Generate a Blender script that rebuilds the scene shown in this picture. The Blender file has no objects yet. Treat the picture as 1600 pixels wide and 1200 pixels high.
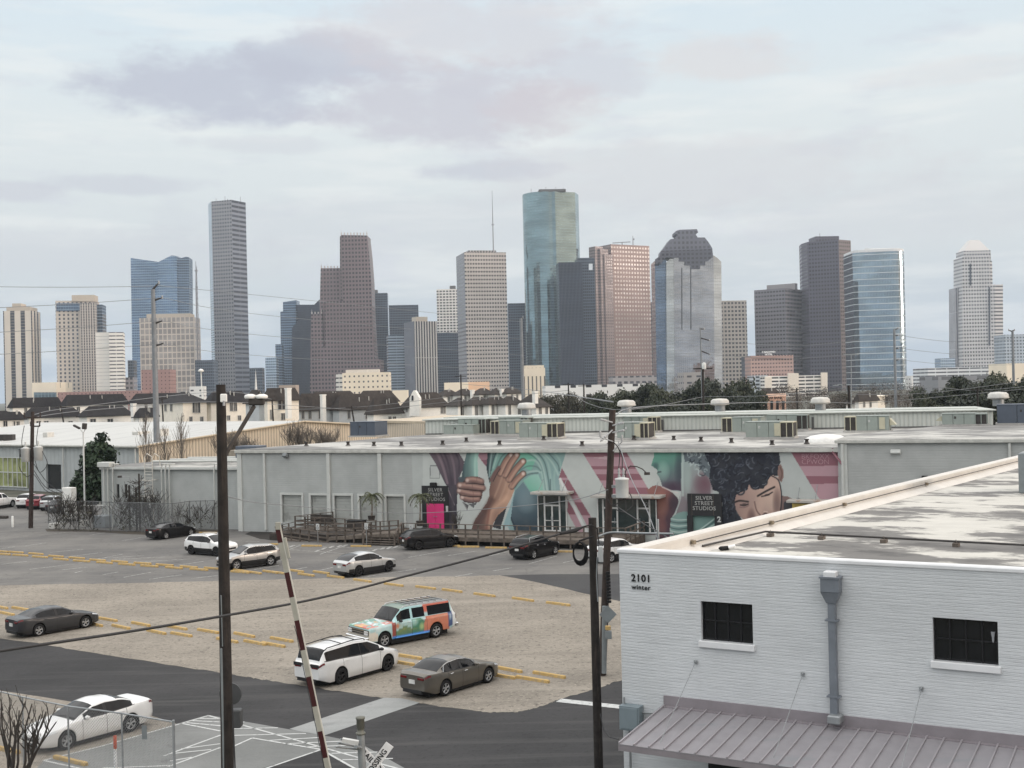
import bpy, math, random
import numpy as np
from mathutils import Vector, Matrix
R = math.radians
sc = bpy.context.scene
COL = sc.collection
random.seed(7)
# ------------------------------------------------------------------ camera
FPX, CAMH, ROLL, HOR = 1900.0, 13.0, 0.0235, 8.0          # focal length in pixels of a 1600 wide frame
CR, SR = math.cos(ROLL), math.sin(ROLL)
PT = math.atan(HOR / FPX)
CP, SP = math.cos(PT), math.sin(PT)
cam = bpy.data.cameras.new('camera')
cam.sensor_width = 36
cam.lens = 36 * FPX / 1600
cam.clip_start, cam.clip_end = 0.5, 20000
camo = bpy.data.objects.new('camera', cam)
COL.objects.link(camo)
RT, FW, UP = Vector((1, 0, 0)), Vector((0, CP, SP)), Vector((0, -SP, CP))
cx_, cy_, cz_ = RT * CR - UP * SR, RT * SR + UP * CR, -FW
camo.matrix_world = Matrix(((cx_.x, cy_.x, cz_.x, 0), (cx_.y, cy_.y, cz_.y, 0), (cx_.z, cy_.z, cz_.z, CAMH), (0, 0, 0, 1)))
sc.camera = camo
EYE = Vector((0, 0, CAMH))
def ray(px, py):
 u, v = px - 800.0, py - 600.0
 return FW + RT * ((CR * u - SR * v) / FPX) - UP * ((SR * u + CR * v) / FPX)
def P(px, py, d):                        # the world point seen at a pixel, d metres ahead
 r = ray(px, py)
 return EYE + r * (d / r.y)
def G(px, py, z=0.0):                    # where the sight line meets the level z
 r = ray(px, py)
 return EYE + r * ((z - CAMH) / r.z)
def PL(px, py, o, n):                    # where the sight line meets a plane
 r = ray(px, py)
 return EYE + r * ((o - EYE).dot(n) / r.dot(n))
def proj(p):                             # world point -> photo pixel (for painting the mural)
 q = p - EYE
 f = q.dot(FW)
 a, b = q.dot(RT) / f * FPX, -q.dot(UP) / f * FPX
 return 800 + CR * a + SR * b, 600 - SR * a + CR * b
# ------------------------------------------------------------------ node helper
class NT:
 def __init__(s, tree):
  s.t = tree
 def n(s, typ, **kw):
  o = s.t.nodes.new(typ)
  for k, v in kw.items():
   setattr(o, k, v)
  return o
 def put(s, sock, v):
  if isinstance(v, bpy.types.NodeSocket):
   s.t.links.new(v, sock)
  else:
   if isinstance(v, (tuple, list)) and len(v) == 3 and sock.type == 'RGBA':
    v = tuple(v) + (1,)
   sock.default_value = v
 def m(s, op, a, b=0.0, c=0.0, clamp=False):
  o = s.n('ShaderNodeMath', operation=op, use_clamp=clamp)
  s.put(o.inputs[0], a); s.put(o.inputs[1], b); s.put(o.inputs[2], c)
  return o.outputs[0]
 def mix(s, f, a, b, blend='MIX'):
  o = s.n('ShaderNodeMix', data_type='RGBA', blend_type=blend)
  s.put(o.inputs[0], f); s.put(o.inputs[6], a); s.put(o.inputs[7], b)
  return o.outputs[2]
 def xyz(s, v):
  o = s.n('ShaderNodeSeparateXYZ'); s.put(o.inputs[0], v)
  return o.outputs
 def vec(s, x, y, z=0.0):
  o = s.n('ShaderNodeCombineXYZ')
  for i, v in enumerate((x, y, z)): s.put(o.inputs[i], v)
  return o.outputs[0]
 def mul(s, v, k):
  o = s.n('ShaderNodeVectorMath', operation='MULTIPLY'); s.put(o.inputs[0], v); o.inputs[1].default_value = k
  return o.outputs[0]
 def noise(s, v, scale, detail=3.0, rough=0.55):
  o = s.n('ShaderNodeTexNoise'); s.put(o.inputs['Vector'], v)
  o.inputs['Scale'].default_value = scale; o.inputs['Detail'].default_value = detail; o.inputs['Roughness'].default_value = rough
  return o.outputs[0]
 def step(s, v, a, b):                # smooth ramp 0..1
  o = s.n('ShaderNodeMapRange', interpolation_type='SMOOTHSTEP'); s.put(o.inputs[0], v)
  o.inputs[1].default_value = a; o.inputs[2].default_value = b
  return o.outputs[0]
 def ramp(s, v, pts):
  o = s.n('ShaderNodeValToRGB'); s.put(o.inputs[0], v)
  cr = o.color_ramp
  while len(cr.elements) < len(pts): cr.elements.new(0.5)
  for e, (p, c) in zip(cr.elements, pts): e.position = p; e.color = tuple(c) + (1,)
  return o.outputs[0]
# ------------------------------------------------------------------ world, sun, exposure
SUN_EL, SUN_AZ = R(7), R(107)            # azimuth clockwise from the view direction: to the right and a little behind
SUND = Vector((math.sin(SUN_AZ) * math.cos(SUN_EL), math.cos(SUN_AZ) * math.cos(SUN_EL), math.sin(SUN_EL)))
world = bpy.data.worlds.new("World"); sc.world = world; world.use_nodes = True
wt = NT(world.node_tree); world.node_tree.nodes.clear()
sky = wt.n('ShaderNodeTexSky', sky_type='NISHITA', sun_disc=False, sun_elevation=SUN_EL, sun_rotation=SUN_AZ, air_density=1.2, dust_density=2.0)
gen = wt.n('ShaderNodeTexCoord').outputs['Generated']
dx, dy, dz = wt.xyz(gen)
az = wt.m('ARCTAN2', dx, dy)
el = wt.m('ARCSINE', dz)
cv = wt.vec(wt.m('MULTIPLY', az, 5.0), wt.m('MULTIPLY', el, 16.0), 0.3)
n1 = wt.noise(cv, 1.6, 8.0, 0.6)
n2 = wt.noise(wt.vec(wt.m('MULTIPLY', az, 4.0), wt.m('MULTIPLY', el, 26.0), 4.7), 1.3, 6.0, 0.55)
n3 = wt.noise(wt.vec(wt.m('MULTIPLY', az, 9.0), wt.m('MULTIPLY', el, 18.0), 9.1), 2.2, 7.0, 0.6)
veil = wt.ramp(wt.m('MULTIPLY', el, 2.0, clamp=True), [(0.0, (4.9, 6.0, 7.3)), (0.10, (5.5, 6.4, 7.3)), (0.22, (7.4, 7.95, 8.3)), (0.42, (8.3, 8.9, 9.1)), (0.62, (7.7, 8.9, 9.7)), (0.72, (10.5, 11.0, 11.5)), (1.0, (21.6, 21.3, 21.0))])
col = wt.mix(0.88, sky.outputs[0], veil)
# bright breaks and soft grey streaks of the high cloud
col = wt.mix(wt.m('MULTIPLY', wt.step(n2, 0.47, 0.66), 0.40), col, (9.0, 9.15, 9.0))
col = wt.mix(wt.m('MULTIPLY', wt.step(n1, 0.52, 0.72), 0.45), col, (6.2, 6.5, 7.3))
def pxdir(px, py):
 r = ray(px, py).normalized()
 return math.atan2(r.x, r.y), math.asin(r.z)
for (px, py, rx, ry, k, c, e0) in [
  (345, 138, 190, 54, .85, (5.2, 5.5, 6.45), .85), (500, 92, 130, 44, .8, (5.3, 5.6, 6.5), .85), (690, 165, 190, 62, .8, (5.9, 5.9, 6.6), .9),
  (720, 45, 230, 55, 0.55, (6.7, 6.35, 6.7), .9), (930, 110, 90, 45, 0.6, (6.2, 6.25, 6.9), .9), (770, 268, 110, 16, 0.7, (5.5, 5.8, 6.6), .8),
  (1080, 275, 330, 55, 0.45, (6.7, 6.6, 6.9), .9), (200, 288, 110, 15, 0.6, (5.8, 6.1, 6.8), .8), (20, 300, 70, 14, 0.6, (5.9, 6.1, 6.8), .8),
  (640, 350, 420, 45, 0.35, (6.1, 6.4, 6.9), .9), (140, 400, 300, 40, 0.45, (5.9, 6.2, 6.7), .9), (1130, 90, 130, 35, 0.5, (7.4, 6.9, 6.9), .9), (1420, 330, 260, 50, 0.35, (6.3, 6.5, 6.9), .9),
  (400, 225, 120, 14, 0.4, (6.2, 6.4, 7.0), .8), (1480, 115, 120, 20, 0.3, (7.2, 6.9, 7.0), .8), (850, 170, 100, 40, .45, (6.6, 6.0, 6.3), .9)]:
 a0, l0 = pxdir(px, py)
 ra, rl = rx / FPX, ry / FPX
 q = wt.m('ADD', wt.m('POWER', wt.m('ABSOLUTE', wt.m('MULTIPLY', wt.m('SUBTRACT', az, a0), 1 / ra)), 2.0), wt.m('POWER', wt.m('ABSOLUTE', wt.m('MULTIPLY', wt.m('SUBTRACT', el, l0), 1 / rl)), 2.0))
 q = wt.m('ADD', q, wt.m('MULTIPLY', wt.m('SUBTRACT', n3, 0.5), 3.4))
 col = wt.mix(wt.m('MULTIPLY', wt.m('SUBTRACT', 1.0, wt.step(q, e0 - 0.7, e0 + 0.7)), k), col, c)
# the sunset side of the sky, outside the picture: warm low cloud round the sun
dotn = wt.n('ShaderNodeVectorMath', operation='DOT_PRODUCT'); wt.put(dotn.inputs[0], gen); dotn.inputs[1].default_value = SUND
gl = wt.m('POWER', wt.m('MAXIMUM', dotn.outputs['Value'], 0.0), 5.0)
col = wt.mix(wt.m('MULTIPLY', gl, 0.85), col, (14.0, 9.6, 6.2))
bg = wt.n('ShaderNodeBackground'); wt.put(bg.inputs[0], col); bg.inputs[1].default_value = 0.1
wo = wt.n('ShaderNodeOutputWorld'); wt.t.links.new(bg.outputs[0], wo.inputs[0])
world.cycles.sampling_method = 'MANUAL'; world.cycles.sample_map_resolution = 512
sl = bpy.data.lights.new('sun', 'SUN'); sl.energy = 1.3; sl.angle = R(14); sl.color = (1.0, 0.87, 0.75)
so = bpy.data.objects.new('sun', sl); COL.objects.link(so)
so.rotation_euler = (-SUND).to_track_quat('-Z', 'Y').to_euler()
sc.view_settings.view_transform = 'Standard'; sc.view_settings.look = 'None'
sc.view_settings.exposure = 0.0; sc.view_settings.gamma = 1.0; sc.view_settings.use_curve_mapping = False
sc.render.engine = 'CYCLES'
sc.cycles.use_denoising = True
sc.cycles.max_bounces = 6; sc.cycles.diffuse_bounces = 3; sc.cycles.glossy_bounces = 3; sc.cycles.transparent_max_bounces = 16
sc.cycles.volume_bounces = 1
# ------------------------------------------------------------------ colour and materials
def lin(c):
 c = c / 255.0
 return c / 12.92 if c <= 0.04045 else ((c + 0.055) / 1.055) ** 2.4
def S(r, g, b, k=1.0):
 return (lin(r) * k, lin(g) * k, lin(b) * k)
MATS = {}
def pm(name, c, rough=0.6, metal=0.0, var=0.12, scale=1.5, bump=0.0, bscale=40.0, spec=0.4, coat=0.0, streak=None, spots=None, coords='Object', emit=None):
 if name in MATS: return MATS[name]
 m = bpy.data.materials.new(name); m.use_nodes = True
 t = NT(m.node_tree); b = m.node_tree.nodes['Principled BSDF']
 tc = t.n('ShaderNodeNewGeometry').outputs['Position'] if coords == 'World' else t.n('ShaderNodeTexCoord').outputs['Object']
 colr = tuple(c)
 if var:
  f = t.noise(tc, scale, 5.0, 0.62)
  lo = tuple(x * (1 - var) for x in c); hi = tuple(min(1, x * (1 + var)) for x in c)
  colr = t.mix(t.step(f, 0.3, 0.7), lo, hi)
 if streak:                           # (colour, vector scale, low, high, amount): dirt with a shape of its own
  sc_, sv, a, bb, am = streak
  colr = t.mix(t.m('MULTIPLY', t.step(t.noise(t.mul(tc, sv), 1.0, 6.0, 0.6), a, bb), am), colr, sc_)
 if spots:
  sc_, ss, a, bb, am = spots
  colr = t.mix(t.m('MULTIPLY', t.step(t.noise(tc, ss, 2.0, 0.5), a, bb), am), colr, sc_)
 t.put(b.inputs['Base Color'], colr)
 b.inputs['Roughness'].default_value = rough; b.inputs['Metallic'].default_value = metal
 b.inputs['Specular IOR Level'].default_value = spec
 if coat: b.inputs['Coat Weight'].default_value = coat; b.inputs['Coat Roughness'].default_value = 0.05
 if emit: b.inputs['Emission Color'].default_value = tuple(emit[:3]) + (1,); b.inputs['Emission Strength'].default_value = emit[3]
 if bump:
  bn = t.n('ShaderNodeBump'); bn.inputs['Strength'].default_value = bump; bn.inputs['Distance'].default_value = 0.05
  t.put(bn.inputs['Height'], t.noise(tc, bscale, 4.0, 0.6)); t.t.links.new(bn.outputs[0], b.inputs['Normal'])
 MATS[name] = m
 return m
def facade(name, wall, glass, bay=3.0, floor=3.9, wf=0.6, hf=0.55, grough=0.12, gmetal=0.0, wrough=0.7, wmetal=0.0, gvar=0.5, wob=0.0, mul=None, top=None, spec=0.5):
 """tower wall: bays x storeys of glass in a wall, from the metre UVs of the facade"""
 if name in MATS: return MATS[name]
 m = bpy.data.materials.new(name); m.use_nodes = True
 t = NT(m.node_tree); b = m.node_tree.nodes['Principled BSDF']
 u, v, _ = t.xyz(t.n('ShaderNodeUVMap').outputs[0])
 ub, vb = t.m('DIVIDE', u, bay), t.m('DIVIDE', v, floor)
 fu, fv = t.m('FRACT', ub), t.m('FRACT', vb)
 mu = t.m('LESS_THAN', t.m('ABSOLUTE', t.m('SUBTRACT', fu, 0.5)), wf / 2)
 mv = t.m('LESS_THAN', t.m('ABSOLUTE', t.m('SUBTRACT', fv, 0.5)), hf / 2)
 mask = t.m('MULTIPLY', mu, mv)
 wn = t.n('ShaderNodeTexWhiteNoise', noise_dimensions='2D')
 t.put(wn.inputs['Vector'], t.vec(t.m('FLOOR', ub), t.m('FLOOR', vb)))
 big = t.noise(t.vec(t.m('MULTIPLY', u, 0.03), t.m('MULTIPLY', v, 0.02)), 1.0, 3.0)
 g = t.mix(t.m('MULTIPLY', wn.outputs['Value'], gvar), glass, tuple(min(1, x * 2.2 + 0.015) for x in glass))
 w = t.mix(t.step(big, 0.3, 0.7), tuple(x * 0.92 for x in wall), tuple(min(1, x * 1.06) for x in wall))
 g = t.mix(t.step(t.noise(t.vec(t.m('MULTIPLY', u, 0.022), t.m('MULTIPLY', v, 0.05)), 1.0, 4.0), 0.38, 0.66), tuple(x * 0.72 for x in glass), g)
 t.put(b.inputs['Base Color'], t.mix(mask, w, g))
 t.put(b.inputs['Roughness'], t.m('ADD', wrough, t.m('MULTIPLY', mask, grough - wrough)))
 t.put(b.inputs['Metallic'], t.m('ADD', wmetal, t.m('MULTIPLY', mask, gmetal - wmetal)))
 b.inputs['Specular IOR Level'].default_value = spec
 if wob:
  pos = t.n('ShaderNodeNewGeometry').outputs['Position']
  bn = t.n('ShaderNodeBump'); bn.inputs['Strength'].default_value = wob; bn.inputs['Distance'].default_value = 1.0
  t.put(bn.inputs['Height'], t.m('ADD', t.m('MULTIPLY', t.noise(pos, 0.06, 2.0), 1.0), t.m('MULTIPLY', wn.outputs['Value'], 0.06)))
  t.t.links.new(bn.outputs[0], b.inputs['Normal'])
 MATS[name] = m
 return m
def vcol(name, rough=0.7, spec=0.3, coat=0.0, brick=False):
 if name in MATS: return MATS[name]
 m = bpy.data.materials.new(name); m.use_nodes = True
 t = NT(m.node_tree); b = m.node_tree.nodes['Principled BSDF']
 a = t.n('ShaderNodeAttribute', attribute_name='paint')
 c = a.outputs['Color']
 tc = t.n('ShaderNodeTexCoord').outputs['Object']
 c = t.mix(t.m('MULTIPLY', t.step(t.noise(tc, 1.2, 5.0), 0.35, 0.7), 0.10), c, (0.2, 0.2, 0.2))
 t.put(b.inputs['Base Color'], c)
 b.inputs['Roughness'].default_value = rough; b.inputs['Specular IOR Level'].default_value = spec
 if coat: b.inputs['Coat Weight'].default_value = coat
 MATS[name] = m
 return m
# ------------------------------------------------------------------ mesh helpers
def tag(o, label=None, cat=None, group=None, kind=None):
 if label: o['label'] = label
 if cat: o['category'] = cat
 if group: o['group'] = group
 if kind: o['kind'] = kind
 return o
ORG = {}
def thing(name, label, cat, loc, rz=0.0, group=None):
 o = bpy.data.objects.new(name, None); COL.objects.link(o)
 o.empty_display_size = 0.2
 o.location = loc; o.rotation_euler = (0, 0, rz); ORG[o] = Vector(loc)
 return tag(o, label, cat, group)
class MB:
 def __init__(s):
  s.v, s.f, s.mi, s.uv, s.sm = [], [], [], [], []
 def face(s, pts, mi=0, uv=None, sm=False):
  i = len(s.v)
  s.v += [tuple(p) for p in pts]
  s.f.append(tuple(range(i, i + len(pts)))); s.mi.append(mi); s.uv.append(uv); s.sm.append(sm)
 def grid(s, rows, mi=0, sm=True, closed=False, flip=False):
  i0 = len(s.v); n = len(rows[0])
  for r in rows: s.v += [tuple(p) for p in r]
  for a in range(len(rows) - 1):
   for b in range(n if closed else n - 1):
    c = (b + 1) % n
    q = (i0 + a * n + b, i0 + a * n + c, i0 + (a + 1) * n + c, i0 + (a + 1) * n + b)
    s.f.append(q[::-1] if flip else q); s.mi.append(mi); s.uv.append(None); s.sm.append(sm)
 def box(s, c, size, mi=0, m=None, bev=0.0):
  hx, hy, hz = size[0] / 2, size[1] / 2, size[2] / 2
  c = Vector(c)
  def T(x, y, z):
   q = Vector((x, y, z))
   return c + (m @ q if m else q)
  if bev <= 0:
   k = [T(x * hx, y * hy, z * hz) for x in (-1, 1) for y in (-1, 1) for z in (-1, 1)]
   for q in ((0, 1, 3, 2), (4, 6, 7, 5), (0, 4, 5, 1), (2, 3, 7, 6), (0, 2, 6, 4), (1, 5, 7, 3)):
    s.face([k[j] for j in q], mi)
   return
  b = min(bev, hx * .9, hy * .9, hz * .9)
  def ring(z, i):
   a, d = hx - i, hy - i
   e = b * 0.7 if i == 0 else b * 0.5
   return [T(x, y, z) for x, y in ((-a + e, -d), (a - e, -d), (a, -d + e), (a, d - e), (a - e, d), (-a + e, d), (-a, d - e), (-a, -d + e))]
  rs = [ring(-hz, b), ring(-hz + b, 0), ring(hz - b, 0), ring(hz, b)]
  s.grid(rs, mi, False, True)
  s.face(rs[0][::-1], mi); s.face(rs[3], mi)
 def tube(s, pts, r, n=6, mi=0, cap=True, sm=True):
  pts = [Vector(p) for p in pts]
  rr = r if isinstance(r, (list, tuple)) else [r] * len(pts)
  rows = []
  for i, p in enumerate(pts):
   t = (pts[min(i + 1, len(pts) - 1)] - pts[max(i - 1, 0)])
   if t.length < 1e-9: t = Vector((0, 0, 1))
   t.normalize()
   a = t.cross(Vector((0, 0, 1)) if abs(t.z) < 0.9 else Vector((0, 1, 0))).normalized()
   b = t.cross(a)
   rows.append([p + (a * math.cos(2 * math.pi * k / n) + b * math.sin(2 * math.pi * k / n)) * rr[i] for k in range(n)])
  s.grid(rows, mi, sm, True, True)
  if cap: s.face(rows[0], mi); s.face(rows[-1][::-1], mi)
 def lathe(s, c, prof, n=20, mi=0, axis='Z', sm=True, closed_ends=True):
  c = Vector(c); rows = []
  for r, h in prof:
   row = []
   for k in range(n):
    a = 2 * math.pi * k / n
    x, y = r * math.cos(a), r * math.sin(a)
    row.append(c + (Vector((x, y, h)) if axis == 'Z' else Vector((x, h, y)) if axis == 'Y' else Vector((h, x, y))))
   rows.append(row)
  s.grid(rows, mi, sm, True, axis == 'Y')
  if closed_ends:
   a, b = rows[0], rows[-1]
   if axis == 'Y': a, b = a[::-1], b[::-1]
   if prof[0][0] > 1e-4: s.face(a[::-1], mi)
   if prof[-1][0] > 1e-4: s.face(b, mi)
 def prism(s, poly, z0, z1, mi=0, tmi=None, cap=True, fm=None, bottom=False):
  """vertical walls over a ground polygon (counter-clockwise from above) with metre UVs"""
  n = len(poly)
  for i in range(n):
   a, b = Vector(poly[i]), Vector(poly[(i + 1) % n])
   L = math.hypot(b[0] - a[0], b[1] - a[1])
   za = z1 if not callable(z1) else z1(a); zb = z1 if not callable(z1) else z1(b)
   s.face([(a[0], a[1], z0), (b[0], b[1], z0), (b[0], b[1], zb), (a[0], a[1], za)], fm[i] if fm else mi,
    [(-L / 2, z0), (L / 2, z0), (L / 2, zb), (-L / 2, za)])
  if cap: s.face([(p[0], p[1], z1 if not callable(z1) else z1(p)) for p in poly], tmi if tmi is not None else mi, [(p[0] * 0 + 0.01, 0.01) for p in poly])
  if bottom: s.face([(p[0], p[1], z0) for p in reversed(poly)], mi)
 def slab(s, pix, d, thick, mi=0, smi=None, k=0.0):
  """an outline seen from the front (pixels, clockwise from top left) at distance d, with real depth"""
  xm = sum(p[0] for p in pix) / len(pix)
  F = [P(x, y, d + (x - xm) * k) for x, y in pix]
  nrm = Vector((-k * FPX / d, 1, 0)).normalized() if k else Vector((0, 1, 0))
  B = [p + nrm * thick for p in F]
  s.face(F[::-1], mi, [(p.x, p.z) for p in F[::-1]])
  s.face(B, mi, [(p.x, p.z) for p in B])
  for i in range(len(F)):
   j = (i + 1) % len(F)
   s.face([F[i], F[j], B[j], B[i]], mi if smi is None else smi, [(0, F[i].z), (0.01 if abs(F[i].z - F[j].z) < 1 and False else 0, F[j].z), (thick, F[j].z), (thick, F[i].z)])
  return F, B
 def build(s, name, mats, parent=None, world=True, loc=None, merge=False):
  """link as one mesh object; world=True: the coordinates are world ones and are made relative to the parent"""
  if not isinstance(mats, (list, tuple)): mats = [mats]
  v = s.v
  o_ = None
  if world:
   if parent is not None:
    o_ = ORG[parent]
   else:
    a = np.array(v)
    o_ = Vector((float(a[:, 0].mean()), float(a[:, 1].mean()), float(a[:, 2].min()))) if loc is None else Vector(loc)
   v = [(p[0] - o_.x, p[1] - o_.y, p[2] - o_.z) for p in v]
  me = bpy.data.meshes.new(name)
  me.from_pydata(v, [], s.f)
  for m in mats: me.materials.append(m)
  me.polygons.foreach_set('material_index', s.mi)
  me.polygons.foreach_set('use_smooth', s.sm)
  if any(u is not None for u in s.uv):
   ul = me.uv_layers.new(name='UVMap')
   fl = []
   for f, u in zip(s.f, s.uv):
    for q in (u if u is not None else [(0, 0)] * len(f)): fl += [q[0], q[1]]
   ul.data.foreach_set('uv', fl)
  me.update()
  o = bpy.data.objects.new(name, me); COL.objects.link(o)
  if parent is not None:
   o.parent = parent
   ORG[o] = ORG.get(parent, Vector((0, 0, 0)))
  elif world:
   o.location = o_; ORG[o] = o_
  return o
def kids(o):
 return [c for c in bpy.data.objects if c.parent == o]
def copy_tree(o, parent=None, tree=None):
 c = o.copy(); COL.objects.link(c)
 if parent is not None: c.parent = parent
 for ch in (tree[o] if tree and o in tree else ()):
  copy_tree(ch, c, tree)
 return c
def tree_of(o):
 t = {}
 def go(x):
  t[x] = list(x.children)
  for y in t[x]: go(y)
 go(o)
 return t
def dup(o, loc, rz=0.0, label=None, scale=None):
 c = copy_tree(o, None, tree_of(o))
 c.location = loc; c.rotation_euler = (0, 0, rz)
 if scale is not None: c.scale = scale if isinstance(scale, (tuple, list)) else (scale,) * 3
 if label: c['label'] = label
 return c
def text_mb(body, size, depth=0.01, bold=0.0, spacing=1.0, align='CENTER', line=1.0):
 """lettering as a mesh builder in its own x,y plane"""
 cu = bpy.data.curves.new('lettering', 'FONT'); cu.body = body; cu.size = size; cu.extrude = depth / 2; cu.offset = bold
 cu.align_x = align; cu.align_y = 'CENTER'; cu.space_character = spacing; cu.space_line = line; cu.resolution_u = 3
 ob = bpy.data.objects.new('lettering_tmp', cu); COL.objects.link(ob)
 dg = bpy.context.evaluated_depsgraph_get()
 me = bpy.data.meshes.new_from_object(ob.evaluated_get(dg))
 mb=MB();mb.v = [tuple(v.co) for v in me.vertices]; mb.f = [tuple(p.vertices) for p in me.polygons]
 mb.mi = [0] * len(mb.f); mb.uv = [None] * len(mb.f); mb.sm = [False] * len(mb.f)
 bpy.data.objects.remove(ob); bpy.data.curves.remove(cu); bpy.data.meshes.remove(me)
 return mb
def put_text(body, size, o, ux, uy, name, mat, parent, **kw):
 mb = text_mb(body, size, **kw); n = ux.cross(uy)
 mb.v = [tuple(o + ux * p[0] + uy * p[1] + n * p[2]) for p in mb.v]
 return mb.build(name, mat, parent)
# ------------------------------------------------------------------ ground, lots, road
def ground_mat(name, base, hi, lo, grain, gs, rough=0.9, crack=0.0, tracks=None, stain=None, bump=0.3):
 m = bpy.data.materials.new(name); m.use_nodes = True
 t = NT(m.node_tree); b = m.node_tree.nodes['Principled BSDF']
 p = t.n('ShaderNodeNewGeometry').outputs['Position']
 c = t.mix(t.step(t.noise(p, 0.16, 6.0, 0.6), 0.35, 0.66), lo, hi)
 c = t.mix(t.m('MULTIPLY', t.step(t.noise(p, 0.7, 5.0, 0.65), 0.42, 0.62), 0.35), c, base)
 g = t.noise(p, gs, 3.0, 0.7)
 c = t.mix(t.m('MULTIPLY', t.step(g, 0.52, 0.68), grain), c, tuple(x * 0.45 for x in base))
 g2 = t.noise(t.mul(p, (1.3, 1.3, 1.3)), gs * 1.7, 2.0, 0.6)
 c = t.mix(t.m('MULTIPLY', t.step(g2, 0.55, 0.7), grain * 0.8), c, tuple(min(1, x * 1.5) for x in base))
 if tracks:
  for ang, am, w, cc in tracks:
   q = t.n('ShaderNodeMapping'); t.put(q.inputs[0], p); q.inputs[2].default_value = (0, 0, ang); q.inputs[3].default_value = (0.05, w, 1)
   c = t.mix(t.m('MULTIPLY', t.step(t.noise(q.outputs[0], 1.0, 5.0, 0.6), 0.5, 0.7), am), c, cc)
 if stain:
  cc, ss, am = stain
  c = t.mix(t.m('MULTIPLY', t.step(t.noise(p, ss, 3.0, 0.5), 0.60, 0.70), am), c, cc)
 if crack:
  vo = t.n('ShaderNodeTexVoronoi', feature='DISTANCE_TO_EDGE'); vo.inputs['Scale'].default_value = 0.22
  pw = t.n('ShaderNodeVectorMath', operation='ADD'); t.put(pw.inputs[0], p)
  nz = t.n('ShaderNodeTexNoise'); t.put(nz.inputs['Vector'], p); nz.inputs['Scale'].default_value = 0.6
  t.put(pw.inputs[1], t.mul(nz.outputs[1], (2.5, 2.5, 0))); t.put(vo.inputs['Vector'], pw.outputs[0])
  c = t.mix(t.m('MULTIPLY', t.m('SUBTRACT', 1.0, t.step(vo.outputs['Distance'], 0.0, 0.02)), crack), c, tuple(x * 0.4 for x in base))
 t.put(b.inputs['Base Color'], c); b.inputs['Roughness'].default_value = rough; b.inputs['Specular IOR Level'].default_value = 0.25
 bn = t.n('ShaderNodeBump'); bn.inputs['Strength'].default_value = bump; bn.inputs['Distance'].default_value = 0.04
 t.put(bn.inputs['Height'], g); t.t.links.new(bn.outputs[0], b.inputs['Normal'])
 MATS[name] = m
 return m
M_terrain = ground_mat('town_ground', (0.10, 0.10, 0.085), (0.13, 0.125, 0.10), (0.07, 0.075, 0.06), 0.2, 2.0)
M_lot = ground_mat('weathered_asphalt', (0.155, 0.15, 0.143), (0.185, 0.178, 0.166), (0.12, 0.117, 0.114), 0.28, 3.2, crack=0.30, tracks=[(R(62), 0.35, 1.2, (0.13, 0.128, 0.124)), (R(-18), 0.3, 0.8, (0.23, 0.22, 0.20))], stain=((0.10, 0.10, 0.10), 0.5, 0.4))
M_gravel = ground_mat('gravel', (0.258, 0.23, 0.193), (0.295, 0.264, 0.222), (0.205, 0.184, 0.155), 0.95, 3.4, tracks=[(R(28), 0.5, 0.7, (0.35, 0.315, 0.268)), (R(-24), 0.5, 0.6, (0.185, 0.165, 0.14))], bump=0.8)
M_road = ground_mat('fresh_asphalt', (0.042, 0.041, 0.042), (0.052, 0.051, 0.052), (0.033, 0.033, 0.034), 0.4, 4.0, tracks=[(R(25), 0.45, 0.9, (0.10, 0.098, 0.095)), (R(-20), 0.25, 1.4, (0.058, 0.058, 0.058))])
M_patch = ground_mat('old_road_asphalt', (0.058, 0.058, 0.06), (0.068, 0.068, 0.068), (0.05, 0.05, 0.053), 0.18, 8.0)
M_conc = ground_mat('concrete', (0.30, 0.31, 0.305), (0.34, 0.345, 0.34), (0.25, 0.26, 0.255), 0.14, 6.0, tracks=[(R(-35), 0.3, 0.9, (0.20, 0.205, 0.20))], stain=((0.17, 0.175, 0.175), 0.6, 0.45))
M_concd = ground_mat('grey_concrete', (0.20, 0.205, 0.20), (0.235, 0.24, 0.235), (0.165, 0.17, 0.165), 0.14, 6.0, tracks=[(R(-35), 0.4, 0.9, (0.14, 0.145, 0.142))], stain=((0.12, 0.12, 0.12), 0.6, 0.45))
M_white = pm('road_paint_white', (0.5, 0.51, 0.5), 0.7, var=0.12, scale=2.0, spots=((0.22, 0.22, 0.21), 5.0, 0.58, 0.66, 0.7))
M_faded = pm('faded_white_paint', (0.42, 0.42, 0.40), 0.8, var=0.15, scale=2.0, spots=((0.19, 0.185, 0.175), 3.5, 0.44, 0.60, 0.85))
def sheet(name, pix, z, mat, kind='structure'):
 mb=MB();mb.face([tuple(q) for q in [G(x, y, z) for x, y in pix]][::-1])
 o = mb.build(name, mat); tag(o, kind=kind)
 f = o.data.polygons[0]
 if f.normal.z < 0: o.data.flip_normals()
 return o
mb=MB();mb.face([(-4200, -300, -0.02), (4200, -300, -0.02), (4200, 6200, -0.02), (-4200, 6200, -0.02)])
tag(mb.build('ground', M_terrain, loc=(0, 0, -0.02)), kind='structure')
sheet('parking_lot', [(-420, 792), (1500, 780), (1500, 960), (900, 960), (560, 930), (-420, 950)], 0.0, M_lot)
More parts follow.
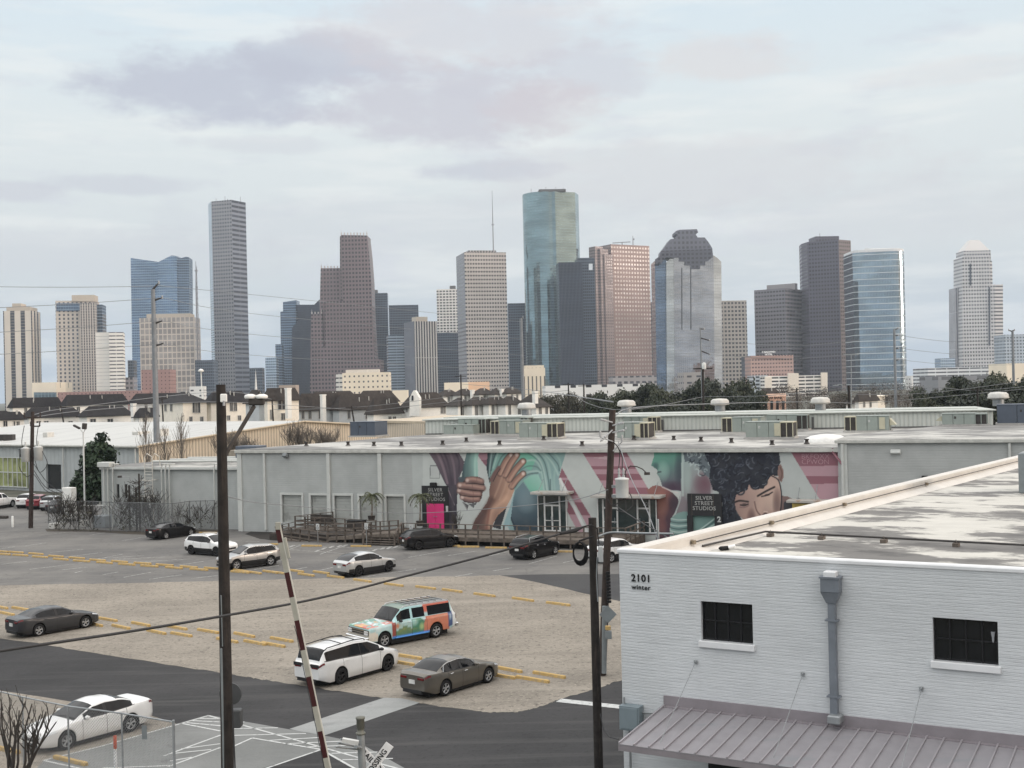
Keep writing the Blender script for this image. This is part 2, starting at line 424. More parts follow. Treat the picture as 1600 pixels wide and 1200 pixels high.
def smooth_edge(pts, n=4):
 out = []
 for i in range(len(pts) - 1):
  p0, p1, p2, p3 = pts[max(i - 1, 0)], pts[i], pts[i + 1], pts[min(i + 2, len(pts) - 1)]
  for k in range(n):
   t = k / n
   out.append(tuple(0.5 * (2 * p1[j] + (p2[j] - p0[j]) * t + (2 * p0[j] - 5 * p1[j] + 4 * p2[j] - p3[j]) * t * t + (3 * p1[j] - p0[j] - 3 * p2[j] + p3[j]) * t ** 3) for j in (0, 1)))
 return out + [pts[-1]]
def rough_edge(pts, amp, seed):
 r = random.Random(seed)
 return [(x + r.uniform(-amp, amp) * 2, y + r.uniform(-amp, amp)) for x, y in pts]
low_edge = smooth_edge([(-420, 945), (0, 997), (160, 1022), (343, 1051), (400, 1060), (470, 1071), (590, 1089), (657, 1099), (745, 1111), (783, 1113), (817, 1111), (850, 1102), (873, 1093), (923, 1078), (970, 1063), (1050, 1040)], 12)
top_edge = smooth_edge([(-420, 930), (0, 915), (200, 911), (367, 907), (552, 903), (740, 900), (783, 899)], 12)
top_edge2 = smooth_edge([(783, 899), (850, 912), (922, 929), (968, 939), (1050, 955)])
sheet('road', [(-420, 935), (200, 1000), (1000, 1040), (1000, 940), (1500, 940), (1500, 1420), (-420, 1420)], 0.004, M_road)
sheet('gravel_lot', rough_edge(top_edge + top_edge2[1:], 0.55, 1) + rough_edge(low_edge[::-1], 1.0, 2), 0.008, M_gravel)
sheet('dark_asphalt_patch', top_edge2 + [(1050, 893), (957, 897), (870, 897)], 0.012, M_patch)
sheet('gravel_verge', [(-420, 1020), (0, 1079), (67, 1089), (230, 1116), (276, 1131), (160, 1166), (68, 1188), (40, 1260), (-420, 1420)], 0.008, M_gravel)
sheet('concrete_pad', [(325, 1117), (380, 1127), (500, 1148), (560, 1160), (632, 1200), (700, 1250), (500, 1420), (0, 1420), (40, 1220), (68, 1188), (160, 1166), (276, 1131)], 0.012, M_concd)
sheet('concrete_crossing', [(600, 1090), (628, 1091), (656, 1098), (507, 1149), (480, 1145), (452, 1139)], 0.012, M_conc)
sheet('dark_asphalt_triangle', [(405, 1202), (500, 1171.5), (560, 1203), (560, 1260), (405, 1260)], 0.016, M_road)
def line(p, q, w, z, mat, name='road_marking'):
 a, b = G(*p, z), G(*q, z)
 n = (b - a).cross(Vector((0, 0, 1))).normalized() * (w / 2)
 mb=MB();mb.face([a + n, b + n, b - n, a - n])
 o = mb.build(name, mat)
 if o.data.polygons[0].normal.z < 0: o.data.flip_normals()
 return tag(o, kind='structure')
# concrete pad: outline, chevrons, stall lines
for p, q in [((326, 1118), (640, 1206)), ((326, 1118), (158, 1166)), ((158, 1166), (68, 1188)), ((68, 1188), (150, 1206)), ((283, 1130), (344, 1142)), ((365, 1166), (394, 1153)), ((394, 1153), (502, 1171)), ((502, 1171), (405, 1204)), ((502, 1171), (560, 1204)), ((346, 1148), (256, 1181)), ((344, 1168), (262, 1198)),
   ((312, 1122.5), (345, 1123)), ((301, 1126), (345, 1128)), ((292, 1129), (345, 1134)), ((365, 1129), (382, 1128)), ((365, 1138.5), (434, 1137)), ((365, 1149), (478, 1146)), ((418, 1157), (503, 1152)), ((446, 1162), (535, 1158)), ((478, 1167), (556, 1164)), ((518, 1177), (590, 1175)), ((535, 1187), (614, 1185)),
   ((283, 1170), (344, 1162)), ((272, 1177), (330, 1171)), ((266, 1189), (300, 1183)), ((160, 1200), (270, 1196))]:
 line(p, q, 0.10, 0.020, M_white)
line((873, 1094), (985, 1106), 0.55, 0.016, M_white)
# stall lines in the asphalt lot (faded) and the far lot
for p, q in [((78, 863), (130, 858)), ((98, 871), (160, 863)), ((122, 880), (192, 865.5)), ((150, 873), (225, 868)), ((178, 874), (258, 870)), ((200, 879), (291, 873.5)),
   ((46, 889.5), (118, 881)), ((90, 891), (137, 886)), ((0, 882), (42, 877)), ((117, 895), (128, 892)), ((160, 898), (185, 893.5)), ((193, 902), (236, 894)), ((233, 905), (284, 898)), ((298, 904), (350, 898)),
   ((272, 884), (318, 877)), ((0, 857.5), (24, 854)), ((40, 853), (72, 848)), ((85, 834), (128, 829)), ((140, 836), (180, 830)), ((225, 832), (258, 828)), ((190, 845), (232, 838)),
   ((390, 891), (437, 883)), ((445, 893), (480, 886)), ((565, 902), (650, 889)), ((700, 868), (745, 861)), ((637, 871), (700, 860)), ((710, 901), (738, 896)), ((826, 881), (870, 869)), ((880, 879), (905, 874)),
   ((735, 874), (790, 863)), ((770, 892), (800, 887)), ((500, 891), (522, 886)), ((300, 847), (330, 842)), ((383, 846), (405, 846)), ((388, 849), (418, 851)), ((360, 845), (378, 845))]:
 line(p, q, 0.11, 0.004, M_faded)
# hatched access aisles in front of the ramp
for i, (x, y) in enumerate([(432, 857), (446, 854.5), (456, 853), (468, 852), (496, 860), (506, 856.5), (518, 854), (530, 853), (539, 852)]):
 line((x - 3, y + 2), (x + 3, y - 1), 0.26, 0.008, M_faded)
for i, (x, y) in enumerate([(585, 859), (597, 856.5), (608, 855), (618, 854), (552, 864)]):
 line((x - 2, y + 2), (x + 3, y - 1), 0.26, 0.008, M_faded)
for p, q in [((428, 857), (541, 865)), ((440, 852), (620, 858)), ((475, 850), (445, 861)), ((541, 852), (500, 866)), ((541, 864), (625, 855))]:
 line(p, q, 0.10, 0.008, M_faded)
sheet('leaf_litter', rough_edge([(70, 826), (120, 826), (200, 829), (300, 828), (345, 828), (342, 833), (280, 837), (210, 835), (140, 831), (74, 830)], .6, 5), 0.006, ground_mat('leaf_litter', (.07, .06, .05), (.09, .078, .062), (.05, .044, .038), .6, 3.0))
sheet('mulch_bed', rough_edge([(382, 834), (398, 828), (420, 826), (445, 829), (470, 838), (440, 845), (405, 842)], .8, 6), 0.006, ground_mat('mulch', (.035, .032, .03), (.05, .045, .04), (.02, .02, .02), .6, 3.0))
# ------------------------------------------------------------------ downtown skyline
def foot(x0, xc, x2, ym, d, th, back=35.0):
 n = P(xc, ym, d); th = R(th); c, s = math.cos(th), math.sin(th)
 r2 = ray(x2, ym); k2 = r2.x / r2.y
 Lr = (k2 * n.y - n.x) / (c - k2 * s)
 if x0 is not None:
  r0 = ray(x0, ym); k0 = r0.x / r0.y
  Ll = (n.x - k0 * n.y) / (s + k0 * c)
  if Ll <= 1 or Ll > 140: print('FOOT?', x0, xc, x2, round(Ll, 1))
 else:
  Ll = back
 N = (n.x, n.y); Rr = (n.x + c * Lr, n.y + s * Lr); Lf = (n.x - s * Ll, n.y + c * Ll)
 B = (Rr[0] - s * Ll, Rr[1] + c * Ll)
 return [N, Rr, B, Lf]
def Z(px, py, d): return P(px, py, d).z
def box_tower(name, label, x0, xc, x2, yt, d, th, mr, ml=None, cat='skyscraper', back=35.0, ym=None, roofm=None, hats=(), group='downtown skyline towers', tname='wall'):
 ym = ym or (yt + 610) / 2
 f = foot(x0, xc, x2, ym, d, th, back)
 zt = Z(xc, yt, d)
 root = thing(name, label, cat, (sum(p[0] for p in f) / 4, sum(p[1] for p in f) / 4, 0), 0, group)
 mb=MB();ml = ml or mr
 mb.prism(f, 0, zt, 0, 2, True, [0, 1, 0, 1])
 mb.build(tname, [mr, ml, roofm or M_roofd], root)
 for (a0, a2, yh, inset, mm) in hats:         # mechanical penthouses: pixel span, top, inset from the front
  c = Vector((f[0][0] + (f[1][0] - f[0][0]) * .5, f[0][1] + (f[1][1] - f[0][1]) * .5, 0))
  zh = Z(xc, yh, d + inset)
  q = foot(None, a0, a2, yt, d + inset, th, 18)
  h = MB(); h.prism(q, zt - 0.5, zh); h.build('mechanical_penthouse', mm, root)
 return root, f, zt
M_roofd = pm('dark_tower_roof', (0.12, 0.12, 0.12), 0.9)
M_pin = pm('pale_granite', S(190, 182, 178, 1.1), .7); M_mast = pm('mast_steel', S(150, 150, 155, .9), .6); M_crc = pm('cream_concrete', S(222, 212, 198, 1.1), .8); M_tcr = pm('tan_crown', S(178, 168, 155, 1.15), .8)
F = facade
beige = S(196, 188, 176, 1.15); tan = S(178, 168, 155, 1.15)
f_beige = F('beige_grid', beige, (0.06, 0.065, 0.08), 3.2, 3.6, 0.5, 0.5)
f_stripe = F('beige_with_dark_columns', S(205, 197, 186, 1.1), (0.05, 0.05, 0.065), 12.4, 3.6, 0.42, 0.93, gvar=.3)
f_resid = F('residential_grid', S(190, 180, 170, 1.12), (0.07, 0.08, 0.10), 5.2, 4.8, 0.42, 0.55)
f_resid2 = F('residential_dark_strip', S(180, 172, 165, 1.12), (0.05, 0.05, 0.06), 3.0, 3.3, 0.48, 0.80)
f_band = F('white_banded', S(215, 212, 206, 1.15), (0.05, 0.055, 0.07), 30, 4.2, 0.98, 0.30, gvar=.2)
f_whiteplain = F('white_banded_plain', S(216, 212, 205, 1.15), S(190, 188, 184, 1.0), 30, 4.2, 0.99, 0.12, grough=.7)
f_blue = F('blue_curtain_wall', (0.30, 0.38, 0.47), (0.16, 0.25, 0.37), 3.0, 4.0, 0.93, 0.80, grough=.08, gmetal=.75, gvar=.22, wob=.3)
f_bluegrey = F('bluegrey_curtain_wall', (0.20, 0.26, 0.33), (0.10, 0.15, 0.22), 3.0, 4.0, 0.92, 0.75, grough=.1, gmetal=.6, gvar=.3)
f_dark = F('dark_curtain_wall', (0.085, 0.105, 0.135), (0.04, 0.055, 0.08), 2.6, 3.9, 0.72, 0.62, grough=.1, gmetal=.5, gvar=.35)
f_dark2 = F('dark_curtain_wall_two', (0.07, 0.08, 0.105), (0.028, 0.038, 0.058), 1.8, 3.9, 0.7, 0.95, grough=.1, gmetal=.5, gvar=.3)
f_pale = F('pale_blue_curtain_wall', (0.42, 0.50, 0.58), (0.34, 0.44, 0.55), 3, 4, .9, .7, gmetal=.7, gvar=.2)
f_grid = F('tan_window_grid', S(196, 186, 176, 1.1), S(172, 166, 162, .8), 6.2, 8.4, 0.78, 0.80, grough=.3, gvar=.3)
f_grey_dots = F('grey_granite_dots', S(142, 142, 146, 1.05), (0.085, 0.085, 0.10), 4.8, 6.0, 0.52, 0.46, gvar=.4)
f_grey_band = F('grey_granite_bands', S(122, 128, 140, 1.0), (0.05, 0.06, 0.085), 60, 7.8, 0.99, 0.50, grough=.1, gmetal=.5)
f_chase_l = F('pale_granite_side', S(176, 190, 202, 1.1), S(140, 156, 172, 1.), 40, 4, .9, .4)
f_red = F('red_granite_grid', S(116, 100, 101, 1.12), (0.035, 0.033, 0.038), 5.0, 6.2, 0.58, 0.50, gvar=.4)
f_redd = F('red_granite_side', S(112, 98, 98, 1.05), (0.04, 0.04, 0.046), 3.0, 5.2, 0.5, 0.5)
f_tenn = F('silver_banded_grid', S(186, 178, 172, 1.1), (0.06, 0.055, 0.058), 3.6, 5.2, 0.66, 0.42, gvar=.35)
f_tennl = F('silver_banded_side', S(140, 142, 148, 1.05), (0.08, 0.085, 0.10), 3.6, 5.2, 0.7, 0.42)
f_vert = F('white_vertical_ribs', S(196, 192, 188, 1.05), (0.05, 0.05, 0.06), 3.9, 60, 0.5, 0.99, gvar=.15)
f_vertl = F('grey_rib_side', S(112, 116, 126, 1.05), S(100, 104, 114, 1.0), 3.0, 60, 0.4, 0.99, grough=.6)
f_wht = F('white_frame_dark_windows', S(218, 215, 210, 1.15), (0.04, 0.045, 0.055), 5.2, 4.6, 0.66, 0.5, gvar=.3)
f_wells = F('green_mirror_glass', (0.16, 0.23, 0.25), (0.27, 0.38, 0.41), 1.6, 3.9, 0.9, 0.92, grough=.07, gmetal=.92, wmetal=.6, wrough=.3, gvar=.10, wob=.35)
f_pink = F('pink_granite_glow_windows', S(166, 142, 136, 1.0), (0.68, 0.59, 0.55), 5.0, 6.0, 0.52, 0.46, grough=.35, gmetal=.1, gvar=.35)  # pale pane colour stands for the sunset reflected in the windows
f_pinkd = F('pink_granite_shaded', S(140, 126, 124, 1.1), (0.22, 0.20, 0.21), 3.4, 4.2, 0.62, 0.45, gmetal=.5)  # shade of the left face put into a darker granite colour
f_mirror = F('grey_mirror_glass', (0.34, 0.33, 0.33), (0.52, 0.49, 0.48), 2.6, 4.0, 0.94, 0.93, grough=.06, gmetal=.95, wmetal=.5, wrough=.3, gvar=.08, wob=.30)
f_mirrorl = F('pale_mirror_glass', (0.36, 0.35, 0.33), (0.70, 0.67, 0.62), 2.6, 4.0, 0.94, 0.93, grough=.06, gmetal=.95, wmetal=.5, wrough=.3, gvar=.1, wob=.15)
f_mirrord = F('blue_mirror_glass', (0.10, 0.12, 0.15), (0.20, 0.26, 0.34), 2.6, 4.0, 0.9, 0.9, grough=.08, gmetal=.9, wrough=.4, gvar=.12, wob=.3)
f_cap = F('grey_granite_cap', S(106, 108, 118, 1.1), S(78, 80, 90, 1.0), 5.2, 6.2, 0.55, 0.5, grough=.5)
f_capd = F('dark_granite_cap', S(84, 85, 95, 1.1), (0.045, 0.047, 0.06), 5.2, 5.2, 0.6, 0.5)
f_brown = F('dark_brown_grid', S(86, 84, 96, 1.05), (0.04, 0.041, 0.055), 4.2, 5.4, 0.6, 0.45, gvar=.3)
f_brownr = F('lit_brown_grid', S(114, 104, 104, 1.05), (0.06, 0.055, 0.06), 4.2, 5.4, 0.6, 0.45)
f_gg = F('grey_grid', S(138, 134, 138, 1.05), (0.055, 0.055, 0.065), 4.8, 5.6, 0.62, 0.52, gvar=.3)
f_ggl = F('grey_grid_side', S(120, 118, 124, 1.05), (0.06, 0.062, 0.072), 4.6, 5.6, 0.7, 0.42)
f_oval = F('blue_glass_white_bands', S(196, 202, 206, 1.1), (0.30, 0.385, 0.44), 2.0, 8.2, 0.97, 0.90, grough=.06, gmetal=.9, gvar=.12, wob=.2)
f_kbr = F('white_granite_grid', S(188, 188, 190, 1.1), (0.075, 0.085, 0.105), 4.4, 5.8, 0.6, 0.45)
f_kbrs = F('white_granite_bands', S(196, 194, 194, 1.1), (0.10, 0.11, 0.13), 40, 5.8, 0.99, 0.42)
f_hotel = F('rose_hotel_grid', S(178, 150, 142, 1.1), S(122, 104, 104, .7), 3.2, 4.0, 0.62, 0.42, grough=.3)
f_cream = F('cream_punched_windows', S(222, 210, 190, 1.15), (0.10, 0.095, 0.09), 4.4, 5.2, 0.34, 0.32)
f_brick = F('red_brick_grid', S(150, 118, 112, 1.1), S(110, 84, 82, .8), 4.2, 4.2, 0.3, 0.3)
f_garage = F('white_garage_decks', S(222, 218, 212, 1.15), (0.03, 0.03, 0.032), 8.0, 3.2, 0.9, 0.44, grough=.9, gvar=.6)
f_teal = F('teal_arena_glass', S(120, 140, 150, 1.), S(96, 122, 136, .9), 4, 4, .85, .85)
f_plaincream = F('plain_cream_front', S(228, 216, 196, 1.15), S(200, 188, 168), 30, 60, .1, .1)
f_lowwhite = F('low_white_front', S(214, 214, 212, 1.15), (0.05, 0.05, 0.055), 9, 5.5, .35, .3)
f_orange = F('low_peach_front', S(226, 190, 160, 1.1), S(190, 150, 124), 20, 50, .1, .1)
bt = box_tower
GRP = 'downtown skyline towers'
# --- left end
r, f, zt = bt('residential_tower', 'beige tower with three dark vertical window bands and a crown, far left of the skyline', None, 6, 51, 486, 1500, 5, f_stripe)
mb=MB();mb.prism(foot(None, 10, 47, 480, 1501, 5, 30), zt - 1, Z(6, 480, 1500)); mb.prism(foot(None, 19, 33, 480, 1502, 5, 20), zt - 1, Z(20, 474, 1500)); mb.build('crown', M_tcr, r)
r, f, zt = bt('residential_tower', 'broad beige residential tower with blue glass band under its roof', None, 88, 148, 470, 1500, 8, f_resid, hats=())
mb=MB();mb.prism(foot(None, 112, 147, 465, 1501, 8, 25), zt - 1, Z(112, 461, 1500)); mb.build('mechanical_penthouse', M_tcr, r)
mb=MB();mb.prism(foot(None, 88, 133, 475, 1499, 8, 2), Z(88, 486, 1499), Z(88, 474, 1499)); mb.build('glass_band', f_bluegrey, r)
mb=MB();mb.prism(foot(None, 126, 150, 540, 1497, 8, 10), 0, Z(130, 474, 1497)); mb.build('window_bay', f_resid2, r)
bt('glass_tower', 'slim blue glass tower behind the broad beige residential tower', None, 146, 161, 476, 1520, 8, f_bluegrey, back=25)
r, f, zt = bt('office_tower', 'white office block with dark horizontal bands right of the beige residential tower', None, 171, 193, 519, 1420, 14, f_band, back=30)
mb=MB();mb.prism(foot(None, 150, 171, 560, 1424, 4, 28), 0, Z(155, 519, 1420)); mb.build('wall', f_whiteplain, r)
bt('arena', 'low cream and teal arena block beside the far left tower', None, 50, 88, 598, 1400, 3, f_plaincream, cat='arena', back=60, ym=610)
mb=MB();mb.slab([(53, 613), (87, 613), (87, 628), (53, 628)], 1395, 3); tag(mb.build('glass_hall', f_teal), 'teal glass hall front below the cream arena block', 'building', 'downtown skyline towers')
bt('brick_block', 'long low red brick block at the foot of the white banded office', None, 90, 222, 613, 1300, 2, f_brick, cat='building', back=30, ym=618)
bt('office_tower', 'small grey office building left of the twin peaked blue tower', None, 195, 209, 590, 1450, 5, f_gg, cat='office building', back=20)
bt('office_tower', 'narrow dark grey slab against the blue glass tower', None, 200, 209, 563, 1600, 5, f_dark, cat='office building', back=20)
# blue glass tower with two peaks
root = thing('glass_tower', 'tall blue glass tower with a V notched roof and slanted crown', 'skyscraper', P(250, 615, 1910) * 1, 0, GRP); root.location.z = 0; ORG[root] = Vector(root.location)
mb=MB();mb.slab([(204, 403), (246, 409), (247, 640), (208, 640)], 1900, 40, 0); mb.build('wall', f_blue, root)
mb=MB();mb.slab([(246, 410), (268, 399), (276, 400), (280, 640), (247, 640)], 1895, 40, 0); mb.build('wall', f_blue, root)
mb=MB();mb.slab([(277, 405), (291, 401), (295, 402), (297, 640), (280, 640)], 1903, 36, 0, k=0.1); mb.build('wall', f_bluegrey, root)
r, f, zt = bt('office_tower', 'tan office block with large square window grid in front of blue tower', None, 219, 305, 497, 1700, 3, f_grid, back=40)
mb=MB();mb.prism(foot(None, 229, 297, 495, 1704, 3, 30), zt - 1, Z(229, 491, 1704)); mb.build('crown', M_tcr, r)
bt('brick_block', 'rose brick block in front of the tan square grid office', None, 221, 266, 578, 1350, 3, f_brick, cat='building', back=30, ym=595)
bt('office_tower', 'low dark office between the radio mast and the tallest grey tower', None, 305, 334, 563, 1600, 3, f_dark, cat='office building', back=30)
bt('office_tower', 'small white block at the foot of the radio mast', None, 296, 318, 604, 1250, 3, f_lowwhite, cat='building', back=15, ym=608)
# lattice radio mast
root = thing('radio_mast', 'thin lattice radio mast left of the tallest grey tower', 'radio mast', (P(308, 500, 1700).x, 1700, 0))
zt = Z(307, 408, 1700); base = P(309, 500, 1700); w = 2.6
mb = MB()
for a in range(3):
 an = a * 2.1; mb.tube([(base.x + w * math.cos(an), 1700 + w * math.sin(an), 0), (base.x - 1 + 1.2 * math.cos(an), 1700 + 1.2 * math.sin(an), zt * .8), (base.x - 1, 1700, zt)], [.5, .45, .3], 4)
for i in range(26):
 z0 = zt * i / 27
 for a in range(3):
  k = w * (1 - i / 34); a1, a2 = a * 2.1, (a + 1) * 2.1
  mb.tube([(base.x + k * math.cos(a1), 1700 + k * math.sin(a1), z0), (base.x + k * math.cos(a2), 1700 + k * math.sin(a2), z0 + zt / 27)], .22, 3, cap=False)
mb.build('lattice', M_mast, root)
mb=MB();mb.lathe((base.x - .6, 1700, zt * .93), [(2.2, 0), (2.2, 1.5)], 8); mb.lathe((base.x - .4, 1700, zt * .82), [(1.8, 0), (1.8, 1)], 8); mb.build('platform', M_mast, root)
# tallest grey tower
d = 2000
zt = Z(345, 314, d)
pt = [P(328.5, 460, 2030), P(333.5, 460, 2003), P(365, 460, 1990), P(387, 460, 2022)]
pl = [(p.x, p.y) for p in pt]; pl += [(pl[3][0] - 10, pl[3][1] + 35), (pl[0][0] - 4, pl[0][1] + 40)]
root = thing('granite_tower', 'tallest grey granite tower, dotted with windows, with a banded right face', 'skyscraper', (pl[1][0] + 20, 2020, 0), 0, GRP)
mb=MB();mb.prism(pl, 0, zt, 1, 3, True, [0, 1, 2, 0, 0, 0]); mb.build('wall', [f_chase_l, f_grey_dots, f_grey_band, M_roofd], root)
for x, h in ((338, 6), (352, 9), (356, 5), (376, 8)):
 q = P(x, 330, 2010); mb=MB();mb.tube([(q.x, 2010, zt), (q.x, 2010, zt + h)], .4, 4); mb.build('antenna', M_mast, root)
# low group between
bt('office_tower', 'dark glass office at the foot of the tallest grey tower', None, 390, 410, 575, 1550, 3, f_dark, cat='office building', back=20)
bt('glass_tower', 'small pale blue glass tower left of the dark slanted building', None, 415, 432, 559, 1800, 3, f_pale, back=25)
bt('glass_tower', 'narrow blue glass slab left of the dark slanted building', None, 431, 441, 538, 1850, 3, f_bluegrey, back=25)
bt('brick_block', 'small tan brick block with a flat roof among the house roofs', None, 436, 462, 602, 900, 3, F('tan_brick_low', S(165, 150, 138, 1.1), S(140, 126, 116), 6, 6, .3, .3), cat='building', back=20, ym=606)
mb=MB();q = P(400, 606, 700)
mb.lathe((q.x, 700, 9), [(1.3, 0), (1.3, 3), (0.9, 3.2), (0.9, 4.5), (0.02, 19)], 8); mb.box((q.x, 700, 5), (4, 4, 9))
tag(mb.build('church_steeple', pm('white_steeple', (.7, .7, .68), .6)), 'slim white church steeple behind the house roofs', 'steeple')
# dark slanted twins
root = thing('glass_tower', 'dark blue glass building with a long slanted roof left of red stepped tower', 'skyscraper', P(470, 615, 1930), 0, GRP); root.location.z = 0; ORG[root] = Vector(root.location)
mb=MB();mb.slab([(442, 472), (463, 469), (464, 640), (444, 640)], 1932, 30, 0); mb.slab([(438, 487), (462, 485), (464, 640), (440, 640)], 1918, 14, 0); mb.build('wall', f_bluegrey, root)
mb=MB();mb.slab([(462, 476), (492, 476), (492, 640), (464, 640)], 1932, 30, 0); mb.build('wall', f_dark2, root)
mb=MB();mb.slab([(456, 512), (499, 468), (503, 640), (457, 640)], 1912, 20, 0); mb.build('wall', f_dark2, root)
# red stepped tower
root = thing('granite_tower', 'reddish brown granite tower in three stepped gables', 'skyscraper', P(545, 615, 1850), 0, GRP); root.location.z = 0; ORG[root] = Vector(root.location)
mb=MB();mb.slab([(533, 367), (574, 368), (574, 373), (577, 400), (580, 440), (582, 500), (586, 560), (595, 562), (596, 640), (491, 640), (492, 545), (509, 542), (509, 470), (536, 470), (534, 420)], 1850, 45, 0, 1); mb.build('wall', [f_red, f_redd, M_roofd], root)
mb=MB();mb.slab([(531, 370), (534, 367), (541, 468), (531, 468)], 1851, 30, 0, 0); mb.build('wall', f_redd, root)
mb=MB();mb.slab([(501, 419), (533, 419), (535, 640), (495, 640), (499, 500)], 1858, 40, 0, 1); mb.build('wall', [f_red, f_redd], root)
mb=MB();mb.slab([(486, 491), (503, 490), (508, 640), (484, 640)], 1854, 30, 0, 1); mb.build('wall', [f_red, f_redd], root)
for (xa, xb, y, n, dd) in ((533, 573, 367, 9, 1850), (502, 532, 419, 7, 1858), (487, 502, 491, 4, 1854)):
 for i in range(n):
  q = P(xa + (xb - xa) * i / (n - 1), y, dd); mb=MB();mb.box((q.x, dd + 2, q.z + 1.2), (1.4, 3, 5)); mb.build('pinnacle', M_pin, root)
 for x in (xa, xb):
  q = P(x, y, dd); mb=MB();mb.tube([(q.x, dd + 2, q.z), (q.x, dd + 2, q.z + 8)], [.6, .1], 4); mb.build('pinnacle', M_pin, root)
bt('glass_tower', 'dark blue glass tower right behind the red stepped tower', None, 580, 607, 458, 2000, 4, f_dark, hats=((581, 590, 453, 3, M_roofd),))
bt('glass_tower', 'dark square office tower with a flat roof right of red tower', None, 609, 655, 477, 1950, 4, f_dark, back=40)
bt('glass_tower', 'pale blue banded glass block in front of dark square tower', None, 607, 633, 524, 1750, 10, F('pale_banded_glass', (.28, .33, .38), (.10, .13, .17), 30, 4, .99, .5, gmetal=.6, gvar=.2), back=30)
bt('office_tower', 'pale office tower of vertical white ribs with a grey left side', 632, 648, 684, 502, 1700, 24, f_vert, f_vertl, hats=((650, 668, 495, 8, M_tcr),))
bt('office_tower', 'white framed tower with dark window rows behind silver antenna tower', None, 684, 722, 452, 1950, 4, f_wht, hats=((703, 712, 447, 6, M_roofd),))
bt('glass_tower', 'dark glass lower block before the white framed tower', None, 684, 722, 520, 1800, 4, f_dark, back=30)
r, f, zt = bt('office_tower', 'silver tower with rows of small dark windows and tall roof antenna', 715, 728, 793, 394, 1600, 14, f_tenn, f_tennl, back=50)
mb=MB();q = foot(None, 732, 775, 394, 1606, 14, 30); mb.prism(q, zt - 1, Z(740, 391, 1606)); mb.build('mechanical_penthouse', F('louvred_penthouse', S(180, 174, 170, 1.1), (.05, .05, .05), 4, 60, .55, .9), r)
q = P(771, 390, 1620); mb=MB();mb.tube([(q.x, 1620, zt), (q.x, 1620, zt + 40), (q.x, 1620, Z(769, 298, 1620))], [.9, .7, .25], 5); mb.box((q.x, 1620, zt + 38), (4, 1, 1)); mb.build('antenna', M_mast, r)
bt('glass_tower', 'dark tower between the silver antenna tower and green mirror tower', None, 795, 824, 474, 1800, 3, f_dark, back=30)
# green mirror tower: two offset half rounds
d = 1680
root = thing('glass_tower', 'tallest green mirrored glass tower with a rounded left side', 'skyscraper', P(862, 615, 1710), 0, GRP); root.location.z = 0; ORG[root] = Vector(root.location)
A0, A1, A2, A3 = P(819.5, 450, 1730), P(843, 450, 1688), P(872, 450, 1672), P(904, 450, 1690)
arc = [(A0.x, A0.y + 12)]
for i in range(13):
 t = i / 12; a = math.pi - t * math.pi * 0.62
 cxx, cyy, rad = A0.x + 30, A0.y + 8, 30
 arc.append((cxx + rad * math.cos(a), cyy - rad * math.sin(a)))
arc += [(A2.x, arc[-1][1] - 2), (A3.x, arc[-1][1] + 12.5), (A3.x + 6, A3.y + 55), (A0.x + 6, A3.y + 55)]
mb=MB();zt = Z(845, 296, 1690); u = 0.0
for i in range(len(arc)):
 a, b = arc[i], arc[(i + 1) % len(arc)]; L = math.hypot(a[0] - b[0], a[1] - b[1])
 mb.face([(a[0], a[1], 0), (b[0], b[1], 0), (b[0], b[1], zt), (a[0], a[1], zt)], 0, [(u, 0), (u + L, 0), (u + L, zt), (u, zt)], 1 <= i <= 12); u += L
mb.face([(p[0], p[1], zt) for p in arc], 1)
wallo = mb.build('wall', [f_wells, M_roofd], root)
for x in (830, 846, 853, 862, 868, 880, 882): q = P(x, 300, 1715); mb=MB();mb.tube([(q.x, 1715, zt), (q.x, 1715, zt + random.uniform(4, 9))], .35, 4); mb.build('antenna', M_mast, root)
mb=MB();mb.prism(foot(None, 842, 884, 296, 1708, 3, 20), zt - .5, zt + 3.2); mb.build('mechanical_penthouse', M_roofd, root)
bt('glass_tower', 'dark blue ribbed glass tower overlapping the green mirrored tower', None, 875, 912, 410, 1560, 4, f_dark2, back=30)
r, f, zt = bt('glass_tower', 'dark navy tower slab left of the pink granite tower', None, 905, 931, 403, 1600, 4, f_dark, back=30)
mb=MB();mb.slab([(920, 412), (926, 412), (926, 422), (920, 422)], 1599.4, .5); mb.build('reflection_patch', pm('bright_reflection', (.85, .85, .85), .3, 0.9), r)  # bright rectangle laid on the glass as a painted reflection
# pink granite tower
bt('granite_tower', 'lower grey shoulder block right of the pink granite tower', None, 1016, 1024, 472, 1790, 4, f_ggl, back=30)
root = thing('granite_tower', 'pink granite tower with rows of gold reflecting windows and stepped corner', 'skyscraper', P(975, 615, 1750), 0, GRP); root.location.z = 0; ORG[root] = Vector(root.location)
fp = foot(928.5, 957, 1017, 490, 1740, 30); zt = Z(975, 381, 1740)
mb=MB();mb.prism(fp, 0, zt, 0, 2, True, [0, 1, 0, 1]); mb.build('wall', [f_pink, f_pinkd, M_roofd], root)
mb = MB()
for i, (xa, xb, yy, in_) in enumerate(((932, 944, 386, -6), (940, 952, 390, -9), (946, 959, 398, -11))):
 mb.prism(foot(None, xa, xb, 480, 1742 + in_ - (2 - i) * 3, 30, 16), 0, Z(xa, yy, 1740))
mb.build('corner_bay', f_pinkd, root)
mb=MB();q = P(972, 378, 1760); mb.tube([(q.x - 14, 1760, zt + 4), (q.x + 12, 1760, zt + 5)], .6, 4); mb.tube([(q.x, 1760, zt), (q.x, 1760, zt + 5)], .6, 4)
q = P(989, 378, 1755); mb.tube([(q.x, 1755, zt), (q.x, 1755, zt + 13)], [.8, .3], 4); mb.box((q.x + 1, 1755, zt + 8), (2.4, 1.5, 2)); mb.build('antenna', M_mast, root)
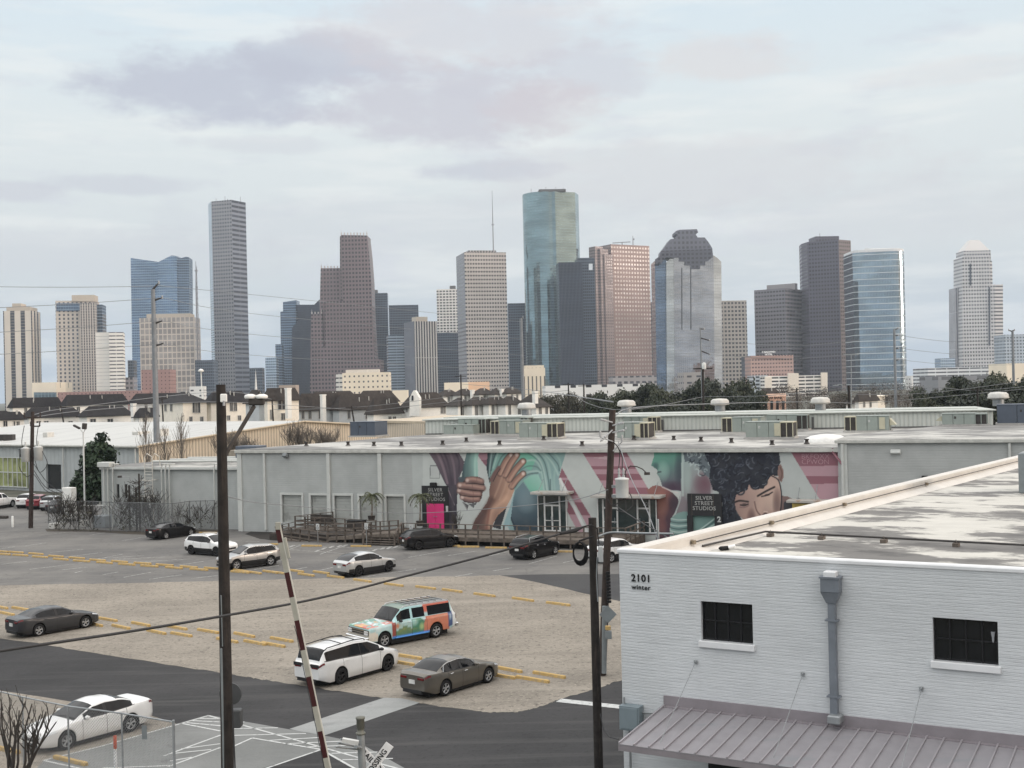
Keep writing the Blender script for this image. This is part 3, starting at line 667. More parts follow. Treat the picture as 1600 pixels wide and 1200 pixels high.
# mirrored tower with the stepped granite cap
d = 1500
root = thing('mirror_tower', 'mirrored glass tower topped by a stepped grey granite temple cap', 'skyscraper', P(1075, 615, 1510), 0, GRP); root.location.z = 0; ORG[root] = Vector(root.location)
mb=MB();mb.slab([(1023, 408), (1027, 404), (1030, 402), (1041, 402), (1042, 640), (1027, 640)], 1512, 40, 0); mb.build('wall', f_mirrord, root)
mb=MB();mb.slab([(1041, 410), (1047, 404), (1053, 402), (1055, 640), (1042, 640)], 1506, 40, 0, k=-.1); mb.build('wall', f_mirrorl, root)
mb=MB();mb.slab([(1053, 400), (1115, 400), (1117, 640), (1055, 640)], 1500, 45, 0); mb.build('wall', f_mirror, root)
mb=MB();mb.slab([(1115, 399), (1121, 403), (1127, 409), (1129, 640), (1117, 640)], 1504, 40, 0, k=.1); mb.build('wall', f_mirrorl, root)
mb=MB();mb.slab([(1056, 361), (1062, 359), (1089, 358), (1091, 363), (1087, 366), (1090, 371), (1101, 371), (1106, 377), (1110, 383), (1113, 388), (1114, 400), (1033, 404), (1034, 392), (1037, 388), (1043, 380), (1047, 374), (1056, 372), (1059, 367), (1056, 365)], 1503, 34, 0); mb.build('cap', f_cap, root)
mb=MB();mb.slab([(1033, 392), (1113, 389), (1114, 401), (1106, 408), (1102, 408), (1102, 414), (1094, 414), (1094, 420), (1079, 420), (1079, 414), (1070, 414), (1070, 408), (1061, 408), (1061, 402), (1040, 402), (1033, 412), (1024, 412), (1024, 405), (1031, 400)], 1497.5, 4, 0); mb.build('granite_frieze', f_capd, root)
mb = MB()
for x in (1065, 1079): mb.slab([(x, 418), (x + 1, 418), (x + 1.3, 515), (x + .3, 515)], 1498.6, 1.2)
mb.build('groove', pm('dark_groove', (.03, .03, .035), .5), root)
bt('office_tower', 'small grey low block in front of the mirrored capped tower', None, 1068, 1101, 582, 1150, 3, F('grey_plain_low', S(150, 146, 144, 1.1), (.07, .07, .08), 9, 6, .5, .3), cat='building', back=30, ym=592)
bt('office_tower', 'beige office tower with square dark windows right of the mirrored tower', None, 1129, 1168, 470, 1700, 3, F('beige_square_windows', S(172, 164, 156, 1.1), (.05, .05, .055), 5.0, 5.6, .6, .52), back=35)
bt('glass_tower', 'slim dark tower at foot of the beige square windowed tower', None, 1165, 1174, 557, 1500, 3, f_dark, cat='office building', back=20)
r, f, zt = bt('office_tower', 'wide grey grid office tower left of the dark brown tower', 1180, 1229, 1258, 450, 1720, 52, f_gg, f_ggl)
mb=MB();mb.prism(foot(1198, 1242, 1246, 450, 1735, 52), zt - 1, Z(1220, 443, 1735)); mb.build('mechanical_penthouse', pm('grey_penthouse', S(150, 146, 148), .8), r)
r, f, zt = bt('hotel', 'rose coloured hotel block with lettering on its roof', None, 1173, 1240, 556, 1300, 3, f_hotel, cat='hotel', back=25, ym=575)
q = P(1201, 552, 1302); put_text('C BALDWIN\nHOTEL', 2.6, q, Vector((1, 0, 0)), Vector((0, 0, 1)), 'lettering', pm('sign_white', (.8, .8, .8), .5), r, depth=.5, bold=.1)
mb=MB();mb.slab([(1173, 560), (1238, 560), (1238, 556), (1173, 556)][::-1], 1299.6, .3); mb.build('cornice', pm('rose_cornice', S(170, 140, 132), .8), r)
bt('parking_garage', 'white parking garage with open decks below the dark brown tower', None, 1197, 1292, 588, 1100, 3, f_garage, cat='parking garage', back=40, ym=598)
for x0, x1, y0, lab in ((1232, 1248, 583, 'middle one'), (1284, 1293, 582, 'right one'), (1196, 1206, 589, 'left one')):
 mb=MB();mb.slab([(x0, y0), (x1, y0), (x1, 612), (x0, 612)], 1098, 4); tag(mb.build('stair_tower', M_crc), 'cream stair tower on the white parking garage front, the ' + lab, 'stair tower')
bt('office_tower', 'white garage annex with two decks left of the parking garage', None, 1176, 1200, 587, 1120, 3, F('white_louvre_annex', S(190, 196, 202, 1.1), (.06, .07, .08), 5, 3.4, .7, .5), cat='building', back=20, ym=598)
# dark brown tower with chamfered corner
root = thing('granite_tower', 'dark brown flat topped tower with chamfered right corner', 'skyscraper', P(1295, 615, 1720), 0, GRP); root.location.z = 0; ORG[root] = Vector(root.location)
pts = [P(1254.5, 490, 1745), P(1264, 490, 1722), P(1313, 490, 1700), P(1332, 490, 1716)]
pl = [(p.x, p.y) for p in pts] + [(pts[3].x + 4, 1770), (pts[0].x + 4, 1775)]
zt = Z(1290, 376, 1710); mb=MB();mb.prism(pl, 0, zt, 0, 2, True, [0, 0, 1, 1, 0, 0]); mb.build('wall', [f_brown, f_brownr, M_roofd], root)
mb=MB();mb.prism(foot(None, 1274, 1311, 372, 1720, 4, 30), zt - 1, Z(1290, 369, 1720)); mb.build('mechanical_penthouse', f_brown, root)
mb=MB();q = P(1281, 370, 1730); mb.tube([(q.x, 1730, zt), (q.x, 1730, zt + 13)], .4, 4); mb.build('antenna', M_mast, root)
# oval blue glass tower
root = thing('glass_tower', 'blue glass tower with white floor bands and rounded right end', 'skyscraper', P(1380, 615, 1600), 0, GRP); root.location.z = 0; ORG[root] = Vector(root.location)
L, Q = P(1336, 490, 1615), P(1422, 490, 1600)
pl = [(L.x, L.y + 6), (L.x + 5, L.y)]
rr = 15.0
pl.append((Q.x - rr - 3, L.y - 9))
for i in range(1, 10):
 a = -math.pi / 2 - 0.05 + i / 9 * (math.pi / 2 + .5); pl.append((Q.x - rr + rr * math.cos(a), L.y - 9 + rr + rr * math.sin(a)))
pl += [(Q.x - 4, L.y + 50), (L.x, L.y + 50)]
zt = Z(1380, 392, 1600); mb=MB();u = 0
for i in range(len(pl)):
 a, b = pl[i], pl[(i + 1) % len(pl)]; LL = math.hypot(a[0] - b[0], a[1] - b[1])
 mb.face([(a[0], a[1], 0), (b[0], b[1], 0), (b[0], b[1], zt), (a[0], a[1], zt)], 0, [(u, 0), (u + LL, 0), (u + LL, zt), (u, zt)], 2 < i < 11); u += LL
mb.face([(p[0], p[1], zt) for p in pl], 1)
mb.build('wall', [f_oval, M_roofd], root)
mb=MB();mb.prism([(p[0] + (-.5 if p[0] > Q.x - 20 else .5), p[1] - .4) for p in pl], zt + .1, zt + 3.5); mb.build('parapet', pm('white_parapet', (.72, .73, .74), .6), root)
mb=MB();mb.prism(foot(None, 1352, 1404, 388, 1612, 2, 20), zt, zt + 5.0); mb.build('mechanical_penthouse', pm('white_parapet', (.72, .73, .74), .6), root)
# stepped white tower at the right
root = thing('granite_tower', 'white stepped tower with a tapered pyramid crown at the right', 'skyscraper', P(1530, 615, 1950), 0, GRP); root.location.z = 0; ORG[root] = Vector(root.location)
zs = Z(1530, 447, 1950)
mb=MB();mb.slab([(1493, 450), (1505, 448), (1506, 640), (1494, 640)], 1968, 30, 0); mb.build('wall', F('white_ribs', S(176, 176, 180, 1.1), (.09, .10, .12), 3.4, 60, .5, .99), root)
mb=MB();mb.slab([(1504, 402), (1509, 399), (1546, 399), (1549, 447), (1555, 444), (1555, 640), (1504, 640)], 1950, 40, 0); mb.build('wall', f_kbr, root)
mb=MB();mb.slab([(1542, 405), (1550, 408), (1551, 447), (1543, 447)], 1952, 36, 0, k=.4); mb.slab([(1555, 445), (1567, 444), (1568, 640), (1556, 640)], 1952, 40, 0, k=.3); mb.build('wall', f_kbrs, root)
zt = Z(1525, 399, 1950); q0 = P(1505, 396, 1956); q1 = P(1547, 396, 1956)
mb=MB();xa, xb = q0.x, q1.x; mb.prism([(xa - .5, 1953), (xb, 1953), (xb, 1988), (xa, 1988)], zt - 8, zt + 8); mb.build('wall', f_kbr, root)
xm = (xa + xb) / 2; h0, h1 = zt + 8, Z(1525, 374, 1956); mb = MB()
lo = [(xa + 1, 1954, h0), (xb - 1, 1954, h0), (xb - 1, 1986, h0), (xa + 1, 1986, h0)]; hi = [(xm - 7, 1965, h1), (xm + 8, 1965, h1), (xm + 8, 1976, h1), (xm - 7, 1976, h1)]
for i in range(4): mb.face([lo[i], lo[(i + 1) % 4], hi[(i + 1) % 4], hi[i]], 0)
mb.face(hi, 0); mb.build('crown', pm('white_crown', S(196, 194, 192, 1.1), .7), root)
mb = MB()
for xx, ya, yb in ((1515.5, 412, 446), (1545, 449, 540)): mb.slab([(xx, ya), (xx + 2.2, ya), (xx + 2.4, yb), (xx + .2, yb)], 1948.6, 2)
mb.build('dark_slot', f_dark, root)
# right end low buildings
bt('office_tower', 'pale blue office block at the right edge of the skyline', None, 1571, 1625, 523, 1500, 3, F('pale_office', S(170, 180, 190, 1.1), (.15, .18, .22), 4, 4, .6, .5), back=30)
bt('office_tower', 'small blue glass building left of the white stepped tower', None, 1470, 1493, 560, 1700, 3, f_pale, cat='office building', back=20)
bt('parking_garage', 'long white parking garage with sloped decks before the stepped tower', None, 1450, 1545, 575, 1250, 3, F('white_garage_rail', S(205, 208, 210, 1.15), (.10, .11, .13), 12, 3.6, .94, .4, grough=.8), cat='parking garage', back=40, ym=590)
bt('warehouse', 'low grey hall in front of the long white parking garage', None, 1466, 1560, 588, 1000, 3, F('grey_hall', S(128, 130, 134, 1.1), S(112, 114, 118), 30, 9, .5, .3), cat='building', back=40, ym=596)
bt('warehouse', 'cream gabled building at the right edge before the skyline', None, 1573, 1640, 568, 900, 3, f_plaincream, cat='building', back=30, ym=585)
bt('office_tower', 'long low pale building beside the blue oval glass tower', None, 1424, 1452, 587, 1500, 3, f_lowwhite, cat='building', back=20, ym=595)
# low buildings in front of the towers, centre
r, f, zt = bt('office_tower', 'cream office block with small square windows in front of the red stepped tower', None, 535, 609, 583, 1150, 3, f_cream, cat='office building', back=30, ym=600)
mb=MB();mb.prism(foot(None, 540, 592, 580, 1156, 3, 18), zt - .5, Z(540, 578, 1156)); mb.build('mechanical_penthouse', M_crc, r)
mb=MB();mb.prism(foot(None, 525, 535, 600, 1154, 3, 26), 0, Z(528, 584, 1150)); mb.build('side_wing', f_band, r)
bt('warehouse', 'low cream box with a flat roof in front of the silver antenna tower', None, 694, 732, 598, 850, 3, f_plaincream, cat='building', back=30, ym=604)
bt('warehouse', 'low peach sunlit box beside the cream flat roofed box', None, 731, 765, 597, 854, 3, f_orange, cat='building', back=26, ym=604)
bt('warehouse', 'small cream shed in front of the white ribbed tower', None, 613, 637, 610, 800, 3, f_plaincream, cat='building', back=16, ym=614)
r, f, zt = bt('city_hall', 'cream stone civic tower with tall slot windows below the green mirrored tower', None, 818, 852, 575, 1250, 3, F('cream_slot_windows', S(216, 204, 184, 1.15), (.10, .09, .08), 4.2, 30, .32, .72), cat='civic building', back=25, ym=590)
mb=MB();mb.prism(foot(None, 820, 850, 574, 1252, 3, 20), zt - .2, Z(830, 571, 1252)); mb.build('crown', pm('cream_stone', S(216, 204, 184, 1.15), .8), r)
bt('warehouse', 'long low white building behind the dark oak trees', None, 852, 1012, 603, 700, 2, f_lowwhite, cat='building', back=30, ym=606)
bt('warehouse', 'grey low roofline at the foot of the pink granite tower', None, 958, 1026, 588, 1400, 3, F('grey_roofline', S(150, 146, 146, 1.1), (.08, .08, .09), 7, 7, .6, .4), cat='building', back=40, ym=596)
# ------------------------------------------------------------------ the long mural warehouse and its neighbours
ZUP = Vector((0, 0, 1))
ROOFZ = 7.8
A = G(375, 830); A.z = 0
_b = P(1310, 702, 95.0)
E = Vector((_b.x - A.x, _b.y - A.y, 0)); WLEN = E.length; E.normalize()
N = Vector((E.y, -E.x, 0))                       # out of the wall, towards the viewer
def W(px, py, off=0.0): return PL(px, py, A + N * off, N)
def WF(s, out, z): return A + E * s + N * out + ZUP * z
def sof(px, py=770): return (W(px, py) - A).dot(E)
ROT = Matrix((E, -N, ZUP)).transposed()         # x along the wall, y into the building
EYAW = math.atan2(E.y, E.x)
def brick_mat(name, c, bump=0.5, var=0.08, rough=0.75, sx=1.0, mortar=0.9, courses=0.2, patch=None):
 if name in MATS: return MATS[name]
 m = bpy.data.materials.new(name); m.use_nodes = True
 t = NT(m.node_tree); b = m.node_tree.nodes['Principled BSDF']
 uv = t.n('ShaderNodeUVMap').outputs[0]
 pos = t.n('ShaderNodeNewGeometry').outputs['Position']
 u, v, _ = t.xyz(uv)
 vj = t.m('ADD', v, t.m('MULTIPLY', t.noise(t.vec(t.m('MULTIPLY', u, 3.0), t.m('MULTIPLY', v, 9.0)), 1.0, 2.0), 0.25 * courses))
 cf = t.m('ABSOLUTE', t.m('SUBTRACT', t.m('FRACT', t.m('DIVIDE', vj, courses)), 0.5))
 joint = t.step(cf, 0.36, 0.5)
 f = t.step(t.noise(pos, 0.5, 5.0, 0.6), 0.3, 0.7)
 cc = t.mix(f, tuple(x * (1 - var) for x in c), tuple(min(1, x * (1 + var)) for x in c))
 cc = t.mix(t.m('MULTIPLY', joint, 1 - mortar), cc, tuple(x * 0.6 for x in c))
 st = t.noise(t.vec(t.m('MULTIPLY', u, 2.2), t.m('MULTIPLY', v, 0.15)), 1.0, 4.0)
 cc = t.mix(t.m('MULTIPLY', t.step(st, 0.55, 0.75), 0.12), cc, tuple(x * 0.7 for x in c))
 if patch: cc = t.mix(t.m('MULTIPLY', t.step(t.noise(t.vec(t.m('MULTIPLY', u, 0.45), t.m('MULTIPLY', v, 2.4)), 1.0, 4.0, .65), 0.58, 0.66), patch), cc, tuple(x * 0.82 for x in c))
 t.put(b.inputs['Base Color'], cc); b.inputs['Roughness'].default_value = rough; b.inputs['Specular IOR Level'].default_value = 0.3
 bn = t.n('ShaderNodeBump'); bn.inputs['Strength'].default_value = bump; bn.inputs['Distance'].default_value = 0.02
 lump = t.noise(t.vec(t.m('MULTIPLY', u, 1.2), t.m('MULTIPLY', v, 7.0)), 1.0, 4.0, 0.65)
 t.put(bn.inputs['Height'], t.m('ADD', t.m('MULTIPLY', t.m('SUBTRACT', 1.0, joint), 0.8), t.m('ADD', t.m('MULTIPLY', lump, 2.2), t.m('MULTIPLY', t.noise(pos, 14.0, 3.0), 0.8))))
 t.t.links.new(bn.outputs[0], b.inputs['Normal'])
 MATS[name] = m
 return m
def ribbed(name, c, pitch=0.3, rough=0.5, metal=0.0, depth=0.35, var=0.06):
 """corrugated sheet, ribs along v of the UVs"""
 if name in MATS: return MATS[name]
 m = bpy.data.materials.new(name); m.use_nodes = True
 t = NT(m.node_tree); b = m.node_tree.nodes['Principled BSDF']
 u, v, _ = t.xyz(t.n('ShaderNodeUVMap').outputs[0])
 fr = t.m('FRACT', t.m('DIVIDE', u, pitch))
 rib = t.step(t.m('ABSOLUTE', t.m('SUBTRACT', fr, 0.5)), 0.12, 0.3)
 f = t.step(t.noise(t.n('ShaderNodeNewGeometry').outputs['Position'], 0.5, 5.0), 0.3, 0.7)
 cc = t.mix(f, tuple(x * (1 - var) for x in c), tuple(min(1, x * (1 + var)) for x in c))
 t.put(b.inputs['Base Color'], t.mix(rib, tuple(x * (1 - depth) for x in c), cc))
 b.inputs['Roughness'].default_value = rough; b.inputs['Metallic'].default_value = metal
 bn = t.n('ShaderNodeBump'); bn.inputs['Strength'].default_value = 0.7; bn.inputs['Distance'].default_value = 0.05
 t.put(bn.inputs['Height'], rib); t.t.links.new(bn.outputs[0], b.inputs['Normal'])
 MATS[name] = m
 return m
def roof_mat(name, c, dirt, yaw, am=0.8, lo=0.47, hi=0.62, streak=(0.10, 0.5), rough=0.6, gloss=None):
 if name in MATS: return MATS[name]
 m = bpy.data.materials.new(name); m.use_nodes = True
 t = NT(m.node_tree); b = m.node_tree.nodes['Principled BSDF']
 p = t.n('ShaderNodeNewGeometry').outputs['Position']
 q = t.n('ShaderNodeVectorRotate', rotation_type='Z_AXIS'); t.put(q.inputs[0], p); q.inputs['Angle'].default_value = -yaw
 a = t.noise(t.mul(q.outputs[0], (streak[0], streak[1], 1)), 1.0, 10.0, 0.70)
 d = t.noise(t.mul(q.outputs[0], (streak[0] * 4, streak[1] * 4, 1)), 1.0, 8.0, 0.7)
 cc = t.mix(t.step(d, 0.35, 0.7), tuple(x * 0.88 for x in c), c)
 cc = t.mix(t.m('MULTIPLY', t.step(a, lo, hi), am), cc, dirt)
 cc = t.mix(t.m('MULTIPLY', t.m('MULTIPLY', t.step(a, lo + .06, hi + .1), t.step(d, 0.42, 0.58)), am), cc, tuple(x * 0.55 for x in dirt))
 t.put(b.inputs['Base Color'], cc); b.inputs['Roughness'].default_value = rough
 MATS[name] = m
 return m
M_greybrick = brick_mat('grey_painted_brick', S(166, 169, 167, 1.06), bump=.35, mortar=.86)
M_greybrick2 = brick_mat('blue_grey_painted_brick', S(163, 165, 163, 1.08), bump=.35, mortar=.86)
M_trim = pm('pale_grey_trim', S(186, 188, 184, 1.1), 0.5, var=.06)
M_gutter = pm('gutter_metal', S(176, 176, 170, 1.1), 0.45, var=.12, scale=2.0)
M_flatroof = roof_mat('weathered_white_roof', (0.50, 0.49, 0.455), (0.15, 0.145, 0.138), EYAW, .95, .40, .54, (0.10, 0.13))
M_corr = ribbed('grey_green_corrugated', S(190, 194, 188, 1.08), 0.45, depth=.16)
M_beigecorr = ribbed('beige_corrugated', S(206, 192, 172, 1.08), 0.55)
M_dark = pm('dark_void', (0.012, 0.012, 0.013), 0.7, var=0)
M_rubber = pm('black_rubber', (0.014, 0.014, 0.015), 0.75, var=.1, spec=.25)
M_metalgrey = pm('weathered_grey_metal', S(120, 126, 128, 1.0), 0.45, var=.12)
M_galv = pm('galvanised_steel', S(150, 154, 156, .95), 0.42, .35, var=.14, scale=3)
M_wood = pm('weathered_timber', (0.115, 0.095, 0.08), 0.85, var=.35, scale=2.0)
M_woodd = pm('dark_timber', (0.05, 0.043, 0.038), 0.85, var=.3)
M_glassd = pm('dark_glass', (0.018, 0.021, 0.025), 0.06, spec=.6, var=0)
wh = thing('mural_warehouse', 'long grey painted brick warehouse with roll up doors and a big mural on its front', 'warehouse', WF(WLEN / 2, 0, 0))
def wallcells(mb, f, s0, s1, z0, z1, holes, mi=0, depth=0.25, rmi=0, back=None):
 """a wall with rectangular holes and their reveals; f(s, out, z) gives the point"""
 xs = sorted({s0, s1} | {h[0] for h in holes} | {h[1] for h in holes}); zs = sorted({z0, z1} | {h[2] for h in holes} | {h[3] for h in holes})
 for i in range(len(xs) - 1):
  for j in range(len(zs) - 1):
   cx, cz = (xs[i] + xs[i + 1]) / 2, (zs[j] + zs[j + 1]) / 2
   if any(h[0] < cx < h[1] and h[2] < cz < h[3] for h in holes): continue
   q = [(xs[i], zs[j]), (xs[i + 1], zs[j]), (xs[i + 1], zs[j + 1]), (xs[i], zs[j + 1])]
   mb.face([f(a, 0, b) for a, b in q], mi, q)
 for a0, a1, b0, b1 in holes:
  for p, q in (((a0, b0), (a1, b0)), ((a1, b0), (a1, b1)), ((a1, b1), (a0, b1)), ((a0, b1), (a0, b0))):
   mb.face([f(p[0], 0, p[1]), f(q[0], 0, q[1]), f(q[0], -depth, q[1]), f(p[0], -depth, p[1])], rmi, [(0, 0), (1, 0), (1, .2), (0, .2)])
  if back is not None: mb.face([f(a0, -depth, b0), f(a1, -depth, b0), f(a1, -depth, b1), f(a0, -depth, b1)], back, [(a0, b0), (a1, b0), (a1, b1), (a0, b1)])
def rect(x0, x1, y0, y1):
 a, b = W(x0, (y0 + y1) / 2), W(x1, (y0 + y1) / 2)
 return ((a - A).dot(E), (b - A).dot(E), W((x0 + x1) / 2, y1).z, W((x0 + x1) / 2, y0).z)
rolls = [rect(441, 472, 765, 818), rect(486, 511.5, 766, 818), rect(523, 549.5, 767, 818), rect(562, 590, 767.5, 818), rect(604, 631.5, 769, 818)]
rolls = [(a, b, 0.95, 3.55) for a, b, c, d in rolls]
S_MUR0, S_MUR1 = sof(645), WLEN
holes = list(rolls)
mb=MB();wallcells(mb, WF, 0, S_MUR0, 0, ROOFZ, holes, 0, .28, 0)
DEEP = 26.0
C1, C2 = G(665, 678.6, 7.95), G(1552, 665.6, 7.95); C1.z = C2.z = 0; HT = P(665, 656, C1.y).z
aL = WF(0, 0, 0)
mb.face([WF(0, 0, 0), WF(0, 0, ROOFZ), C1 + Vector((-1, 0, ROOFZ)), C1 + Vector((-1, 0, 0))], 0, [(0, 0), (0, 8), (30, 8), (30, 0)])
mb.build('wall', M_greybrick, wh)
mb=MB();mb.face([WF(-.15, .25, ROOFZ + .02), WF(WLEN + .2, .25, ROOFZ + .02), WF(WLEN + .2, -6, ROOFZ + .12), C2 + Vector((0, 0, ROOFZ + .12)), C1 + Vector((0, 0, ROOFZ + .1))]); mb.build('roof', M_flatroof, wh)
mb=MB();mb.box(WF(WLEN / 2, .2, ROOFZ - .16), (WLEN + .5, .22, .3), 0, ROT, .03); mb.build('gutter', M_gutter, wh)
for i, (a, b, c, d) in enumerate(rolls):
 mb=MB();n = 9
 for k in range(n):
  z0 = c + (d - c) * k / n; z1 = c + (d - c) * (k + 1) / n
  mb.box(WF((a + b) / 2, -.2, (z0 + z1) / 2), (b - a - .1, .06, (z1 - z0) * .94), 0, ROT, .01)
 mb.box(WF((a + b) / 2, -.255, (c + d) / 2), (b - a - .06, .03, d - c), 0, ROT)
 o = mb.build('roll_up_door', pm('roll_door_grey', S(158, 160, 156, 1.08), .55, var=.08, scale=.8, spots=(S(120, 120, 116), 1.3, .55, .7, .5)), wh)
 fr = MB()
 for s in (a - .09, b + .09): fr.box(WF(s, .03, (c + d) / 2 + .05), (.2, .1, d - c + .3), 0, ROT)
 fr.box(WF((a + b) / 2, .032, d + .1), (b - a - .02, .1, .2), 0, ROT)
 fr.build('door_frame', M_trim, o)
 ORG[o] = ORG[wh]
for px, wdt in ((415, .22), (515, .35), (595, .38)):
 s = sof(px); mb=MB();mb.box(WF(s, .1, ROOFZ / 2), (wdt, .2, ROOFZ - .35), 0, ROT, .02); mb.build('downspout', M_trim, wh)
mb=MB();mb.box(WF(.15, .06, ROOFZ / 2 - .15), (.5, .14, ROOFZ - .3), 0, ROT, .02); mb.build('corner_trim', M_trim, wh)
def wall_lamp(px, py, label, w=.45, mat=None):
 p = W(px, py); r = thing('wall_lamp', label, 'wall lamp', p)
 mb=MB();mb.box(p + N * .08, (.2, .16, .2), 0, ROT, .02); mb.build('bracket', M_metalgrey, r)
 mb=MB();mb.box(p + N * .35 + ZUP * .02, (w, .5, .34), 0, ROT @ Matrix.Rotation(-.5, 3, 'X'), .04); mb.build('lamp_head', mat or M_metalgrey, r)
wall_lamp(449, 712, 'small dark flood lamp high on the grey wall above the roll up doors')
# ------------------------------------------------------------------ the mural, painted cell by cell on the brick
def poly_in(X, Y, pts):
 ins = np.zeros(X.shape, bool); n = len(pts)
 for i in range(n):
  x0, y0 = pts[i]; x1, y1 = pts[(i + 1) % n]
  if y0 == y1: continue
  c = ((y0 > Y) != (y1 > Y)) & (X < (x1 - x0) * (Y - y0) / (y1 - y0) + x0)
  ins ^= c
 return ins
class Canvas:
 def __init__(s, X, Y, base):
  s.X, s.Y = X, Y; s.C = np.tile(np.array(base, float), X.shape + (1,)) if True else 0
  s.ox, s.oy, s.k = 0, 0, 1
  s.clip = None
 def crop(s, ox, oy, k): s.ox, s.oy, s.k = ox, oy, k
 def t(s, p): return [(s.ox + x / s.k, s.oy + y / s.k) for x, y in p]
 def poly(s, pts, c0, c1=None, g0=None, g1=None, curve=True, a=1.0, keep=False):
  pts = s.t(pts)
  if curve:
   q = []; n = len(pts)
   for i in range(n):
    p0, p1, p2, p3 = pts[i - 1], pts[i], pts[(i + 1) % n], pts[(i + 2) % n]
    for j in range(4):
     t = j / 4
     q.append(tuple(0.5 * (2 * p1[d] + (p2[d] - p0[d]) * t * .7 + (2 * p0[d] - 5 * p1[d] + 4 * p2[d] - p3[d]) * 0 * t + 0) if False else p1[d] + (p2[d] - p1[d]) * t for d in (0, 1)))
   pts = q
  m = poly_in(s.X, s.Y, pts)
  if s.clip is not None: m &= s.clip
  c = np.array(c0, float)
  if c1 is not None:
   (gx0, gy0), (gx1, gy1) = s.t([g0, g1])
   dx, dy = gx1 - gx0, gy1 - gy0
   t = np.clip(((s.X - gx0) * dx + (s.Y - gy0) * dy) / (dx * dx + dy * dy + 1e-9), 0, 1)[..., None]
   c = c * (1 - t) + np.array(c1, float) * t
   s.C[m] = s.C[m] * (1 - a) + c[m] * a
  else:
   s.C[m] = s.C[m] * (1 - a) + c * a
  return m
 def stroke(s, pts, w, c, a=1.0, soft=0.6):
  pts = s.t(pts); w = w / s.k
  D = np.full(s.X.shape, 1e9)
  for (x0, y0), (x1, y1) in zip(pts[:-1], pts[1:]):
   dx, dy = x1 - x0, y1 - y0
   t = np.clip(((s.X - x0) * dx + (s.Y - y0) * dy) / (dx * dx + dy * dy + 1e-9), 0, 1)
   D = np.minimum(D, np.hypot(s.X - x0 - t * dx, s.Y - y0 - t * dy))
  f = np.clip((w / 2 * (1 + soft) - D) / max(w * soft, .3), 0, 1) * a
  if s.clip is not None: f = f * s.clip
  f = f[..., None]; s.C = s.C * (1 - f) + np.array(c, float) * f
 def blob(s, c, rx, ry, colr, a=1.0, rot=0.0):
  (x, y), = s.t([c]); rx, ry = rx / s.k, ry / s.k
  ca, sa = math.cos(rot), math.sin(rot)
  u, v = (s.X - x) * ca + (s.Y - y) * sa, -(s.X - x) * sa + (s.Y - y) * ca
  f = np.clip(1.0 - ((u / rx) ** 2 + (v / ry) ** 2), 0, 1) * a
  if s.clip is not None: f = f * s.clip
  f = f[..., None]; s.C = s.C * (1 - f) + np.array(colr, float) * f
def spline(pts, n=6):
 return smooth_edge(pts, n)
ZM0 = 0.0
cell = 0.052
ns = int((S_MUR1 - S_MUR0) / cell); nz = int((ROOFZ - .3 - ZM0) / cell)
sv = np.linspace(S_MUR0, S_MUR1, ns + 1); zv = np.linspace(ZM0, ROOFZ - .3, nz + 1)
SV, ZV = np.meshgrid(sv, zv, indexing='ij')
XX, YY = A.x + E.x * SV, A.y + E.y * SV
qf = YY * CP + (ZV - CAMH) * SP
a_, b_ = XX / qf * FPX, -(-YY * SP + (ZV - CAMH) * CP) / qf * FPX
PX, PY = 800 + CR * a_ + SR * b_, 600 - SR * a_ + CR * b_
cv_ = Canvas(PX, PY, (172, 177, 174))
rnd = random.Random(3)
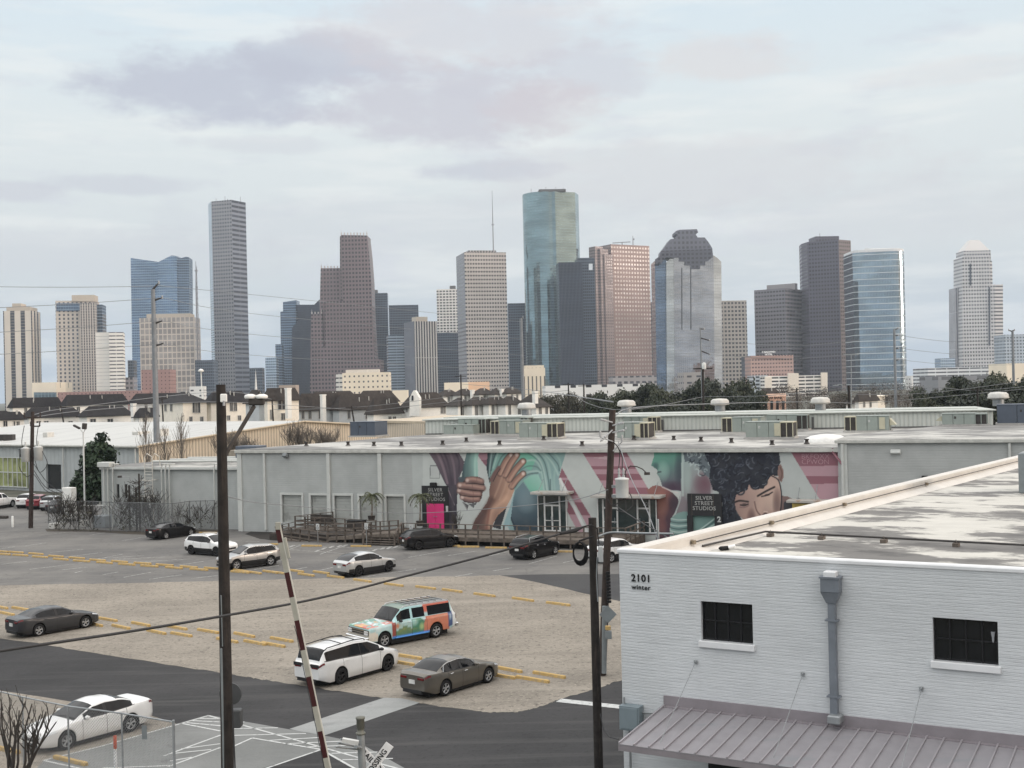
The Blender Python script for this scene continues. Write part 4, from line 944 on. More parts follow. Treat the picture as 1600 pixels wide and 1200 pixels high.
def mural(c):
 A_ = lambda: c.crop(640, 690, 7.27)
 B_ = lambda: c.crop(840, 690, 7.27)
 C_ = lambda: c.crop(1010, 690, 5.0)
 A_()
 c.poly([(150, 80), (2200, 60), (3400, 60), (3400, 1100), (530, 1100), (530, 650), (440, 510), (150, 505)], (182, 187, 183), curve=False)
 c.poly([(230, 270), (345, 270), (345, 420), (230, 420)], (120, 124, 124)); c.poly([(238, 278), (338, 278), (338, 412), (238, 412)], (178, 182, 179))
 # purple robe
 rb = [(190, 80), (535, 85), (580, 160), (622, 228), (600, 330), (570, 400), (555, 480), (545, 560), (540, 650), (530, 1100), (430, 1100), (440, 520), (410, 490), (300, 260)]
 c.poly(rb, (104, 90, 98), (58, 54, 64), (300, 150), (520, 700))
 for p, w, cc in [([(300, 110), (370, 260), (430, 470)], 26, (132, 112, 120)), ([(380, 100), (440, 250), (480, 480), (500, 700)], 22, (70, 62, 72)), ([(450, 100), (500, 260), (520, 480)], 24, (120, 104, 112)),
     ([(510, 100), (560, 220), (560, 360)], 18, (66, 60, 70)), ([(340, 110), (410, 280), (450, 470)], 14, (78, 68, 78)), ([(445, 560), (510, 720)], 10, (150, 135, 140)), ([(480, 500), (500, 950)], 26, (74, 68, 76))]:
  c.stroke(spline(p), w, cc, .8)
 # pink strip and green statue arm
 c.poly([(790, 85), (895, 85), (893, 290), (860, 270), (825, 230), (780, 165)], (158, 118, 128)); c.poly([(815, 205), (893, 205), (893, 290), (860, 275)], (128, 86, 98))
 c.poly([(555, 400), (610, 400), (660, 470), (560, 490)], (84, 92, 98))
 c.poly([(660, 85), (805, 85), (780, 150), (770, 220), (780, 330), (775, 400), (700, 410), (590, 410), (600, 330), (622, 230)], (64, 82, 86), (150, 188, 176), (600, 300), (770, 280))
 c.stroke(spline([(690, 100), (655, 230), (640, 390)], 5), 30, (92, 118, 116), .7); c.stroke(spline([(760, 100), (742, 240), (745, 390)], 5), 22, (166, 200, 188), .7)
 c.poly([(560, 420), (650, 400), (650, 470), (560, 490)], (70, 82, 88))
 # fist round the arm
 fist = [(640, 405), (720, 395), (800, 402), (840, 440), (855, 530), (830, 570), (820, 640), (790, 685), (700, 700), (620, 690), (580, 640), (545, 560), (550, 480), (600, 470)]
 c.poly(fist, (70, 54, 54))
 for pts, w, nail in [([(660, 437), (730, 432), (815, 452)], 68, (655, 440)), ([(570, 498), (680, 505), (830, 530)], 74, (570, 495)), ([(565, 560), (690, 590), (790, 600)], 66, (562, 555)), ([(600, 632), (690, 655), (775, 655)], 62, (598, 634))]:
  c.stroke(spline(pts, 5), w, (120, 92, 86), 1, .25); c.stroke(spline([(x, y - 9) for x, y in pts], 5), w * .45, (178, 142, 128), .9, .9)
  c.blob(nail, 26, 26, (205, 182, 172), 1.0); c.stroke([(pts[1][0] + 30, pts[1][1] - 22), (pts[1][0] + 36, pts[1][1] + 18)], 7, (120, 88, 82), .6)
 for p in ([(640, 480), (740, 478), (850, 490)], [(560, 535), (690, 548), (840, 560)], [(590, 612), (700, 625), (810, 622)]): c.stroke(spline(p, 4), 9, (46, 34, 36))
 c.poly([(595, 680), (670, 720), (655, 785)], (84, 84, 86)); c.poly([(660, 705), (745, 700), (730, 755)], (92, 94, 96)); c.poly([(720, 705), (765, 690), (750, 720)], (80, 80, 84)); c.stroke([(612, 700), (652, 770)], 9, (160, 160, 156), .8)
 # green draped statue body
 body = [(890, 80), (1790, 80), (1750, 210), (1720, 300), (1698, 420), (1712, 600), (1455, 600), (1455, 1100), (1180, 1100), (1110, 960), (1040, 990), (1140, 740), (1195, 550), (1000, 550), (908, 480), (872, 300)]
 m = c.poly(body, (118, 160, 148), (132, 158, 158), (900, 100), (1500, 700)); c.clip = m
 c.poly([(880, 80), (1010, 80), (940, 250), (905, 480), (870, 300)], (52, 66, 72), (120, 148, 144), (880, 300), (1010, 290))
 c.poly([(1180, 120), (1350, 110), (1450, 170), (1380, 330), (1310, 300), (1290, 210)], (112, 176, 152))
 c.poly([(1290, 440), (1380, 380), (1460, 370), (1510, 480), (1530, 570), (1380, 580)], (112, 176, 152), (150, 190, 178), (1330, 560), (1460, 380))
 folds = [([(900, 120), (880, 260), (900, 460)], 22, (44, 56, 62)), ([(935, 110), (915, 260), (905, 400)], 16, (164, 190, 182)), ([(990, 110), (960, 180), (925, 330)], 12, (60, 78, 82)), ([(1010, 110), (985, 190), (950, 300)], 16, (160, 186, 178)),
   ([(1110, 110), (1040, 180), (985, 300)], 16, (82, 104, 104)), ([(1170, 110), (1300, 105), (1420, 150), (1490, 240), (1540, 420), (1560, 560)], 28, (176, 200, 192)), ([(1290, 100), (1420, 180), (1500, 300), (1545, 570)], 12, (84, 112, 112)),
   ([(1300, 230), (1400, 210), (1470, 260), (1510, 400), (1530, 560)], 22, (168, 196, 186)), ([(1250, 330), (1340, 280), (1440, 285), (1490, 330)], 14, (86, 116, 114)), ([(1240, 420), (1320, 355), (1440, 335), (1480, 350)], 18, (176, 200, 192)),
   ([(1200, 520), (1260, 430), (1360, 370), (1460, 355)], 10, (70, 92, 94)), ([(1460, 110), (1560, 220), (1600, 400), (1620, 590)], 24, (158, 186, 178)), ([(1500, 110), (1620, 240), (1690, 380)], 20, (168, 194, 186)), ([(1440, 110), (1530, 230), (1575, 420), (1590, 580)], 12, (72, 98, 100)),
   ([(1560, 110), (1680, 250), (1700, 330)], 12, (70, 96, 98)), ([(1610, 100), (1700, 200), (1715, 290)], 18, (150, 182, 172)), ([(1650, 330), (1640, 460), (1660, 590)], 20, (148, 178, 170)), ([(1600, 430), (1600, 590)], 12, (70, 94, 98))]
 for p, w, cc in folds: c.stroke(spline(p, 5), w, cc, .75, .9)
 c.poly([(1145, 850), (1160, 740), (1200, 560), (1290, 460), (1380, 590), (1455, 615), (1455, 1100), (1215, 1100)], (104, 128, 136), (56, 70, 80), (1300, 560), (1340, 980))
 c.blob((1330, 680), 130, 150, (124, 144, 150), .7); c.stroke(spline([(1160, 760), (1150, 860), (1215, 1000)], 5), 18, (48, 60, 70), .8)
 c.poly([(1050, 1000), (1140, 740), (1180, 600), (1165, 760), (1130, 1000)], (140, 170, 174)); c.stroke(spline([(1180, 590), (1110, 800), (1050, 990)], 5), 14, (170, 194, 192), .8)
 c.clip = None
 c.poly([(940, 970), (990, 850), (1060, 770), (1105, 740), (1040, 960), (1035, 1000)], (58, 58, 62))
 # brown hand
 hand = [(680, 1060), (740, 890), (830, 760), (880, 690), (908, 610), (905, 540), (930, 430), (960, 350), (1010, 285), (1030, 300), (1100, 330), (1180, 420), (1160, 470), (1190, 550), (1150, 650), (1090, 760), (1000, 840), (950, 930), (920, 1060)]
 m = c.poly(hand, (104, 78, 72), (186, 146, 122), (860, 620), (1120, 660)); c.clip = None
 for pts, w in [([(1030, 360), (1090, 230), (1150, 155)], 62), ([(1085, 380), (1150, 250), (1218, 150)], 62), ([(1130, 430), (1210, 310), (1288, 225)], 64), ([(1160, 510), (1220, 430), (1290, 365)], 60)]:
  c.stroke(spline(pts, 5), w + 12, (58, 44, 46), .9, .2); c.stroke(spline(pts, 5), w, (148, 112, 98), 1, .25); c.stroke(spline([(x + 8, y + 6) for x, y in pts], 5), w * .4, (190, 152, 132), .8, .9)
  c.blob(pts[-1], 24, 26, (214, 196, 186), 1.0)
 c.stroke(spline([(925, 440), (965, 360), (1015, 295)], 5), 40, (110, 82, 78), 1, .4); c.stroke(spline([(950, 450), (990, 370), (1030, 310)], 4), 10, (56, 42, 44), .8)
 for p in ([(960, 640), (1010, 520), (1060, 380)], [(1020, 660), (1075, 540), (1110, 420)], [(1070, 680), (1120, 580), (1150, 470)]): c.stroke(spline(p, 5), 20, (196, 160, 138), .45, .9)
 c.stroke(spline([(900, 960), (930, 800), (1010, 720), (1100, 640)], 5), 60, (206, 164, 138), .65, .9); c.stroke(spline([(760, 930), (860, 780), (930, 660)], 5), 60, (84, 62, 58), .7, .9)
 c.stroke(spline([(870, 1000), (890, 880), (905, 760)], 5), 26, (130, 84, 74), .7, .9)
 # mauve stripes
 B_()
 dk, lt = (138, 92, 102), (172, 136, 144)
 def bands(pts, ys):
  mm = c.poly(pts, lt, curve=False); c.clip = mm
  for y0, y1 in ys: c.poly([(-400, y0), (2400, y0), (2400, y1 + 8), (1800, y1 - 4), (900, y1 + 8), (-400, y1)], dk, curve=False)
  c.clip = None
 bands([(275, 295), (350, 430), (600, 842), (690, 1060), (620, 1060), (560, 950), (345, 560), (240, 420)], [(295, 408), (440, 560), (560, 605), (690, 832)])
 bands([(340, 640), (360, 690), (500, 920), (560, 1060), (480, 1060), (370, 860), (340, 800)], [(690, 820)])
 c.poly([(240, 425), (262, 405), (590, 1060), (548, 1060)], (205, 206, 204), curve=False)
 bands([(480, 80), (985, 80), (1265, 550), (1380, 620), (1380, 1060), (1050, 1060), (1050, 660), (780, 640), (780, 560), (500, 112)], [(60, 165), (278, 306), (368, 412), (395, 432), (520, 665), (660, 828)])
 c.poly([(640, 185), (800, 165), (800, 205)], (190, 160, 165), curve=False)
 # green profile, brown shoulder, neck
 C_()
 c.poly([(60, 60), (280, 60), (275, 390), (190, 385), (125, 352), (115, 322), (104, 290), (95, 270), (82, 250), (86, 232), (78, 212), (62, 208), (38, 185), (48, 150), (58, 120)], (96, 152, 134), (92, 80, 96), (150, 120), (200, 370))
 c.clip = poly_in(c.X, c.Y, c.t([(60, 60), (280, 60), (275, 390), (190, 385), (125, 352), (115, 322), (95, 270), (82, 250), (86, 232), (78, 212), (38, 185), (58, 120)]))
 c.blob((130, 230), 60, 90, (146, 186, 172), .6); c.blob((262, 220), 50, 180, (58, 66, 76), .7); c.blob((70, 195), 34, 40, (66, 92, 92), .8); c.stroke([(85, 240), (112, 236)], 10, (52, 60, 68), .9); c.stroke(spline([(58, 205), (80, 214)], 3), 8, (40, 48, 54), .9)
 c.blob((210, 360), 110, 60, (72, 56, 70), .8)
 c.clip = None
 c.poly([(275, 60), (330, 60), (360, 150), (450, 220), (500, 330), (500, 700), (190, 700), (230, 580), (250, 470), (270, 390)], (150, 168, 164), (130, 120, 124), (300, 120), (420, 420))
 c.stroke(spline([(285, 80), (282, 260), (285, 420)], 4), 16, (176, 192, 186), .8); c.blob((450, 330), 90, 110, (110, 78, 88), .9); c.blob((320, 300), 40, 180, (160, 178, 172), .7)
 sh = [(0, 372), (20, 370), (45, 348), (75, 340), (120, 350), (165, 375), (205, 400), (245, 440), (252, 480), (225, 550), (200, 590), (185, 660), (180, 800), (75, 800), (75, 445), (20, 420)]
 c.poly(sh, (140, 92, 86), (84, 62, 72), (90, 420), (220, 560)); c.clip = poly_in(c.X, c.Y, c.t(sh))
 c.blob((120, 500), 60, 130, (168, 114, 98), .7); c.blob((225, 470), 60, 110, (62, 52, 64), .8); c.blob((120, 660), 50, 90, (150, 96, 88), .6); c.clip = None
 c.stroke(spline([(125, 355), (195, 385), (245, 400)], 4), 10, (200, 190, 186), .9); c.stroke(spline([(200, 385), (265, 395), (258, 470), (225, 560)], 5), 10, (176, 188, 184), .8)
 tor = [(190, 600), (240, 560), (290, 545), (400, 560), (560, 560), (600, 600), (590, 800), (180, 800)]
 c.poly(tor, (128, 158, 152), (96, 128, 122), (200, 600), (560, 660)); c.clip = poly_in(c.X, c.Y, c.t(tor))
 for k in range(6): c.stroke(spline([(185, 600 + k * 24), (250, 612 + k * 24), (330, 608 + k * 22)], 4), 9, (190, 206, 200) if k % 2 == 0 else (70, 92, 94), .85)
 for k in range(5): c.stroke(spline([(400, 700 + k * 12), (470, 650 + k * 16), (560, 580 + k * 26)], 4), 9, (182, 202, 194) if k % 2 == 0 else (62, 86, 86), .85)
 c.clip = None
 # curls of the statue, boy's hair
 c.poly([(285, 65), (520, 65), (520, 300), (470, 270), (400, 190), (350, 150), (300, 160)], (96, 106, 112))
 for k in range(46):
  x, y = rnd.uniform(290, 510), rnd.uniform(70, 260)
  if y > 80 + (x - 285) * .85 + 70: continue
  r = rnd.uniform(9, 22); a0 = rnd.uniform(0, 6.3)
  c.stroke([(x + r * math.cos(a0 + q * .5), y + r * math.sin(a0 + q * .5)) for q in range(6)], 8, rnd.choice([(178, 190, 190), (150, 164, 166), (54, 62, 70)]), .9)
 hair = [(440, 65), (1032, 65), (1042, 120), (1046, 170), (1030, 200), (1034, 270), (975, 262), (940, 320), (915, 370), (850, 372), (800, 335), (790, 378), (740, 396), (704, 412), (688, 470), (705, 560), (760, 625), (700, 800), (590, 800), (590, 480), (560, 390), (520, 380), (490, 290), (500, 200)]
 face = [(660, 470), (690, 425), (740, 390), (800, 320), (900, 330), (960, 250), (1030, 280), (1052, 360), (1050, 470), (1045, 620), (900, 720), (790, 640), (735, 590), (695, 530)]
 c.poly([(590, 500), (680, 480), (760, 640), (700, 800), (590, 800)], (58, 66, 72), (84, 100, 100), (700, 600), (600, 560))
 c.poly([(1046, 420), (1110, 430), (1200, 480), (1200, 800), (1040, 800)], (122, 98, 94)); c.poly([(1075, 470), (1190, 440), (1260, 480), (1260, 800), (1060, 800)], (66, 66, 70))
 c.poly(face, (148, 120, 112), (188, 158, 144), (700, 560), (960, 420)); c.clip = poly_in(c.X, c.Y, c.t(face))
 c.blob((960, 440), 90, 110, (196, 168, 152), .7); c.blob((780, 560), 70, 80, (168, 138, 124), .6); c.blob((880, 520), 50, 130, (196, 166, 150), .6); c.blob((820, 600), 40, 90, (106, 80, 76), .8); c.blob((1020, 480), 40, 130, (112, 88, 84), .8)
 c.stroke(spline([(690, 474), (730, 462), (795, 470)], 4), 13, (38, 32, 34)); c.stroke(spline([(728, 512), (762, 516), (800, 500)], 4), 7, (120, 92, 88), .8); c.stroke(spline([(735, 495), (765, 500), (795, 488)], 4), 10, (38, 32, 36)); c.blob((766, 490), 26, 11, (70, 56, 56), 1); c.blob((944, 416), 26, 10, (70, 56, 56), 1)
 c.stroke(spline([(870, 425), (930, 390), (1000, 355)], 4), 14, (44, 38, 40)); c.stroke(spline([(900, 428), (940, 420), (985, 395)], 4), 9, (38, 32, 36))
 c.stroke(spline([(845, 470), (862, 540), (905, 590)], 4), 10, (104, 78, 74), .8); c.stroke(spline([(905, 580), (930, 560), (950, 575)], 4), 12, (70, 50, 50), .9); c.stroke(spline([(920, 545), (945, 548)], 3), 8, (214, 188, 174), .9)
 c.clip = None
 hm = c.poly(hair, (42, 45, 54)); c.clip = hm
 for k in range(210):
  x, y = rnd.uniform(450, 1040), rnd.uniform(70, 600); r = rnd.uniform(14, 36); a0 = rnd.uniform(0, 6.3); sg = rnd.choice((-1, 1))
  c.stroke([(x + r * math.cos(a0 + sg * q * .42), y + r * math.sin(a0 + sg * q * .42)) for q in range(5)], rnd.uniform(5, 9), rnd.choice([(84, 90, 102), (66, 72, 84), (108, 114, 124), (24, 26, 32), (22, 24, 30)]), .65)
 c.clip = None
 for x, y, r in ((735, 385, 30), (850, 335, 36), (715, 375, 22), (915, 315, 28)):
  c.stroke([(x + r * math.cos(q * .5), y + r * math.sin(q * .5)) for q in range(0, 8)], 13, (40, 42, 50), .95); c.stroke([(x + r * .8 * math.cos(q * .5), y + r * .8 * math.sin(q * .5)) for q in range(1, 5)], 5, (120, 124, 132), .8)
 c.poly([(1030, 190), (1050, 175), (1070, 220), (1072, 280), (1055, 320), (1035, 300), (1025, 250)], (134, 106, 98)); c.stroke(spline([(1045, 200), (1060, 250), (1048, 300)], 4), 9, (90, 66, 62), .8)
 c.stroke(spline([(975, 266), (1030, 300), (1052, 380), (1056, 460), (1045, 560)], 6), 9, (36, 36, 42)); c.stroke(spline([(1030, 130), (1046, 160)], 3), 8, (40, 42, 50))
 bands([(1125, 75), (1500, 75), (1500, 800), (1420, 560), (1365, 470)], [(60, 188), (270, 328)])
mural(cv_)
srgb = np.clip(cv_.C, 0, 255) / 255.0
srgb = srgb * .9 + srgb.mean(-1, keepdims=True) * .1
linr = np.where(srgb <= 0.04045, srgb / 12.92, ((srgb + 0.055) / 1.055) ** 2.4) * 1.1
def paint_mesh(name, co, faces, cols, mat, parent, uv=None):
 me = bpy.data.meshes.new(name)
 me.vertices.add(len(co)); me.vertices.foreach_set('co', np.asarray(co, np.float32).ravel())
 me.loops.add(faces.size); me.loops.foreach_set('vertex_index', faces.ravel().astype(np.int32))
 me.polygons.add(len(faces)); me.polygons.foreach_set('loop_start', np.arange(0, faces.size, 4, dtype=np.int32))
 me.update(calc_edges=True); me.validate()
 ca = me.color_attributes.new('paint', 'FLOAT_COLOR', 'POINT')
 ca.data.foreach_set('color', np.concatenate([cols, np.ones((len(cols), 1))], 1).astype(np.float32).ravel())
 me.materials.append(mat)
 o = bpy.data.objects.new(name, me); COL.objects.link(o); o.parent = parent
 return o
o_ = ORG[wh]
co = np.stack([XX - o_.x, YY - o_.y, ZV - o_.z], -1).reshape(-1, 3)
ii = np.arange((ns + 1) * (nz + 1)).reshape(ns + 1, nz + 1)
fc = np.stack([ii[:-1, :-1], ii[1:, :-1], ii[1:, 1:], ii[:-1, 1:]], -1).reshape(-1, 4)
M_mural = vcol('mural_paint', 0.75, 0.25)
mo = paint_mesh('mural_wall', co, fc, linr.reshape(-1, 3), M_mural, wh)
mo['label'] = 'painted wall with a mural of hands, draped green statue and curly haired face'
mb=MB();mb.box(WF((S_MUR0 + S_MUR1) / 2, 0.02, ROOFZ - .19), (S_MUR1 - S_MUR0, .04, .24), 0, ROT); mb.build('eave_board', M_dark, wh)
M_pinktext = pm('pale_pink_paint', S(178, 142, 150), .7)
for body, y in (('BKFOXX', 713.5), ('CPWON', 722)):
 p = W(1274, y, .02); put_text(body, .56, p, E, ZUP, 'mural_signature', M_pinktext, wh, spacing=1.0, bold=-.006)
# entrances
def entry(x0, x1, y0, y1, cols_, label, canopy, number=None):
 a, b, z0, z1 = rect(x0, x1, y0, y1); z0 = 0.72
 r = thing('glazed_entrance', label, 'entrance', WF((a + b) / 2, .1, z0))
 mb=MB();mb.box(WF((a + b) / 2, .03, (z0 + z1) / 2), (b - a, .06, z1 - z0), 0, ROT); mb.build('glazing', pm('entrance_glass', (0.035, 0.05, 0.05), .08, spec=.6, var=.2), r)
 fr = MB(); t = .09
 zd = z0 + (z1 - z0) * .74
 for s in (0.01, .99): fr.box(WF(a + (b - a) * s, .08, (z0 + z1) / 2), (.08, .1, z1 - z0), 0, ROT)
 for grp in cols_:
  for s in grp: fr.box(WF(a + (b - a) * s, .08, (z0 + (zd if s not in (grp[0], grp[-1]) else z1)) / 2), (.13, .1, (zd if s not in (grp[0], grp[-1]) else z1) - z0), 0, ROT)
  s0_, s1_ = a + (b - a) * grp[0], a + (b - a) * grp[-1]
  for z in (z0 + .08, z0 + .95, zd): fr.box(WF((s0_ + s1_) / 2, .085, z), (s1_ - s0_, .1, .13 if z != z0 + .95 else .06), 0, ROT)
 fr.build('door_frame', pm('white_door_frame', (.66, .66, .64), .5), r)
 ca, cb, cy = canopy
 p, q = W(ca, cy, 1.6), W(cb, cy, 1.6); mb = MB()
 mb.box((p + q) / 2 - N * .75, ((q - p).length, 1.7, .22), 0, ROT, .02); mb.build('canopy', pm('canopy_metal', S(176, 172, 166), .5, spots=(S(150, 116, 90), 1.5, .55, .68, .7)), r)
 for s in (p + E * .6, q - E * .6):
  mb=MB();mb.tube([s - N * .1, s - N * 1.5 + ZUP * 1.1], .03, 5); mb.build('tie_rod', M_galv, r)
 for s in (.47, .53) if len(cols_) == 1 else (.30, .72):
  mb=MB();ss = a + (b - a) * s; mb.box(WF(ss, .16, z0 + 1.05), (.04, .05, .5), 0, ROT); mb.build('handle', M_galv, r)
 if number: put_text(number, .42, W(*number_pos, .14), E, ZUP, 'lettering', M_white, r)
number_pos = (1010, 787.5)
entry(841, 886, 775, 828, ((.24, .5, .76),), 'white framed glass double door under a flat canopy amid the statue drapery', (829, 887, 771))
entry(934, 1027, 780, 836, ((.1, .34), (.68, .88)), 'wide glazed entrance numbered 305 under a rusty flat canopy beside brown shoulder', (923, 1032, 776.5), '305')
# black sign wall with the pink doors
a, b, z0, z1 = rect(660, 701, 759, 826)
r = thing('studio_entrance', 'black panel lettered SILVER STREET STUDIOS with pink double doors', 'entrance', WF((a + b) / 2, .1, .72))
mb=MB();mb.box(WF((a + b) / 2, .04, (.72 + z1) / 2), (b - a, .08, z1 - .72), 0, ROT); mb.build('panel', pm('black_panel', (.022, .022, .024), .55), r)
a2, b2, _, zt = rect(668, 694.5, 787, 826)
for s0, s1 in ((a2, (a2 + b2) / 2 - .01), ((a2 + b2) / 2 + .01, b2)):
 mb=MB();mb.box(WF((s0 + s1) / 2, .11, (.75 + zt) / 2), (s1 - s0, .06, zt - .75), 0, ROT, .01); d = mb.build('door', pm('pink_door', S(222, 62, 128, .95), .5, var=.04), r)
 mb=MB();mb.box(WF((a2 + b2) / 2 + (-.12 if s0 == a2 else .12), .17, 1.8), (.1, .06, .06), 0, ROT); mb.build('handle', M_galv, d)
p = W(680, 773, .1)
put_text('SILVER\nSTREET\nSTUDIOS', .43, p, E, ZUP, 'lettering', pm('pale_lettering', S(160, 160, 157), .6), r, spacing=1.15, bold=.004, line=.98)
mb=MB();q = W(698.5, 795, .14); mb.box(q, (.2, .06, .5), 0, ROT); mb.build('notice', M_white, r)
mb=MB();mb.box(W(677, 757, .2), (.6, .3, .35), 0, ROT, .04); mb.build('lamp_head', M_dark, r)
# the second black sign frame
a, b, z0, z1 = rect(1073, 1128, 771, 838)
r = thing('studio_sign', 'black framed sign lettered SILVER STREET STUDIOS with the number 2 below', 'sign', WF((a + b) / 2, .1, .7))
mb=MB();mb.box(WF((a + b) / 2 + .1, .22, z1 - .9), (b - a - .1, .12, 1.8), 0, ROT, .01); mb.build('board', pm('black_panel', (.022, .022, .024), .55), r)
for s in (a + .33, b - .25):
 mb=MB();mb.box(WF(s, .2, (.72 + z1 - 1.8) / 2), (.5 if s < a + 1 else .62, .12, z1 - 1.8 - .72), 0, ROT); mb.build('post', pm('black_panel', (.022, .022, .024), .55), r)
mb = MB()
for s, w_ in ((a + .52, .03), (b - .62, .03)): mb.box(WF(s, .285, z1 - .9), (w_, .01, 1.7), 0, ROT)
mb.build('seam', pm('sign_seam', (.10, .08, .06), .6), r)
put_text('SILVER\nSTREET\nSTUDIOS', .44, W(1100, 786.5, .30), E, ZUP, 'lettering', pm('pale_lettering', S(160, 160, 157), .6), r, spacing=1.1, bold=.006, line=.95)
put_text('2', .62, W(1123.5, 812, .30), E, ZUP, 'number', M_white, r, bold=.02)
# entrance canopy further right
r = thing('glazed_entrance', 'small canopy with a yellow lit transom below the striped right end of mural', 'entrance', W(1262, 790))
p, q = W(1229, 786, 1.4), W(1290, 782, 1.4); mb=MB();mb.box((p + q) / 2 - N * .65, ((q - p).length, 1.5, .2), 0, ROT, .02); mb.build('canopy', pm('canopy_metal', S(176, 172, 166), .5), r)
mb=MB();mb.box(W(1262, 794, .05), (2.4, .08, .7), 0, ROT); mb.build('transom', pm('yellow_transom', S(224, 196, 110), .4), r)
for s in (p + E * .8, q - E * .8):
 mb=MB();mb.tube([s - N * .1, s - N * 1.3 + ZUP * 1.1], .03, 5); mb.build('tie_rod', M_galv, r)
# ------------------------------------------------------------------ taller grey block at the right
gb = thing('brick_warehouse', 'taller blue grey brick warehouse adjoining the right end of the mural wall', 'warehouse', WF(WLEN + 14, 0, 0))
HB = 8.45
mb=MB();wallcells(mb, lambda s, o, z: WF(s, o + .35, z), WLEN, WLEN + 46, 0, HB, [])
mb.face([WF(WLEN, .35, 0), WF(WLEN, .35, HB), WF(WLEN, -6, HB), WF(WLEN, -6, 0)], 0, [(0, 0), (0, 8), (6, 8), (6, 0)])
mb.build('wall', M_greybrick2, gb)
mb=MB();mb.face([WF(WLEN - .1, .6, HB + .02), WF(WLEN + 46, .6, HB + .02), WF(WLEN + 46, -27, HB + .05), WF(WLEN + 6, -27, HB + .05), WF(WLEN - .1, -8, HB + .03)]); mb.build('roof', M_flatroof, gb)
mb=MB();mb.box(WF(WLEN + 23, .55, HB - .13), (46.4, .2, .26), 0, ROT, .03); mb.build('gutter', M_gutter, gb)
for px in (1319, 1579):
 s = sof(px, 760); mb=MB();mb.tube([WF(s, .55, HB - .3), WF(s, .5, .3)], .11, 8); mb.build('downspout', M_trim, gb)
mb=MB();p, q = W(1301, 706, .25), W(1317, 727, .55); mb.tube([p + ZUP * .3, p, q], .09, 8); mb.build('downspout', pm('mauve_pipe', S(150, 105, 114), .6), gb)
mb=MB();mb.box(WF(WLEN + .45, .4, HB / 2), (.5, .12, HB - .4), 0, ROT); mb.build('corner_trim', M_trim, gb)
wall_lamp(1400, 707, 'white flood lamp on an angled arm on the blue grey brick wall', .75, M_trim)
wall_lamp(1446, 748, 'small black square lamp low on the blue grey brick wall', .5, M_dark)
# ------------------------------------------------------------------ corrugated clerestory behind the roof
cl = thing('corrugated_hall', 'long pale corrugated metal hall rising behind the flat roof', 'warehouse', (C1 + C2) / 2)
ec = (C2 - C1).normalized(); nc = Vector((-ec.y, ec.x, 0)); RC = Matrix((ec, nc, ZUP)).transposed(); Lc = (C2 - C1).length
D1, D2 = C1 + nc * 16, C2 + nc * 16
mb=MB();mb.prism([(C1.x, C1.y), (C2.x, C2.y), (D2.x, D2.y), (D1.x, D1.y)], 0, HT - .1, 0, None, False); mb.build('wall', M_corr, cl)
mb=MB();mb.box((C1 + D2) / 2 + ZUP * (HT - .02), (Lc + .6, 16.6, .16), 0, RC, .04); mb.box((C1 + D2) / 2 + ZUP * (HT + .1), (Lc - 2, 8, .1), 0, RC); mb.build('roof', pm('pale_metal_roof', S(176, 180, 174), .5), cl)
mb=MB();mb.box((C1 + C2) / 2 - nc * .05 + ZUP * 7.98, (Lc, .2, .12), 0, RC); mb.build('base_flashing', pm('dark_flashing', (.10, .10, .10), .7), cl)
for px in (1035, 1270, 880):
 s = 0
 p = PL(px, 660, C1 - nc * .1, nc); mb=MB();mb.box(Vector((p.x, p.y, 8.6)), (.25, .12, 1.2), 0, RC); mb.build('vent_pipe', pm('dark_flashing', (.10, .10, .10), .7), cl)
# roof vents
def mushroom(px, py, d, label):
 p = P(px, py, d); r = thing('roof_vent', label, 'roof vent', p, 0, 'round roof ventilators')
 mb=MB();mb.lathe(p, [(.55, -.2), (.55, .55)], 16); mb.build('neck', M_galv, r)
 mb=MB();mb.lathe(p, [(.60, .45), (1.0, .55), (1.05, .62), (.98, .75), (.98, .95), (.75, 1.15), (.1, 1.2)], 18); mb.build('hood', pm('pale_vent', S(196, 194, 188), .5), r)
 return r
mushroom(823, 646, 134, 'round roof ventilator right of the white townhouse row')
mushroom(979, 642, 133, 'round roof ventilator left of the dark oak crowns')
mushroom(1125, 640, 131, 'round roof ventilator in front of the oaks, beside a thin pole')
mushroom(1282, 638, 128, 'round roof ventilator left of the cream gabled house')
mushroom(1560, 631, 122, 'round roof ventilator on top of the dark cabinet at the right')
